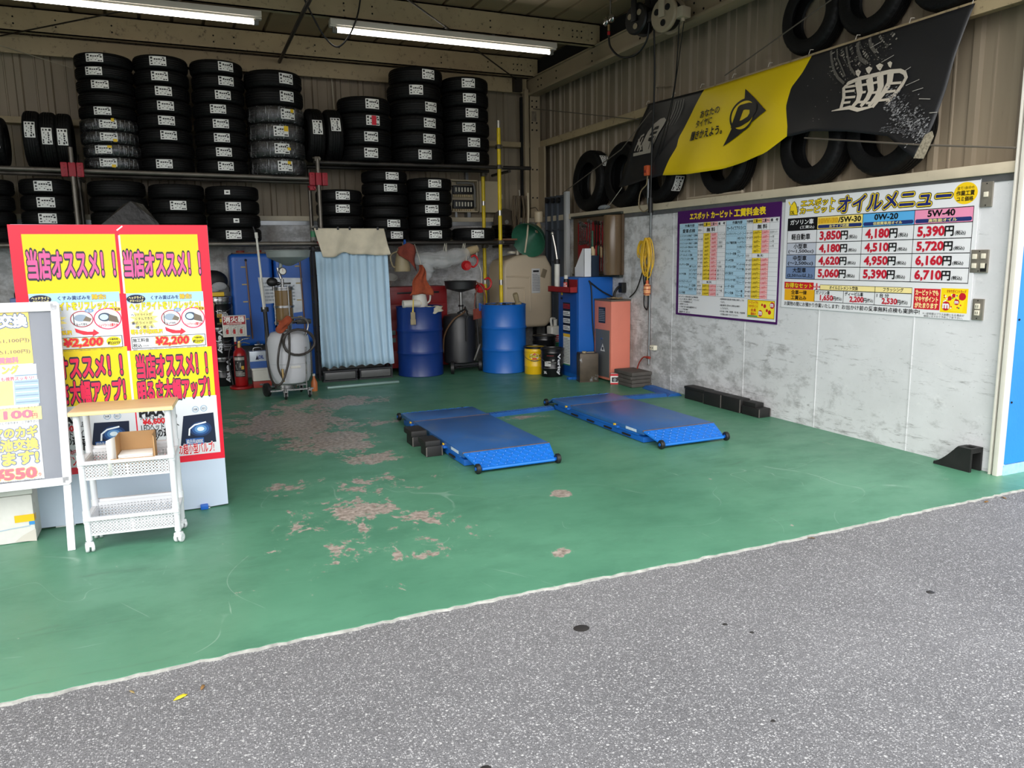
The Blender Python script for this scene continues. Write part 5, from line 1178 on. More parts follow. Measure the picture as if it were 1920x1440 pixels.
b = MB(); b.tube([(2.925, 9.40, 1.43), (2.925, 9.45, 1.50), (2.93, 9.65, 1.68)], .004, 5); solo('string', b, MATS['white_string'], 'string holding the orange rag from the rack rail', 'string')
rag('cleaning_cloth', 'grey oily cloth hanging over the front edge of the navy drum', lambda u, v: (2.97+.22*u+.015*math.sin(v*7), 9.42-.085*min(1, v*2.2)-.03*u*0+(.04*u), .895+.006*math.sin(u*12)-max(0, v-.42)*(.16-.12*abs(u-.45))), M_CLOTHW, 'cloth')
t = thing('paper_roll', 'white paper roll lying on the navy drum', 'roll', (2.80, 9.45, .935)); b = MB(); b.lathe([(.022, -.11), (.048, -.11), (.048, .11), (.022, .11)], 24, axis='X', closed=True); obj('roll', b, M_NAT, t); b = MB(); b.cyl((.10, 0, 0), (.125, 0, 0), .034, seg=18); obj('cap', b, mat('cream_cap', (214, 200, 168), .5), t)
t = thing('brush', 'small tan brush with yellow handle hooked on the navy drum', 'brush', (2.775, 9.315, .73)); b = MB(); b.box(-.03, .03, -.012, .012, 0, .11, .01); b.box(-.034, .034, -.013, .013, -.05, .02, .006); obj('bristles', b, M_NATT, t); b = MB(); b.tube([(0, 0, .10), (.005, 0, .16), (.012, .0, .27)], [.012, .009, .006], 8); obj('handle', b, mat('yellow_handle', (222, 190, 70), .5), t)
# hanging pitcher with dark rag
t = thing('hanging_pitcher', 'tan plastic pitcher hanging from the rack rail beside the curtain', 'pitcher', (2.75, 9.62, 1.34)); b = MB(); b.lathe([(0, 0), (.10, 0), (.105, .02), (.085, .16), (.06, .27), (.05, .29), (.046, .27), (.08, .12), (.09, .02), (0, .015)], 24); obj('body', b, M_NATT, t); b = MB(); b.tube(smooth_path([(-.06, 0, .25), (-.15, 0, .20), (-.13, 0, .08), (-.09, 0, .05)]), .010, 8); b.tube([(.02, 0, .28), (.03, .06, .36), (.04, .1, .37)], .005, 6); obj('handle', b, M_NATT, t)
rag('rag', 'dark red rag hung over the tan pitcher', lambda u, v: (2.67+.22*u+.01*math.sin(v*8), 9.60-.105-.02*math.sin(u*9)+.05*abs(u-.5), 1.70-.05*abs(u-.6)*2-v*(.10+.22*u)), M_RAGD)
t = thing('peg', 'blue clothes peg clipping the dark red rag to the rail', 'peg', (2.80, 9.66, 1.69)); b = MB(); b.at((0, 0, 0), 0, .3); b.box(-.012, -.003, -.01, .01, -.05, .05, .002); b.box(.003, .012, -.01, .01, -.05, .05, .002); obj('jaw', b, mat('peg_blue', (24, 96, 190), .4), t); b = MB(); b.cyl((-.014, 0, 0), (.014, 0, 0), .006, seg=8); obj('spring', b, M_TOOL, t)
# plastic-wrapped part tied under the rail
def clearfilm():
    m, n, l, b = nodes('clear_bag'); b.inputs['Base Color'].default_value = (.75, .77, .78, 1); b.inputs['Roughness'].default_value = .12; b.inputs['Alpha'].default_value = .36
    t = n.new('ShaderNodeTexCoord'); z = n.new('ShaderNodeTexNoise'); z.inputs['Scale'].default_value = 22; z.inputs['Detail'].default_value = 5; l.new(t.outputs['Object'], z.inputs[0])
    u = n.new('ShaderNodeBump'); u.inputs['Strength'].default_value = 1; u.inputs['Distance'].default_value = .02; l.new(z.outputs[0], u.inputs['Height']); l.new(u.outputs[0], b.inputs['Normal']); return m
M_BAG = clearfilm()
t = thing('wrapped_part', 'long part in clear plastic tied under the rack rail', 'wrapped part', (3.28, 9.72, 1.50))
P = [(-.42, 0, .045), (-.3, 0, .05), (-.1, 0, .02), (.2, 0, .01), (.45, 0, .08)]; b = MB(); b.tube(smooth_path(P), .028, 10); obj('tube', b, mat('bright_part', (150, 150, 148), .3, .7), t)
b = MB(); Q = smooth_path([(-.44, 0, .03), (-.2, -.01, -.02), (.05, 0, -.02), (.28, 0, .03), (.42, 0, .07)]); b.tube(Q, [.03+.09*math.sin(PI*(i+.3)/len(Q))**.6+.006*math.sin(i*.9) for i in range(len(Q))], 14); b.tube(smooth_path([(-.2, -.02, -.06), (-.17, -.03, -.17), (-.2, -.03, -.28)]), [.09]*5+[.085]*4+[.06]*4+[.04]*4, 12); obj('clear_bag', b, M_BAG, t, smooth=80)
b = MB(); b.tube([(.36, 0, .06), (.44, 0, .09), (.54, 0, .12)], [.055, .06, .05], 12); obj('paper_end', b, mat('kraft_paper', (176, 156, 120), .8, 0, .12, 10), t)
for x in (.08, .34):
    b = MB(); b.tube([(x, .0, -.06), (x-.01, .06, .05), (x-.005, -.02, .19), (x+.01, -.03, .06), (x, 0, -.06)], .005, 5); b.tube([(x+.02, 0, -.1), (x+.015, -.03, .19)], .004, 5); obj('string_tie', b, MATS['white_string'], t)
def redhook(label, x, z, y):
    t = thing('cable_clamp', label, 'clamp', (x, y, z)); b = MB(); b.lathe([(.028, -.014), (.064, -.018), (.066, .018), (.028, .014)], 22, axis='Y', closed=True); b.cyl((0, -.012, 0), (0, .012, 0), .03, seg=14)
    for k in range(5): b.lathe([(.034+.006*k, -.02), (.037+.006*k, -.022), (.037+.006*k, -.018)], 20, axis='Y')
    obj('disc', b, MATS['red_plastic'], t); b = MB(); b.tube(smooth_path([(.05, 0, .0), (.10, 0, -.02), (.15, 0, .02), (.16, 0, .08), (.12, 0, .13), (.07, 0, .11)]), .013, 8); obj('hook', b, MATS['red_plastic'], t)
redhook('red disc-shaped hook hanging from the wrapped part', 3.62, 1.40, 9.62)
redhook('red disc-shaped hook hung below on the drainer hose', 3.80, 1.10, 9.60)
b = MB(); b.tube([(3.62, 9.62, 1.46), (3.63, 9.64, 1.52)], .005, 5); b.tube([(3.82, 9.60, 1.16), (3.85, 9.66, 1.30), (3.80, 9.69, 1.5), (3.80, 9.70, 1.66)], .006, 5); solo('string', b, MATS['white_string'], 'strings holding the two red hooks', 'string')

# red tool chest behind the drums
t = thing('tool_chest', 'red steel tool chest behind the navy drum', 'tool chest', (3.06, 10.17, 0)); M_CHEST = mat('chest_red', (136, 20, 24), .45, 0, .1, 6)
b = MB(); b.box(-.42, .40, -.2, .2, .05, 1.13, .008); obj('body', b, M_CHEST, t)
for k in range(5):
    b = MB(); b.box(-.40, .38, -.212, -.198, .10+.2*k, .28+.2*k, .005); d = obj('drawer', b, M_CHEST, t); b = MB(); b.box(-.3, .28, -.228, -.21, .24+.2*k, .262+.2*k, .004); obj('handle', b, M_DARKM, d)
b = MB(); b.box(-.40, -.34, -.215, -.19, .40, .46, .004); b.box(-.4, -.34, -.215, -.19, .50, .56, .004); obj('lock', b, MATS['pale_steel'], t)
t = thing('clear_funnel', 'clear plastic funnel cup standing on the red tool chest', 'funnel', (2.70, 10.1, 1.13)); b = MB(); b.at((0, 0, .02), 0, .5); b.lathe([(.02, 0), (.03, .05), (.10, .13), (.095, .135), (.025, .05)], 20); obj('cone', b, M_NAT, t)

# black waste-oil drainer on wheels
t = thing('oil_drainer', 'black wheeled oil drainer with wide funnel pan, between the drums', 'oil drainer', (3.515, 9.66, 0))
M_DRAIN = mat('drainer_black', (34, 34, 36), .38, 0, .1, 6)
b = MB(); b.lathe([(0, .115), (.19, .115), (.215, .135), (.218, .70), (.20, .745), (.12, .765), (0, .768)], 40); obj('tank', b, M_DRAIN, t)
b = MB(); b.lathe([(.02, 1.05), (.06, 1.06), (.20, 1.10), (.212, 1.19), (.220, 1.195), (.216, 1.20), (.205, 1.19), (.195, 1.11), (.05, 1.075), (.012, 1.06)], 40, (.03, 0, 0)); obj('funnel_pan', b, M_DRAIN, t)
b = MB(); b.cyl((.03, 0, .76), (.03, 0, 1.06), .022, seg=14); b.slot(1); b.cyl((.03, 0, .86), (.03, 0, .885), .036, seg=14); obj('post', b, [mat('post_steel', (140, 140, 138), .3, .8), M_DARKM], t)
b = MB(); b.tube(smooth_path([(-.05, -.08, .78), (.02, -.16, .83), (.05, -.19, .80)]), .012, 8); b.box(.0, .022, -.245, -.225, .42, .72); b.tube([(.02, -.2, .62), (.05, -.21, .75), (.05, -.1, .86)], .010, 8); obj('lever', b, M_DARKM, t)
b = MB(); b.tube(smooth_path([(.06, -.04, .84), (.0, -.20, .80), (-.16, -.20, .70), (-.24, -.08, .50), (-.235, .0, .26)]), .011, 8); obj('brown_hose', b, mat('brown_hose', (96, 70, 48), .5), t)
b = MB(); b.tube(smooth_path([(.13, -.19, .16), (.15, -.24, .26), (.20, -.22, .36), (.235, -.12, .34)]), .012, 8); obj('drain_hose', b, mat('grey_hose', (110, 108, 104), .4), t)
b = MB(); b.tube([(.20, -.02, .12), (.26, -.02, .35), (.24, -.02, .74), (.245, .02, 1.03)], .012, 8); b.tube([(-.16, -.22, .075), (.24, -.16, .075)], .011, 8); b.box(-.19, .24, -.17, -.14, .09, .12); obj('frame', b, M_DARKM, t)
for x, y, r in ((-.20, -.25, .085), (.235, -.13, .085)):
    w = MB(); w.at((x, y, r), math.radians(-20)); w.lathe([(.02, -.02), (.05, -.02), (.055, -.025), (r, -.02), (r, .02), (.055, .025), (.02, .02)], 28, axis='X', closed=True); w.slot(1).cyl((-.024, 0, 0), (.024, 0, 0), .03, seg=14); obj('wheel', w, [M_WHEEL, mat('grey_hub', (96, 96, 96), .5)], t)
b = MB(); b.cyl((0, .19, 0), (0, .19, .13), .03, seg=10); obj('rear_foot', b, M_DARKM, t)
rag('rag', 'brown rag pegged to the hose of the black drainer', lambda u, v: (3.64+.17*u, 9.46+.01*math.sin(u*9), .83-.13*v+.01*math.sin(v*5+u*4)), M_RAGD)
t = thing('peg', 'blue clothes peg on the rag of the black drainer', 'peg', (3.73, 9.445, .86)); b = MB(); b.box(-.012, -.003, -.01, .01, -.05, .05, .002); b.box(.003, .012, -.01, .01, -.05, .05, .002); obj('jaw', b, MATS['peg_blue'], t)
b = MB(); b.tube(smooth_path([(3.735, 9.56, 1.18), (3.80, 9.50, 1.10), (3.82, 9.47, .95), (3.78, 9.455, .86)]), .011, 8); b.tube(smooth_path([(3.66, 9.47, .84), (3.68, 9.47, 1.0), (3.72, 9.5, 1.10)]), .009, 8); solo('hose', b, mat('rust_hose', (112, 60, 44), .5), 'rust-brown hose hung from the drainer funnel pan', 'hose')

# beige kerosene tank on legs
t = thing('fuel_tank', 'beige plastic fuel tank on legs in the corner', 'fuel tank', (4.585, 10.03, 0)); M_BEIGE = mat('beige_plastic', (192, 176, 152), .42, 0, .05, 3, dirt=((112, 96, 76), .66, 5, .5))
b = MB(); oct_ = [(-.385, .66), (-.36, .58), (-.28, .52), (.28, .52), (.36, .58), (.385, .66), (.385, 1.36), (.29, 1.52), (.06, 1.545), (-.15, 1.52), (-.33, 1.46), (-.385, 1.36)]
b.prism(oct_, 'Y', -.27, .27)
bm = bmesh.new(); me = b.mesh('tank', M_BEIGE, 0); bm.from_mesh(me); bmesh.ops.bevel(bm, geom=[e for e in bm.edges if abs((e.verts[0].co-e.verts[1].co).y) < .01], offset=.06, segments=5, affect='EDGES', profile=.5); bm.to_mesh(me); bm.free(); me.shade_smooth(); me.set_sharp_from_angle(angle=math.radians(30)); obj('tank', me, None, t)
b = MB()
for P, w in (([(-.33, 1.24), (-.02, 1.22), (.02, 1.18), (.03, .74)], .012), ([(-.32, 1.08), (-.10, 1.08), (-.06, 1.04), (-.06, .82)], .012)):
    b.tube(smooth_path([(x, -.272, z) for x, z in P], 5), w, 6)
obj('moulded_rib', b, M_BEIGE, t)
b = MB(); b.box(.05, .18, -.279, -.271, 1.0, 1.34, .003); obj('label_plate', b, mat('label_grey', (198, 198, 198), .5), t)
p = Print(on_y(-.281), .001); p.rect((.07, 1.29), (.16, 1.315), BLK, 1); p.lines((.06, 1.03), (.17, 1.27), 11, (120, 120, 122), seed=4); p.build('label_print', t)
b = MB(); b.at((.24, -.27, 1.27), 0, 0, .35); b.box(-.035, .035, -.012, .006, -.06, .06, .006); obj('sight_window', b, mat('smoky', (124, 112, 92), .3), t)
b = MB()
for x in (-.32, .32):
    for y in (-.2, .2): b = MB(); b.box(x-.02, x+.02, y-.02, y+.02, 0, .56); obj('leg', b, M_BLACK, t)
b = MB(); b.cyl((-.08, -.1, 1.53), (-.08, -.1, 1.63), .024, seg=14); b.cyl((-.10, -.12, 1.60), (.02, -.1, 1.60), .012, seg=8); b.lathe([(0, 0), (.06, .0), (.06, .03), (0, .03)], 18, (-.17, -.1, 1.55)); b.cyl((.05, -.1, 1.54), (.15, -.1, 1.545), .014, seg=8); obj('fitting', b, mat('pale_fitting', (196, 188, 168), .4), t)
t = thing('funnel', 'large green funnel tilted on top of the beige tank', 'funnel', (4.63, 9.72, 1.78))
b = MB(); b.X = Vector((-.72, -.52, -.46)).to_track_quat('Z', 'Y').to_matrix().to_4x4(); b.lathe([(.03, -.16), (.05, -.13), (.20, .0), (.245, .12), (.252, .125), (.25, .13), (.238, .12), (.19, .005), (.03, -.13)], 40); obj('bowl', b, mat('funnel_green', (46, 104, 80), .45, 0, .1, 12), t, label='dull green bowl')
b = MB(); b.tube([(-.12, -.02, -.22), (-.10, -.06, .0), (-.07, -.03, .16), (-.05, 0, .36), (-.045, .02, .58)], .013, 8); obj('dip_rod', b, mat('pale_rod', (190, 176, 150), .4), t)
t = thing('wire_bundle', 'bunch of bagged brown straps hanging behind the green funnel', 'bundle', (4.72, 10.3, 1.85)); b = MB()
for i in range(9): a = i*.7; b.tube(smooth_path([(.10*math.cos(a), .03*math.sin(a), .52), (.11*math.cos(a+.3), .03*math.sin(a), .25), (.07*math.cos(a), .02, -.05), (.02, 0, -.3)]), .012, 6)
obj('strap', b, mat('brown_strap', (104, 88, 66), .6, 0, .2, 20), t); b = MB(); b.tube([(0, 0, .52), (0, .02, .60)], .008, 6); obj('tie', b, MATS['white_string'], t)
t = thing('work_glove_bundle', 'cream can and glove hanging by the grey ramp', 'bundle', (4.86, 9.98, 2.0)); b = MB(); b.lathe([(0, -.02), (.055, -.02), (.06, .0), (.06, .12), (.05, .13), (0, .13)], 18); obj('can', b, mat('cream_can', (202, 186, 156), .4), t); b = MB(); b.ball((0, 0, -.12), (.045, .03, .11), 12, 8); obj('glove', b, mat('tan_glove', (168, 146, 110), .85, 0, .1, 30, bump=.4, bs=40), t); b = MB(); b.tube([(0, 0, .13), (.05, .2, .2), (.06, .4, .2)], .006, 5); obj('hang_wire', b, M_ROPE, t)
# grey plastic ramp leaning in the corner
t = thing('ramp_panel', 'tall grey plastic ramp panel leaning on the right wall', 'ramp', (5.0, 9.63, 0)); M_RAMP = mat('ramp_grey', (66, 72, 80), .5, 0, .08, 6)
b = MB(); b.box(.018, .034, -.18, .40, 0, 2.33)
for y in (-.18, .03, .20, .38): b.box(-.014, .03, y, y+.022, 0, 2.33)
for z in [.1+.44*k for k in range(6)]: b.box(-.008, .03, -.18, .40, z, z+.02)
obj('panel', b, M_RAMP, t)
for y, z in ((.0, 2.26), (.16, 2.27), (.34, 2.28)): b = MB(); b.cyl((-.026, y, z), (.01, y, z), .036, seg=14); obj('rubber_knob', b, M_BLACK, t)
b = MB(); b.box(-.022, .03, -.27, -.19, 0, 2.36, .004); b.box(-.026, -.021, -.255, -.25, 0, 2.36); obj('edge_beam', b, mat('pale_edge', (176, 178, 178), .45), t)
# breaker box with open door, cable coil, disc
t = thing('breaker_box', 'cream breaker box with open door on the back wall', 'breaker box', (3.92, 10.44, 2.36)); M_PANEL = mat('panel_cream', (182, 168, 140), .5, 0, .05, 5)
b = MB(); b.box(-.20, .20, .10, .115, -.22, .22); 
for x0, x1, z0, z1 in ((-.21, .21, .205, .222), (-.21, .21, -.222, -.205), (-.21, -.195, -.22, .22), (.195, .21, -.22, .22)): b.box(x0, x1, -.02, .115, z0, z1)
obj('case', b, M_PANEL, t)
for z in (.09, -.11):
    b = MB(); b.box(-.155, .15, .02, .1, z-.058, z+.058, .004); r = obj('breaker_row', b, M_BLACK, t); b = MB()
    for k in range(6): b.box(-.125+.045*k, -.105+.045*k, .008, .022, z-.03, z+.03, .002)
    obj('toggle', b, M_IVORY, r); b = MB()
    for k in range(9): b.box(-.15+.033*k, -.125+.033*k, .05, .1, z-.10, z-.066)
    obj('wire_duct', b, mat('duct_cream', (196, 176, 136), .6), r)
b = MB(); b.tube(smooth_path([(-.1, .03, .18), (.1, .03, .18), (.165, .03, .13), (.17, .03, -.15)]), .016, 8); b.box(-.19, -.165, .03, .09, -.12, .12); obj('wiring', b, M_CAP, t)
b = MB(); b.box(.215, .56, -.04, -.025, -.225, .21, .003); b.box(.215, .56, -.025, -.005, -.225, -.215); b.box(.215, .56, -.025, -.005, .2, .21); b.box(.555, .575, -.035, -.005, -.03, .03); obj('door', b, M_PANEL, t)
for q in ((-.14, -.11, .0, .02, -.32, -.22), (.05, .10, .02, .14, -.33, -.22), (.06, .1, .08, .14, .22, .5)): b = MB(); b.box(*q); obj('mount', b, M_ZINC, t)
t = thing('cable_coil', 'coil of glossy black cable at the end of the lower rack', 'cable coil', (4.33, 10.07, 1.752)); b = MB()
for i in range(9): b.lathe([(.158-.012*(i % 3), .0), (.17-.012*(i % 3), .012), (.158-.012*(i % 3), .024), (.146-.012*(i % 3), .012)], 36, (.008*math.sin(i*2), .008*math.cos(i*2), .014+.019*i), closed=True)
obj('coil', b, mat('glossy_cable', (16, 16, 17), .22), t)
b = MB(); b.box(4.18, 4.40, 9.70, 10.25, 1.727, 1.75, .003); solo('board', b, mat('rusty_board', (124, 84, 62), .7, 0, .2, 12), 'rusty board lying on the end of the lower rack', 'board')
t = thing('disc', 'dull grey round disc leaning on the back wall behind the cable coil', 'disc', (4.52, 10.36, 2.0)); b = MB(); b.at((0, 0, 0), 0, -.15); b.lathe([(0, -.01), (.19, -.01), (.195, 0), (.19, .01), (0, .01)], 36, axis='Y'); obj('plate', b, mat('disc_grey', (88, 78, 66), .45, .4, .2, 10), t); b = MB(); b.cyl((.0, -.02, .0), (0, -.035, 0), .03, seg=14); obj('hub', b, M_CAP, t)

# curtain in front of a dark parts shelf
t = thing('parts_shelf', 'dark steel parts shelf hidden behind the pale blue curtain', 'shelf', (2.12, 9.83, 0)); M_SHELF = mat('shelf_dark', (46, 46, 50), .5, .3)
b = MB()
for x in (-.46, .46):
    for y in (-.10, .10): b.box(x-.015, x+.015, y-.015, y+.015, 0, 1.66)
obj('upright', b, M_SHELF, t)
for z in (.05, .34, .66, .98, 1.30, 1.62):
    b = MB(); b.box(-.47, .47, -.11, .11, z-.012, z+.012); obj('shelf', b, M_SHELF, t)
def carton(label, x, y, z, w, d, h, c, stripe): 
    t = thing('carton', label, 'box', (x, y, z)); b = MB(); b.box(-w/2, w/2, -d/2, d/2, 0, h, .003); obj('body', b, mat('carton_%d_%d_%d' % c, c, .6), t); p = Print(on_y(-d/2), .001); p.rect((-w*.5, h*.25), (w*.5, h*.6), stripe, 1); p.build('print', t)
lbl = ['second board up', 'third board up', 'fourth board up', 'fifth board up']
for i, (z, c, s) in enumerate(((.352, (214, 218, 224), (40, 90, 180)), (.672, (190, 206, 190), (200, 200, 210)), (.992, (206, 212, 220), (60, 110, 190)), (1.312, (200, 210, 226), (30, 80, 170)))):
    carton('small pale carton at the right end of the parts shelf, %s' % lbl[i], 2.52, 9.80, z, .11, .16, .13, c, s)
def tray(label, x):
    t = thing('parts_tray', label, 'tray', (x, 9.585, 0)); b = MB(); b.box(-.215, .215, -.05, .05, 0, .02); b.box(-.215, .215, -.05, .05, .12, .14); 
    for s in (-.205, .195): b.box(s, s+.012, -.05, .05, .02, .12)
    obj('frame', b, M_SHELF, t); b = MB(); b.box(-.19, .19, -.045, .05, .025, .115, .006); obj('drawer', b, mat('smoke_drawer', (92, 92, 92), .3), t)
tray('black drawer tray at the left foot of the curtain', 1.88); tray('black drawer tray at the right foot of the curtain', 2.33)
def curtain_fn(u, v):
    x = 1.655+.885*u+(.035*v if u > .5 else .012*v); a = (.6+.4*v)*.022
    return (x+.006*math.sin(v*5+u*20), 9.56+a*math.sin(u*2*PI*8.5+.5*math.sin(v*3))+a*.5*math.sin(u*2*PI*4.2+1+v)-.01*v, 1.60-1.42*v+.012*math.sin(u*2*PI*8))
b = MB(); b.grid(150, 14, curtain_fn); cu = solo('curtain', b, mat('curtain_blue', (186, 214, 234), .85, 0, .04, 4, bump=.08, bs=200), 'pale blue pleated curtain covering the parts shelf', 'curtain', smooth=80); solidify(cu, .002)
b = MB()
def val_fn(u, v):
    l = (1.645+.09*v, 1.875-.34*v); r = (2.50+.07*v, 1.872-.31*v); x = l[0]*(1-u)+r[0]*u; z = l[1]*(1-u)+r[1]*u+.05*math.exp(-((u-.30)/.09)**2)*v-.012*math.sin(u*9)*v
    return (x, 9.50+.014*math.sin(u*13+v*3)+.01*math.sin(u*29+v*7)*v, z)
b.grid(60, 12, val_fn); va = solo('valance', b, mat('canvas', (214, 204, 182), .9, 0, .1, 9, bump=.15, bs=90, dirt=((130, 112, 88), .62, 6, .5)), 'beige canvas sheet clipped over the top of the blue curtain', 'canvas sheet', smooth=80); solidify(va, .003)
b = MB()
for u in (.04, .33, .50, .90): x, y, z = val_fn(u, 0); b.box(x-.012, x+.012, y-.012, y+.02, z-.02, z+.018, .003)
b.tube([(1.62, 9.52, 1.873), (2.53, 9.52, 1.872)], .006, 6); b.tube([(1.62, 9.52, 1.873), (1.70, 9.67, 1.86)], .006, 6); b.tube([(2.53, 9.52, 1.872), (2.53, 9.68, 1.72)], .006, 6); b.tube([(1.62, 9.56, 1.605), (2.56, 9.56, 1.605)], .006, 6); b.tube([(1.66, 9.56, 1.605), (1.66, 9.72, 1.61)], .006, 6)
obj('clip', b, M_BLACK, va)
t = thing('grey_bottle', 'grey bottle beside the curtain top left', 'bottle', (1.66, 9.64, 1.735)); b = MB(); b.lathe([(0, 0), (.035, 0), (.035, .12), (.02, .15), (.018, .17), (0, .17)], 16); obj('body', b, M_CAP, t); b = MB(); b.lathe([(.0352, .04), (.0358, .05), (.0358, .10), (.0352, .11)], 16); obj('label', b, mat('label_green', (60, 130, 90), .5), t)

# twin blue oil tanks on a blue stand
M_TANKB = mat('tank_blue', (26, 84, 168), .38, 0, .08, 4, dirt=((30, 30, 34), .70, 8, .5))
def oiltank(label, x, tube_x):
    t = thing('oil_tank', label, 'oil tank', (x, 10.12, 0))
    b = MB(); b.box(-.25, .25, -.16, .16, .46, 1.59, .07, 5); obj('body', b, M_TANKB, t)
    b = MB(); b.box(-.20, .20, -.12, .12, 1.588, 1.602, .004); b.slot(1); b.cyl((-.1, 0, 1.6), (-.1, 0, 1.625), .05, seg=16); b.cyl((.12, 0, 1.6), (.12, 0, 1.63), .03, seg=12); obj('top_plate', b, [M_RUST, MATS['dull_red']], t)
    b = MB(); b.tube([(tube_x, -.175, 1.50), (tube_x+.02, -.175, .55)], .009, 8); b.slot(1); b.ball((tube_x, -.175, 1.51), .016, 10, 6); obj('sight_tube', b, [mat('amber_tube', (108, 72, 48), .3), M_BLACK], t)
    b = MB()
    for k in range(5): b.box(tube_x-.06, tube_x-.005, -.168, -.158, 1.42-.21*k, 1.435-.21*k)
    obj('level_mark', b, mat('mark_tan', (170, 150, 100), .6), t)
    for s in (-1, 1):
        for y in (-.13, .13): b = MB(); b.box(s*.22-.025, s*.22+.025, y-.02, y+.02, 0, .47); obj('leg', b, M_TANKB, t)
    b = MB(); b.cyl((.02, -.16, .50), (.02, -.22, .48), .02, seg=10); b.box(-.03, .07, -.23, -.21, .47, .485, .004); obj('tap', b, M_TOOL, t)
    return t
t1 = oiltank('blue oil tank behind the extinguisher sign', .945, -.06); t2 = oiltank('blue oil tank between the extractor and the curtain', 1.465, .06)
p = Print(on_y(-.162), .001); p.rect((.10, 1.44), (.2, 1.56), (190, 178, 140), 1); p.poly([(-.23, 1.30), (.30, 1.28), (.28, .86), (.1, .84), (.08, .62), (-.03, .64), (-.05, .98), (-.2, .97)], mat('shiny_sheet', (176, 180, 184), .22, .2, .15, 8), 1); p.lines((-.2, 1.0), (.2, 1.25), 6, (130, 136, 142), seed=3)
p.build('paper_sheet', t2, (-.22, 0, 0))

# suction oil extractor
t = thing('oil_extractor', 'grey wheeled oil extractor with flat pan and glass cylinder', 'oil extractor', (1.17, 8.80, 0))
M_EXG = mat('extractor_grey', (196, 198, 203), .32, 0, .03, 4)
b = MB(); b.lathe([(0, .13), (.13, .135), (.20, .165), (.228, .22), (.232, .30), (.232, .60), (.222, .665), (.18, .715), (.09, .735), (0, .74)], 48); b.lathe([(.2325, .375), (.236, .38), (.2325, .385)], 48); obj('tank', b, M_EXG, t)
b = MB(); b.box(-.02, .09, -.236, -.226, .335, .362, .004); obj('badge', b, M_NAT, t)
b = MB(); b.lathe([(.0, .83), (.10, .83), (.10, 1.19), (0, 1.19)], 32, (-.02, 0, 0)); obj('oil_cylinder', b, mat('amber_glass', (112, 90, 58), .12, 0, .2, 5, stretch=(4, 4, .6)), t, label='amber oil-stained glass cylinder')
b = MB()
for z in (.82, 1.0, 1.19): b.lathe([(.098, z-.012), (.112, z-.012), (.112, z+.012), (.098, z+.012)], 32, (-.02, 0, 0), closed=True)
b.cyl((-.02, 0, 1.19), (-.02, 0, 1.215), .112, seg=32); b.cyl((-.02, 0, .74), (-.02, 0, .82), .075, seg=24)
for k in range(4): a = k*PI/2+.4; b.cyl((-.02+.108*math.cos(a), .108*math.sin(a), .80), (-.02+.108*math.cos(a), .108*math.sin(a), 1.225), .007, seg=8)
obj('cage', b, M_TOOL, t)
b = MB(); b.cyl((-.02, 0, 1.21), (-.02, 0, 1.30), .018, seg=12); b.cyl((-.06, 0, 1.25), (.07, 0, 1.25), .010, seg=8); b.cyl((-.03, 0, 1.30), (-.06, .02, 1.42), .016, seg=10); obj('valve', b, M_TOOL, t)
b = MB(); b.at((-.02, -.06, 1.385), 0, 0); b.cyl((0, -.025, 0), (0, .015, 0), .042, seg=24); b.slot(1).cyl((0, -.0265, 0), (0, -.0255, 0), .033, seg=24); b.slot(2).box(-.002, .002, -.029, -.027, -.005, .028); obj('gauge', b, [M_BLACK, M_NAT, MATS['dull_red']], t)
b = MB(); b.ball((-.13, -.02, 1.27), (.06, .05, .05), 14, 8); b.cyl((-.1, 0, 1.25), (-.05, 0, 1.25), .02, seg=10); obj('pump_head', b, M_BLACK, t)
b = MB(); b.lathe([(.02, 1.44), (.05, 1.45), (.225, 1.535), (.235, 1.60), (.242, 1.604), (.238, 1.61), (.226, 1.60), (.215, 1.54), (.04, 1.465)], 44, (.06, 0, 0)); b.cyl((-.03, .02, 1.40), (-.02, .02, 1.47), .02, seg=10); obj('drip_pan', b, mat('pan_grey', (132, 140, 138), .45, 0, .1, 8), t)
b = MB(); b.cyl((-.215, -.02, .60), (-.225, -.02, .98), .022, seg=12); b.slot(1); b.cyl((-.225, -.02, .98), (-.262, -.02, 1.78), .014, .012, seg=12); b.cyl((-.24, -.05, .98), (-.25, -.05, 1.32), .011, seg=10); b.slot(0); b.cyl((-.225, -.02, .95), (-.225, -.02, 1.0), .04, seg=14); b.cyl((-.262, -.02, 1.78), (-.29, -.02, 1.86), .014, .008, seg=10); b.slot(1); b.cyl((-.26, -.02, 1.74), (-.263, -.02, 1.80), .018, seg=10); obj('probe_holder', b, [M_BLACK, M_NAT], t)
b = MB(); b.tube(smooth_path([(-.10, -.1, .74), (-.02, -.12, .86), (.16, -.10, .87), (.21, -.13, .80), (.17, -.16, .68)]), .011, 8); b.tube(smooth_path([(-.05, -.08, .74), (.02, -.09, .83), (.17, -.07, .83)]), .008, 8); obj('handle', b, M_TOOL, t)
b = MB(); b.box(.10, .26, -.06, .06, .80, .85, .01); obj('tool_tray', b, M_BLACK, t)
b = MB(); coilP = [(.08+.165*math.cos(a)*(1+.05*math.sin(i)), -.245-.004*(i % 5), .62+.14*math.sin(a)) for i, a in [(i, 2*PI*i/20) for i in range(44)]]; b.tube(coilP, .013, 8)
b.tube(smooth_path([(-.07, -.20, .72), (-.13, -.25, .55), (-.15, -.25, .36), (-.10, -.26, .22)]), .012, 8); b.tube(smooth_path([(-.01, -.21, .80), (-.02, -.26, .60), (-.04, -.27, .42), (-.12, -.27, .20), (-.20, -.22, .18), (-.235, -.1, .34), (-.235, -.03, .60), (-.225, -.02, .95)]), .012, 8); obj('suction_hose', b, mat('hose_dark', (44, 38, 34), .42), t)
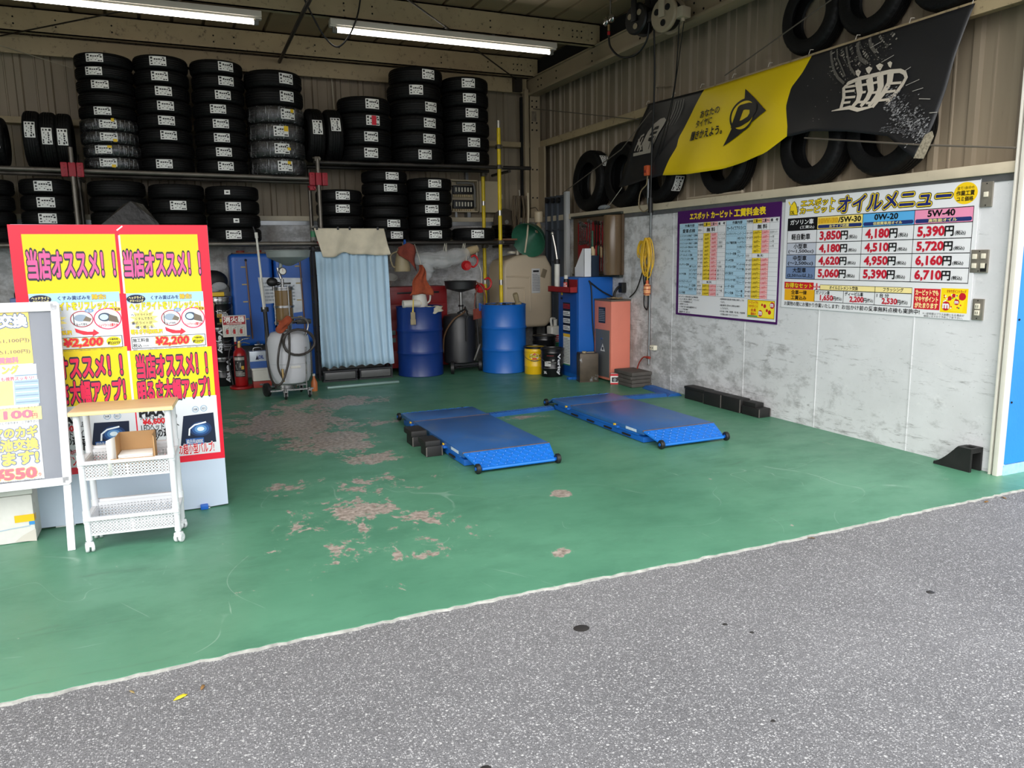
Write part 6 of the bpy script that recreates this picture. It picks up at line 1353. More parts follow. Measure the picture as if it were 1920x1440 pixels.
b = MB(); b.cyl((-.105, -.262, .20), (-.11, -.262, .34), .014, seg=10); obj('hose_tip', b, MATS['brass'], t)
rg = rag('rag', 'rust-brown rag tucked on the grey extractor handle', lambda u, v: (1.05+.14*u+.02*math.sin(v*6), 8.66-.03*math.sin(u*3)+.01*math.sin(v*9), .87-.14*v-.02*math.sin(u*6)+.02*u), M_RAG)
b = MB(); b.cyl((.15, -.175, .10), (.16, -.19, .56), .008, seg=8); b.box(-.24, .22, -.19, -.16, .085, .1); b.box(-.2, .2, .14, .17, .085, .1); b.cyl((-.05, 0, .09), (-.05, 0, .14), .12, seg=16); obj('frame', b, M_TOOL, t)
def caster(p, x, y, r=.05, m=M_WHEEL, rz=0, body=M_TOOL):
    b = MB(); b.at((x, y, 0), rz); b.cyl((0, 0, r*2-.01), (0, 0, r*2+.03), .012, seg=10); b.box(-.02, -.014, -.03, .03, r*.8, r*2); b.box(.014, .02, -.03, .03, r*.8, r*2); b.box(-.024, .024, -.03, .03, r*2-.005, r*2+.004); c = obj('caster', b, body, p)
    b = MB(); b.at((x, y, r), rz); b.lathe([(.008, -.012), (r-.006, -.012), (r, -.006), (r, .006), (r-.006, .012), (.008, .012)], 20, axis='X', closed=True); obj('wheel', b, m, c)
caster(t, .17, -.22, .042); caster(t, -.09, -.25, .042); caster(t, .14, .18, .042)
w = MB(); w.at((-.25, .06, .075), .35); w.lathe([(.02, -.02), (.045, -.02), (.05, -.024), (.075, -.018), (.075, .018), (.05, .024), (.02, .02)], 26, axis='X', closed=True); w.cyl((-.024, 0, 0), (.024, 0, 0), .022, seg=10); w.cyl((0, 0, 0), (.2, 0, .01), .008, seg=8); obj('wheel', w, M_WHEEL, t)

# oil pails, extinguisher, small cans
M_PAIL = mat('pail_black', (22, 22, 24), .28, .2); M_TIN = mat('pail_tin', (150, 150, 150), .22, .9); M_PAILY = mat('pail_yellow', (230, 186, 20), .35)
def pail(label, x, y, z, face, side, m=M_PAIL, text=None, rz=0, extra=None, open_=False, R=.140, H=.36):
    t = thing('oil_pail', label, 'pail', (x, y, z), rz)
    P = [(0, .004), (R-.008, .004), (R-.004, 0), (R, .006), (R, .10), (R+.003, .105), (R, .11), (R, H-.07), (R+.004, H-.064), (R, H-.058), (R, H-.03)]
    b = MB(); b.lathe(P+[(R, H-.012)]+([(0, H-.014)] if not open_ else [(R-.006, H-.012), (R-.01, .2), (0, .2)]), 40); obj('body', b, m, t)
    b = MB(); b.lathe([(R, H-.03), (R+.012, H-.026), (R+.012, H-.006), (R+.004, H), (R-.012, H-.002), (R-.014, H-.016)]+([(0, H-.016)] if not open_ else []), 40); obj('lid_rim', b, M_TIN if side else M_PAIL, t)
    b = MB(); Q = [(-(R+.006), 0, H-.08)]+[((R+.012)*math.cos(PI+PI*i/10), -(R+.012)*math.sin(PI*i/10)*1.02, H-.08-.10*math.sin(PI*i/10)) for i in range(1, 10)]+[(R+.006, 0, H-.08)]; b.tube(Q, .003, 6); b.tube([(q[0], q[1]-.003, q[2]) for q in Q[4:7]], .007, 8); obj('bail_handle', b, M_TIN, t)
    p = Print(on_can(R+.001, -PI/2), .0007)
    if text: text(p, R, H)
    p.build('label_print', t); return t
def _vert(p, s, u0, u1, v1, v0):
    P0, _ = glyphs(s); x0 = min(q[0] for q in P0); x1 = max(q[0] for q in P0); y0 = min(q[1] for q in P0); y1 = max(q[1] for q in P0)
    P, F = glyphs(s, 0)
    for i in range(8):
        dx, dy = .045*math.cos(i*PI/4), .045*math.sin(i*PI/4); p.put([(u0+(y+dy-y0)/(y1-y0)*(u1-u0), v1-(x+dx-x0)/(x1-x0)*(v1-v0)) for x, y in P], F, (214, 216, 220), 2)
def v_face(p, R, H): 
    _vert(p, 'Verity', .06, .115, H-.07, .03); p.rect((-.10, .14), (-.02, .20), (226, 226, 222), 1, 4); p.lines((-.095, .145), (-.025, .195), 4, (60, 60, 60), .7, 2, 3); p.text('20L', (-.115, .075), (-.07, .045), (220, 220, 220), .03, l=2); p.rect((-.07, H-.09), (.02, H-.085), (150, 40, 40), 1, 3); p.text('SP', (.0, .225), (.03, .205), (180, 180, 180), .02, l=2); p.rect((-.12, .112), (.12, .116), (110, 110, 110), 1, 8)
def v_face2(p, R, H): _vert(p, 'Verity', .0, .06, H-.03, .05); p.rect((-.08, .05), (-.03, .12), (190, 190, 196), 1, 3)
pail('black oil pail at the very bottom of the pail stack by the extinguisher', .545, 9.97, 0, 0, True, text=lambda p, R, H: _vert(p, 'Verity', .0, .06, H-.03, .05), rz=.1)
pail('black oil pail in the middle of the pail stack by the extinguisher', .545, 9.97, .362, 0, True, text=lambda p, R, H: (_vert(p, 'Verity', -.07, -.01, H-.03, .05), [p.rect((.0, .08+.02*k), (.1, .086+.02*k), (170, 170, 176), 1, 4) for k in range(4)]), rz=.1)
def kixx(p, R, H):
    p.text('Kixx', (-.05, .20), (.055, .165), (236, 236, 236), .05, shear=.1, l=2); p.rect((-.055, .115), (.0, .155), (214, 164, 40), 1, 3); p.text('G1', (-.045, .150), (-.012, .122), (30, 26, 20), .04, l=2)
    p.rect((.0, .12), (.075, .155), (206, 206, 206), 1, 3); p.text('5W-40', (.015, .148), (.065, .130), (30, 30, 30), .02, l=2); p.rect((-.03, .055), (.09, .10), (206, 164, 40), 1, 4); p.text('10W40', (.0, .095), (.07, .075), (40, 36, 20), .02, l=2); p.lines((-.06, .03), (.08, .05), 2, (180, 160, 110), seed=2)
k = pail('tin oil pail with gold and black label on top of the pail stack', .545, 9.97, .724, 0, True, text=kixx, rz=.12, m=M_PAIL)
b = MB(); b.lathe([(.1405, .27), (.1425, .275), (.1425, .345), (.1405, .35)], 40); obj('tin_band', b, M_TIN, k)
b = MB(); b.tube(smooth_path([(-.09, -.14, .28), (-.11, -.17, .22), (-.12, -.19, .02)]), .022, 8); obj('spout_hose', b, mat('spout_tan', (176, 158, 130), .5), k)
b = MB(); b.box(-.13, .10, -.09, .09, 0, .05, .006); solo('yellow_box', b, mat('box_yellow', (222, 182, 30), .5), 'flat yellow box on the lid of the gold-labelled pail', 'box', (.51, 9.97, 1.086))
t = thing('dark_bag', 'black bag with grey glove slumped above the gold-labelled pail', 'bag', (.50, 9.98, 1.137)); b = MB(); b.ball((0, 0, .13), (.17, .11, .13), 18, 10); obj('bag', b, mat('bag_black', (24, 24, 26), .55, bump=.5, bs=14), t); b = MB(); b.ball((.06, -.105, .07), (.085, .02, .05), 12, 8); b.ball((.0, -.105, .03), (.06, .016, .03), 10, 6); obj('glove', b, mat('glove_grey', (150, 152, 156), .8, 0, .1, 20, bump=.4, bs=40), t); b = MB(); b.tube(smooth_path([(.10, -.06, .12), (.17, -.03, .06), (.18, 0, .0)]), .004, 6); obj('cord', b, M_BLACK, t)
t = thing('fire_extinguisher', 'red fire extinguisher with printed label under the extinguisher sign', 'fire extinguisher', (.715, 9.60, .035)); M_FEX = mat('extinguisher_red', (150, 20, 24), .3)
b = MB(); b.lathe([(0, 0), (.068, 0), (.075, .012), (.076, .36), (.066, .41), (.035, .44), (.022, .46), (0, .46)], 32); obj('cylinder', b, M_FEX, t)
p = Print(on_can(.0765, -PI/2-.25), .0006); p.rect((-.065, .11), (.065, .36), (40, 38, 38), 1, 8); p.rect((-.06, .31), (.06, .345), (196, 190, 184), 1.5, 6)
p.poly([(-.03, .20), (.01, .22), (.015, .28), (-.02, .29), (-.045, .25)], (206, 200, 194), 2); p.lines((-.055, .12), (.055, .18), 4, (186, 180, 172), seed=6); p.rect((.02, .20), (.05, .24), (200, 160, 60), 2, 2); p.build('label_print', t)
b = MB(); b.cyl((0, 0, .455), (0, 0, .50), .026, seg=16); b.box(-.015, .015, -.02, .02, .495, .53, .004); obj('valve', b, MATS['brass'], t); b = MB(); b.tube([(.0, 0, .52), (.05, 0, .55), (.12, 0, .555)], .008, 8); b.tube([(.0, 0, .50), (.06, 0, .51), (.12, 0, .49)], .007, 8); b.lathe([(.02, -.004), (.026, 0), (.02, .004)], 16, (.01, -.01, .56), 'Y', True); obj('lever', b, M_TOOL, t)
b = MB(); b.tube(smooth_path([(-.02, 0, .49), (-.10, -.03, .46), (-.13, -.03, .3), (-.11, -.03, .10), (-.10, -.03, .02)]), .010, 8); obj('hose', b, M_BLACK, t)
t = thing('extinguisher_sign', 'red and white extinguisher sign on a short post', 'sign', (.685, 9.72, 0)); b = MB(); b.cyl((0, 0, .0), (0, 0, .62), .014, seg=12); b.slot(1); b.cyl((0, 0, .55), (0, 0, .64), .0145, seg=12); obj('post', b, [M_FEX, M_NAT], t); b = MB(); b.lathe([(0, .0), (.13, 0), (.14, .012), (.14, .03), (0, .034)], 32, (.03, -.12, 0)); obj('base', b, M_FEX, t)
b = MB(); b.box(-.135, .135, -.026, -.016, .61, .865, .004); obj('panel', b, M_NAT, t)
p = Print(on_y(-.0265), .0006); p.rect((-.125, .755), (.125, .855), (160, 26, 34), 1); p.text('消火器', (-.115, .85), (.115, .785), (240, 236, 230), .035); p.text('FIRE EXTINGUISHER', (-.085, .778), (.085, .762), (240, 220, 210), .03)
for k in range(3):
    x = -.115+.078*k; p.frame((x, .63), (x+.07, .735), .002, (120, 116, 110), 2); p.rect((x+.018, .645), (x+.045, .70), (176, 34, 36), 3); p.line([(x+.02, .705), (x+.055, .72)], .005, (70, 40, 40), 3); p.line([(x+.01, .66), (x+.02, .69)], .004, (70, 40, 40), 3)
p.text('消火器の使い方', (-.06, .752), (.06, .740), (60, 50, 50), .0); p.build('printed_face', t)
t = thing('oil_can', 'pale blue and white square oil can behind the extractor', 'can', (.92, 9.62, .235)); b = MB(); b.box(-.10, .10, -.06, .06, 0, .20, .008); b.slot(1); b.box(-.10, .10, -.0605, -.058, 0, .08); obj('body', b, [mat('can_pale', (196, 204, 214), .3, .3), mat('can_blue', (56, 92, 160), .35)], t); b = MB(); b.tube(smooth_path([(-.05, 0, .2), (-.04, 0, .235), (.04, 0, .235), (.05, 0, .2)]), .006, 6); obj('handle', b, M_TOOL, t); p = Print(on_y(-.061), .0006); p.poly([(-.035, .10), (-.015, .155), (.005, .10)], (30, 30, 60), 1); p.text('OIL', (.0, .15), (.06, .11), (40, 70, 150), .04); p.build('label_print', t)
t = thing('white_bin', 'white plastic bin under the pale blue oil can', 'bin', (.94, 9.60, .08)); b = MB(); b.box(-.10, .11, -.08, .08, 0, .155, .01); obj('body', b, M_NAT, t); b = MB(); b.box(-.11, .12, -.09, .09, .13, .154, .006); obj('rim', b, M_NAT, t)
t = thing('red_case', 'small dull red case on the floor under the white bin', 'case', (.94, 9.60, 0)); b = MB(); b.box(-.10, .11, -.08, .08, 0, .078, .006); obj('body', b, MATS['dull_red'], t); b = MB(); b.box(-.03, .04, -.09, -.08, .03, .05); obj('latch', b, M_TOOL, t)
t = thing('orange_bottle', 'orange bottle on the floor by the extractor caster', 'bottle', (1.46, 8.98, 0)); b = MB(); b.lathe([(0, 0), (.035, 0), (.038, .02), (.038, .10), (.014, .15), (.014, .18), (0, .18)], 16); obj('body', b, mat('bottle_orange', (196, 110, 60), .4), t); b = MB(); b.cyl((0, 0, .175), (0, 0, .2), .017, seg=12); obj('cap', b, M_NAT, t)

# blue lift control cabinet with its clutter
M_CAB = mat('cabinet_blue', (20, 92, 176), .4, 0, .04, 5)
t = thing('control_cabinet', 'tall blue lift control cabinet against the right wall', 'cabinet', (4.55, 8.25, 0))
b = MB(); b.box(0, .48, 0, .53, .0, 1.245, .006); obj('body', b, M_CAB, t)
b = MB(); b.box(-.008, .0, .03, .50, .05, 1.20, .004); obj('door', b, mat('cabinet_door', (16, 74, 150), .42), t)
p = Print(lambda u, v, n: (-.009-n, u, v), .0007)
p.rect((.39, .56), (.20, .93), (30, 30, 34), 1); 
for k, c in enumerate(((150, 30, 36), (226, 226, 226), (226, 226, 226), (226, 226, 226))):
    z = .925-.09*k; p.rect((.385, z-.07), (.205, z-.012), c, 2); p.lines((.375, z-.06), (.215, z-.02), 2, (40, 40, 44), .8, 3, k)
p.rect((.385, .14), (.205, .54), (222, 226, 222), 1); p.rect((.385, .50), (.205, .54), (226, 180, 40), 2); p.lines((.375, .17), (.215, .49), 16, (120, 120, 124), seed=8); p.rect((.385, .14), (.205, .155), (60, 140, 90), 2)
p.build('instruction_labels', t)
b = MB(); b.cyl((-.02, .42, .98), (-.006, .42, .98), .016, seg=12); b.slot(1); b.box(-.012, -.004, .40, .44, 1.02, 1.05); obj('switch', b, [M_BLACK, mat('switch_yellow', (222, 190, 60), .5)], t)
b = MB(); b.box(-.09, .04, -.02, .02, .0, .035, .004); obj('foot_bar', b, M_CAB, t); b = MB(); b.box(-.14, -.009, .0, .05, .002, .03, .004); obj('foot_bar', b, M_CAB, t)
b = MB(); b.tube(smooth_path([(.46, -.06, .99), (.30, -.02, 1.08), (.16, -.012, 1.18), (.14, -.012, 1.20), (.17, -.012, 1.10), (.19, -.012, .7), (.22, -.012, .40), (.20, -.02, .28)]), .009, 6); obj('control_cable', b, M_CABLE, t)
t = thing('can_tray', 'red metal tray on the left side of the blue cabinet', 'tray', (4.44, 8.56, 1.06)); b = MB(); b.box(0, .105, -.29, .30, 0, .006); b.box(0, .004, -.29, .30, 0, .07); b.box(0, .105, -.29, -.286, 0, .07); b.box(0, .105, .296, .30, 0, .07); b.box(.100, .105, -.29, .05, 0, .16); obj('tray', b, MATS['board_red'], t)
t = thing('grease_gun', 'white grease gun standing upright in the red tray', 'grease gun', (4.49, 8.70, 1.067)); b = MB(); b.cyl((0, 0, 0), (0, 0, .34), .034, seg=20); obj('barrel', b, M_NAT, t, label='white printed barrel'); b = MB(); b.cyl((0, 0, .34), (0, 0, .40), .036, seg=20); b.cyl((0, 0, 0), (0, 0, .02), .036, seg=20); obj('end_cap', b, M_DARKM, t); b = MB(); b.tube([(0, 0, .40), (-.01, .03, .55), (-.03, .06, .70)], .012, 8); b.ball((-.03, .065, .72), .022, 10, 8); obj('spout', b, MATS['bright_steel'], t)
t = thing('spray_can', 'black spray can with white cap in the red tray', 'spray can', (4.495, 8.47, 1.067)); b = MB(); b.lathe([(0, 0), (.032, 0), (.033, .005), (.033, .14), (.026, .16), (0, .162)], 20); obj('body', b, M_BLACK, t); b = MB(); b.lathe([(0, .158), (.025, .158), (.025, .205), (0, .207)], 18); obj('cap', b, M_NAT, t); p = Print(on_can(.0335, PI+.6), .0006); p.rect((-.03, .03), (.03, .12), (180, 60, 50), 1, 6); p.lines((-.025, .04), (.025, .11), 3, (226, 226, 226), seed=1); p.build('label_print', t)
t = thing('file_box', 'white slanted magazine file on the blue cabinet', 'file box', (4.66, 8.31, 1.247)); prof = [(0, 0), (.34, 0), (.34, .10), (.30, .10), (.02, .34), (0, .34)]
b = MB(); b.prism([(.24, 0), (0, 0), (0, .345), (.04, .345), (.22, .12), (.24, .12)], 'X', 0, .004)
b.prism([(.24, 0), (0, 0), (0, .345), (.04, .345), (.22, .12), (.24, .12)], 'X', .096, .10); b.box(0, .10, 0, .004, 0, .345); b.box(0, .10, .236, .24, 0, .12); b.box(0, .1, 0, .24, 0, .004); obj('body', b, mat('file_white', (226, 228, 232), .4), t)
t = thing('oil_tin', 'dark tin with pale print standing behind the white file', 'tin', (4.84, 8.42, 1.247)); b = MB(); b.box(-.075, .06, -.06, .06, 0, .26, .006); obj('body', b, mat('tin_dark', (64, 78, 98), .3, .5), t); p = Print(lambda u, v, n: (-.0755-n, u, v), .0006); p.rect((.055, .12), (-.055, .23), (150, 168, 190), 1); p.lines((.05, .13), (-.05, .22), 3, (226, 226, 230), seed=3); p.build('label_print', t)
t = thing('squeeze_bottle', 'cream squeeze bottle with green nozzle on the dark tin', 'bottle', (4.84, 8.42, 1.508)); b = MB(); b.lathe([(0, 0), (.03, 0), (.033, .01), (.033, .07), (.018, .09), (.018, .105), (0, .105)], 16); obj('body', b, mat('cream_plastic', (206, 186, 146), .45), t); b = MB(); b.cyl((0, 0, .10), (0, 0, .30), .014, .011, seg=10); obj('nozzle', b, M_GRIPG, t)

# salmon power unit, rusty can, pails in front
t = thing('power_unit', 'salmon pink power unit cabinet with grey door', 'cabinet', (4.764, 7.844, 0)); M_SAL = mat('salmon_paint', (218, 128, 108), .5, 0, .03, 6, dirt=((150, 70, 60), .72, 14, .5))
b = MB(); b.box(0, .268, 0, .39, .02, .965, .004); obj('body', b, M_SAL, t)
b = MB(); b.box(-.004, .272, -.006, .396, .965, .985, .003); obj('top_plate', b, mat('top_brown', (92, 84, 74), .5), t)
b = MB(); b.box(-.006, 0, .03, .36, .05, .62, .003); obj('grey_door', b, mat('door_grey', (92, 94, 94), .5), t); b = MB(); b.box(-.012, -.005, .17, .22, .50, .52, .002); obj('door_latch', b, M_TOOL, t)
p = Print(lambda u, v, n: (-.001-n, u, v), .0007); p.rect((.29, .70), (.13, .89), (30, 40, 54), 1); p.lines((.28, .72), (.14, .87), 7, (150, 156, 160), seed=5); p.st = .0007; p.build('name_label', t)
p = Print(lambda u, v, n: (-.007-n, u, v), .0007); p.poly([(.235, .36), (.125, .36), (.18, .455)], (214, 214, 210), 1); p.rect((.20, .375), (.16, .41), (60, 60, 60), 2); p.build('warning_triangle', t)
b = MB(); b.tube(smooth_path([(.10, .10, .99), (.12, .12, 1.06), (.17, .13, 1.12), (.22, .13, 1.13)]), .016, 8); b.box(.20, .262, .09, .17, 1.06, 1.18, .006); obj('power_inlet', b, M_BLACK, t)
rag('cleaning_cloth', 'tan cloth lying on the salmon power unit', lambda u, v: (4.80+.14*u, 7.87+.15*v, .989+.012*math.sin(u*7)*math.sin(v*6)+.012), mat('tan_cloth', (160, 138, 104), .9, 0, .15, 25, bump=.5, bs=40), 'cloth')
t = thing('square_can', 'rusty dark square can in front of the blue cabinet', 'can', (4.575, 8.075, 0), math.radians(-17)); b = MB(); b.box(-.115, .115, -.10, .10, 0, .345, .012); b.box(-.11, .11, -.095, .095, .345, .35, .002); b.box(-.119, .119, -.104, .104, .0, .008, .003); obj('body', b, mat('rusty_can', (72, 62, 50), .42, .35, .2, 10, dirt=((166, 172, 178), .57, 7, .8)), t); b = MB(); b.cyl((-.05, -.04, .35), (-.05, -.04, .37), .026, seg=14); b.box(-.02, .08, -.02, .02, .35, .356, .002); obj('spout', b, M_NATT, t)
pail('black oil pail with vertical white lettering by the blue cabinet', 4.39, 8.66, 0, 0, False, text=v_face, rz=-.45)
def penn(p, R, H):
    p.ell((0, .24), .065, .035, (226, 226, 214), 1); p.poly([(-.03, .245), (0, .285), (.03, .245)], (190, 30, 36), 2); p.rect((-.07, .225), (.07, .255), (40, 36, 20), 2, 6); p.text('PENNZOIL', (-.065, .25), (.065, .23), (240, 220, 80), .04, l=3); p.rect((-.03, .195), (.03, .215), (190, 30, 36), 2, 4)
pail('yellow oil pail beside the black lettered pail', 4.30, 8.965, 0, 0, False, m=M_PAILY, text=penn, rz=-.5)
pail('black oil pail behind the yellow pail', 4.58, 9.26, 0, 0, False, R=.15, H=.46, text=lambda p, R, H: (p.rect((-.08, .24), (.06, .28), (170, 170, 170), 1, 4), p.rect((-.05, .2), (.09, .215), (120, 120, 120), 1, 4)), rz=-.5)
t = thing('white_jug', 'white jug with red label between beige tank and blue cabinet', 'jug', (4.83, 9.42, 0)); b = MB(); b.box(-.10, .08, -.08, .08, 0, .56, .03, 4); b.cyl((.0, 0, .55), (0, 0, .65), .028, seg=14); obj('body', b, M_NAT, t); b = MB(); b.tube(smooth_path([(-.07, -.03, .54), (-.09, -.05, .66), (-.02, -.02, .66)]), .016, 8); obj('handle', b, M_NAT, t); p = Print(on_y(-.081), .0007); p.rect((-.09, .35), (.07, .44), (196, 40, 46), 1); p.rect((-.09, .27), (.07, .34), (60, 130, 90), 1); p.lines((-.08, .36), (.06, .43), 3, (240, 240, 240), seed=2); p.build('label_print', t)
t = thing('filter_box', 'small red, white and black carton at the foot of the salmon unit', 'box', (4.745, 7.735, 0), -.5); b = MB(); b.box(-.045, .045, -.04, .04, 0, .125, .002); obj('carton', b, mat('carton_white', (222, 220, 216), .5), t); p = Print(on_y(-.0405), .0007); p.rect((-.045, .10), (.045, .125), (190, 30, 40), 1); p.rect((-.03, .03), (.04, .085), (30, 30, 34), 1); p.ell((.005, .055), .018, .02, (130, 130, 134), 2); p.rect((-.045, 0), (.045, .018), (190, 30, 40), 1); p.build('print', t); p = Print(lambda u, v, n: (-.0455-n, u, v), .0007); p.rect((.04, .09), (-.04, .125), (190, 30, 40), 1); p.lines((.03, .02), (-.03, .08), 4, (150, 60, 60), seed=5); p.build('print', t)
PAD = ['bottom', 'second', 'third', 'topmost']
for k in range(4):
    rr = random.Random(k); b = MB(); b.box(-.135, .135, -.20, .20, 0, .043, .012, 2); solo('rubber_pad', b, mat('pad_grey', (78, 74, 70), .85, 0, .15, 10, bump=.3, bs=40), 'grey rubber pad, %s of the pile against the right wall' % PAD[k], 'pad', (4.895+rr.uniform(-.006, .006), 7.56+rr.uniform(-.03, .03), .001+.0445*k), rr.uniform(-.06, .06), 'grey rubber pads')
# ------------------------------------------------------------------ left front: promotion board, A-board, wagon, foam box
YB = 4.93
t = thing('promotion_board', 'large red-edged promotion board with yellow posters on a white stand', 'sign board', (0, 0, 0))
M_BRED = mat('board_bright_red', (222, 18, 50), .3); M_PALE = mat('board_pale', (190, 203, 220), .45)
FL = lambda z: -.778+.031*(z/1.71)
b = MB()
P = [(FL(0), 0.012), (.113, .006), (.236, .012), (.238, 1.708), (.104, 1.710), (FL(1.71), 1.712)]
b.prism(P, 'Y', YB, YB+.014); obj('panel', b, M_PALE, t)
b = MB(); b.box(-.70, -.60, YB+.014, YB+.30, 0, .02); b.box(.08, .13, YB-.0, YB+.32, 0, .012); b.tube([(-.3, YB+.014, 1.3), (-.3, YB+.45, .01)], .016, 8); obj('rear_stay', b, M_WHITE, t)
b = MB(); b.box(.075, .12, YB-.03, YB+.02, 0, .03, .006); obj('foot', b, MATS['peg_blue'], t)
p = Print(on_y(YB), .0006); OY = (230, 202, 24); PK = (240, 42, 84); DK = (44, 50, 60); SKY = (168, 206, 232); WP = (214, 218, 222)
# red border
xl, xr = FL(1.2), .2375
p.rect((FL(.9)-.0, .305), (xr, 1.711), M_BRED, .5)
# top pair of yellow posters
for (a, c), txt in (([(-0.702,1.660),(-0.251,1.328)], ((208, 318), (955, 520))), ([(-0.230,1.658),(0.180,1.325)], ((1003, 318), (1643, 520)))):
    p.rect((a[0], c[1]), (c[0], a[1]), OY, 1)
p.rect(*(lambda a, c: ((a[0]-.004, c[1]), (a[0]+.006, a[1])))(*[(-0.231,1.653),(-0.242,1.328)]), WP, 1.6)
o3 = ((.115, DK),)
p.text('当店オススメ！！', *[(-0.688,1.570),(-0.265,1.422)], (244, 92, 150), .04, ol=o3, l=4)
p.text('当店オススメ！！', *[(-0.218,1.563),(0.183,1.422)], (244, 92, 150), .04, ol=o3, l=4)
# headlight leaflets
for k, ((a, c), (q0, q1)) in enumerate((([(-0.701,1.339),(-0.257,1.010)], [(-0.692,1.319),(-0.276,1.117)]), ([(-0.223,1.327),(0.186,0.994)], [(-0.218,1.310),(0.189,1.093)]))):
    p.rect((a[0], c[1]), (c[0], a[1]), WP, 1); w = c[0]-a[0]; h = a[1]-c[1]
    p.rect((a[0], a[1]-h*.17), (c[0], a[1]), SKY, 1.3)
    X = lambda f: a[0]+w*f
    Z = lambda f: a[1]-h*f
    p.ell((X(.12), Z(.10)), w*.12, h*.075, (30, 34, 60), 2); p.text('ヘッドライト', (X(.03), Z(.055)), (X(.22), Z(.10)), (240, 230, 160), .03); p.text('クリーニング', (X(.04), Z(.11)), (X(.21), Z(.15)), (240, 230, 160), .03)
    p.text('くすみ黄ばみを', (X(.31), Z(.05)), (X(.67), Z(.12)), (60, 80, 120), .015); p.text('除去!', (X(.69), Z(.035)), (X(.84), Z(.12)), (240, 190, 60), .04, ol=((.07, (90, 70, 40)),))
    p.text('ヘッドライトをリフレッシュ!', (X(.03), Z(.16)), (X(.95), Z(.29)), (250, 226, 30), .045, ol=((.075, (40, 46, 70)),), shear=.05)
    sp = [(X(.20)+w*(.19 if i % 2 else .12)*math.cos(2*PI*i/24), Z(.46)+h*(.20 if i % 2 else .13)*math.sin(2*PI*i/24)) for i in range(24)]; p.poly(sp, (252, 232, 130), 1.6)
    for i, s in enumerate(('ヘッドライトが', 'くすんできた…', '最近ライトが', '暗く感じる…')): p.text(s, (X(.04+.05*(i % 2)), Z(.345+.072*i)), (X(.30+.05*(i % 2)), Z(.395+.072*i)), (50, 60, 90), .01)
    p.text('明るさ平均30%UP!', (X(.02), Z(.625)), (X(.42), Z(.71)), (250, 214, 40), .045, ol=((.075, (90, 30, 30)),))
    p.ring((X(.55), Z(.45)), w*.13, h*.14, .005, (170, 60, 70), 2); p.ell((X(.55), Z(.45)), w*.12, h*.125, (226, 230, 234), 1.8); p.ell((X(.54), Z(.43)), w*.075, h*.06, (150, 168, 186), 2.4); p.poly([(X(.60), Z(.40)), (X(.66), Z(.45)), (X(.64), Z(.50)), (X(.56), Z(.48))], (120, 112, 96), 2.4); p.line([(X(.46), Z(.36)), (X(.46), Z(.55))], .004, (60, 60, 60), 3); p.text('くもってきた…', (X(.46), Z(.52)), (X(.63), Z(.56)), (40, 40, 44), .02)
    p.ring((X(.84), Z(.46)), w*.16, h*.185, .006, (226, 60, 100), 2.2); p.ell((X(.84), Z(.46)), w*.148, h*.17, (240, 242, 244), 2); p.ell((X(.81), Z(.43)), w*.075, h*.075, (70, 84, 104), 2.6); p.ell((X(.80), Z(.43)), w*.05, h*.05, (190, 214, 232), 2.9); p.poly([(X(.86), Z(.38)), (X(.95), Z(.43)), (X(.97), Z(.54)), (X(.85), Z(.50))], (110, 100, 88), 2.6); p.text('ヘッドライトの輝きUP!', (X(.73), Z(.54)), (X(.95), Z(.60)), (214, 60, 70), .03)
    p.ell((X(.64), Z(.31)), w*.05, h*.035, (120, 160, 200), 3); p.text('施工前', (X(.61), Z(.29)), (X(.67), Z(.33)), WP, .02, l=5); p.ell((X(.96), Z(.30)), w*.045, h*.035, (240, 196, 80), 3); p.text('施工後', (X(.93), Z(.28)), (X(.99), Z(.32)), (90, 50, 30), .02, l=5)
    p.poly([(X(.46), Z(.60)), (X(.52), Z(.64)), (X(.60), Z(.67)), (X(.66), Z(.67)), (X(.67), Z(.63)), (X(.73), Z(.70)), (X(.65), Z(.755)), (X(.655), Z(.725)), (X(.55), Z(.72)), (X(.47), Z(.67))], (222, 50, 66), 3)
    p.rect((X(.015), Z(.96)), (X(.985), Z(.755)), (222, 224, 226), 4); p.frame((X(.015), Z(.96)), (X(.985), Z(.755)), .003, (40, 40, 44), 4.5)
    p.text('施工料金', (X(.03), Z(.78)), (X(.24), Z(.845)), (60, 62, 66), .02, l=5); p.text('税込', (X(.03), Z(.87)), (X(.14), Z(.94)), (60, 62, 66), .02, l=5); p.text('(左右施工)', (X(.15), Z(.90)), (X(.26), Z(.935)), (90, 90, 94), .0, l=5)
    p.text('¥2,200', (X(.32), Z(.775)), (X(.75), Z(.93)), (226, 40, 56), .05, ol=((.08, (246, 214, 80)), (.10, (90, 60, 40))), shear=.1, l=7)
    p.ell((X(.885), Z(.85)), w*.085, h*.08, (252, 232, 40), 5); p.text('作業時間', (X(.835), Z(.80)), (X(.935), Z(.835)), BLK, .02, l=6); p.text('約20分', (X(.815), Z(.85)), (X(.955), Z(.91)), BLK, .03, l=6)
    p.text('※樹脂製ヘッドライトレンズの黄ばみを除去するもので、ライト内部の汚れは除去できません。一部作業できない場合がございます。', (X(.02), Z(.967)), (X(.98), Z(.992)), (90, 90, 94), .0, l=5)
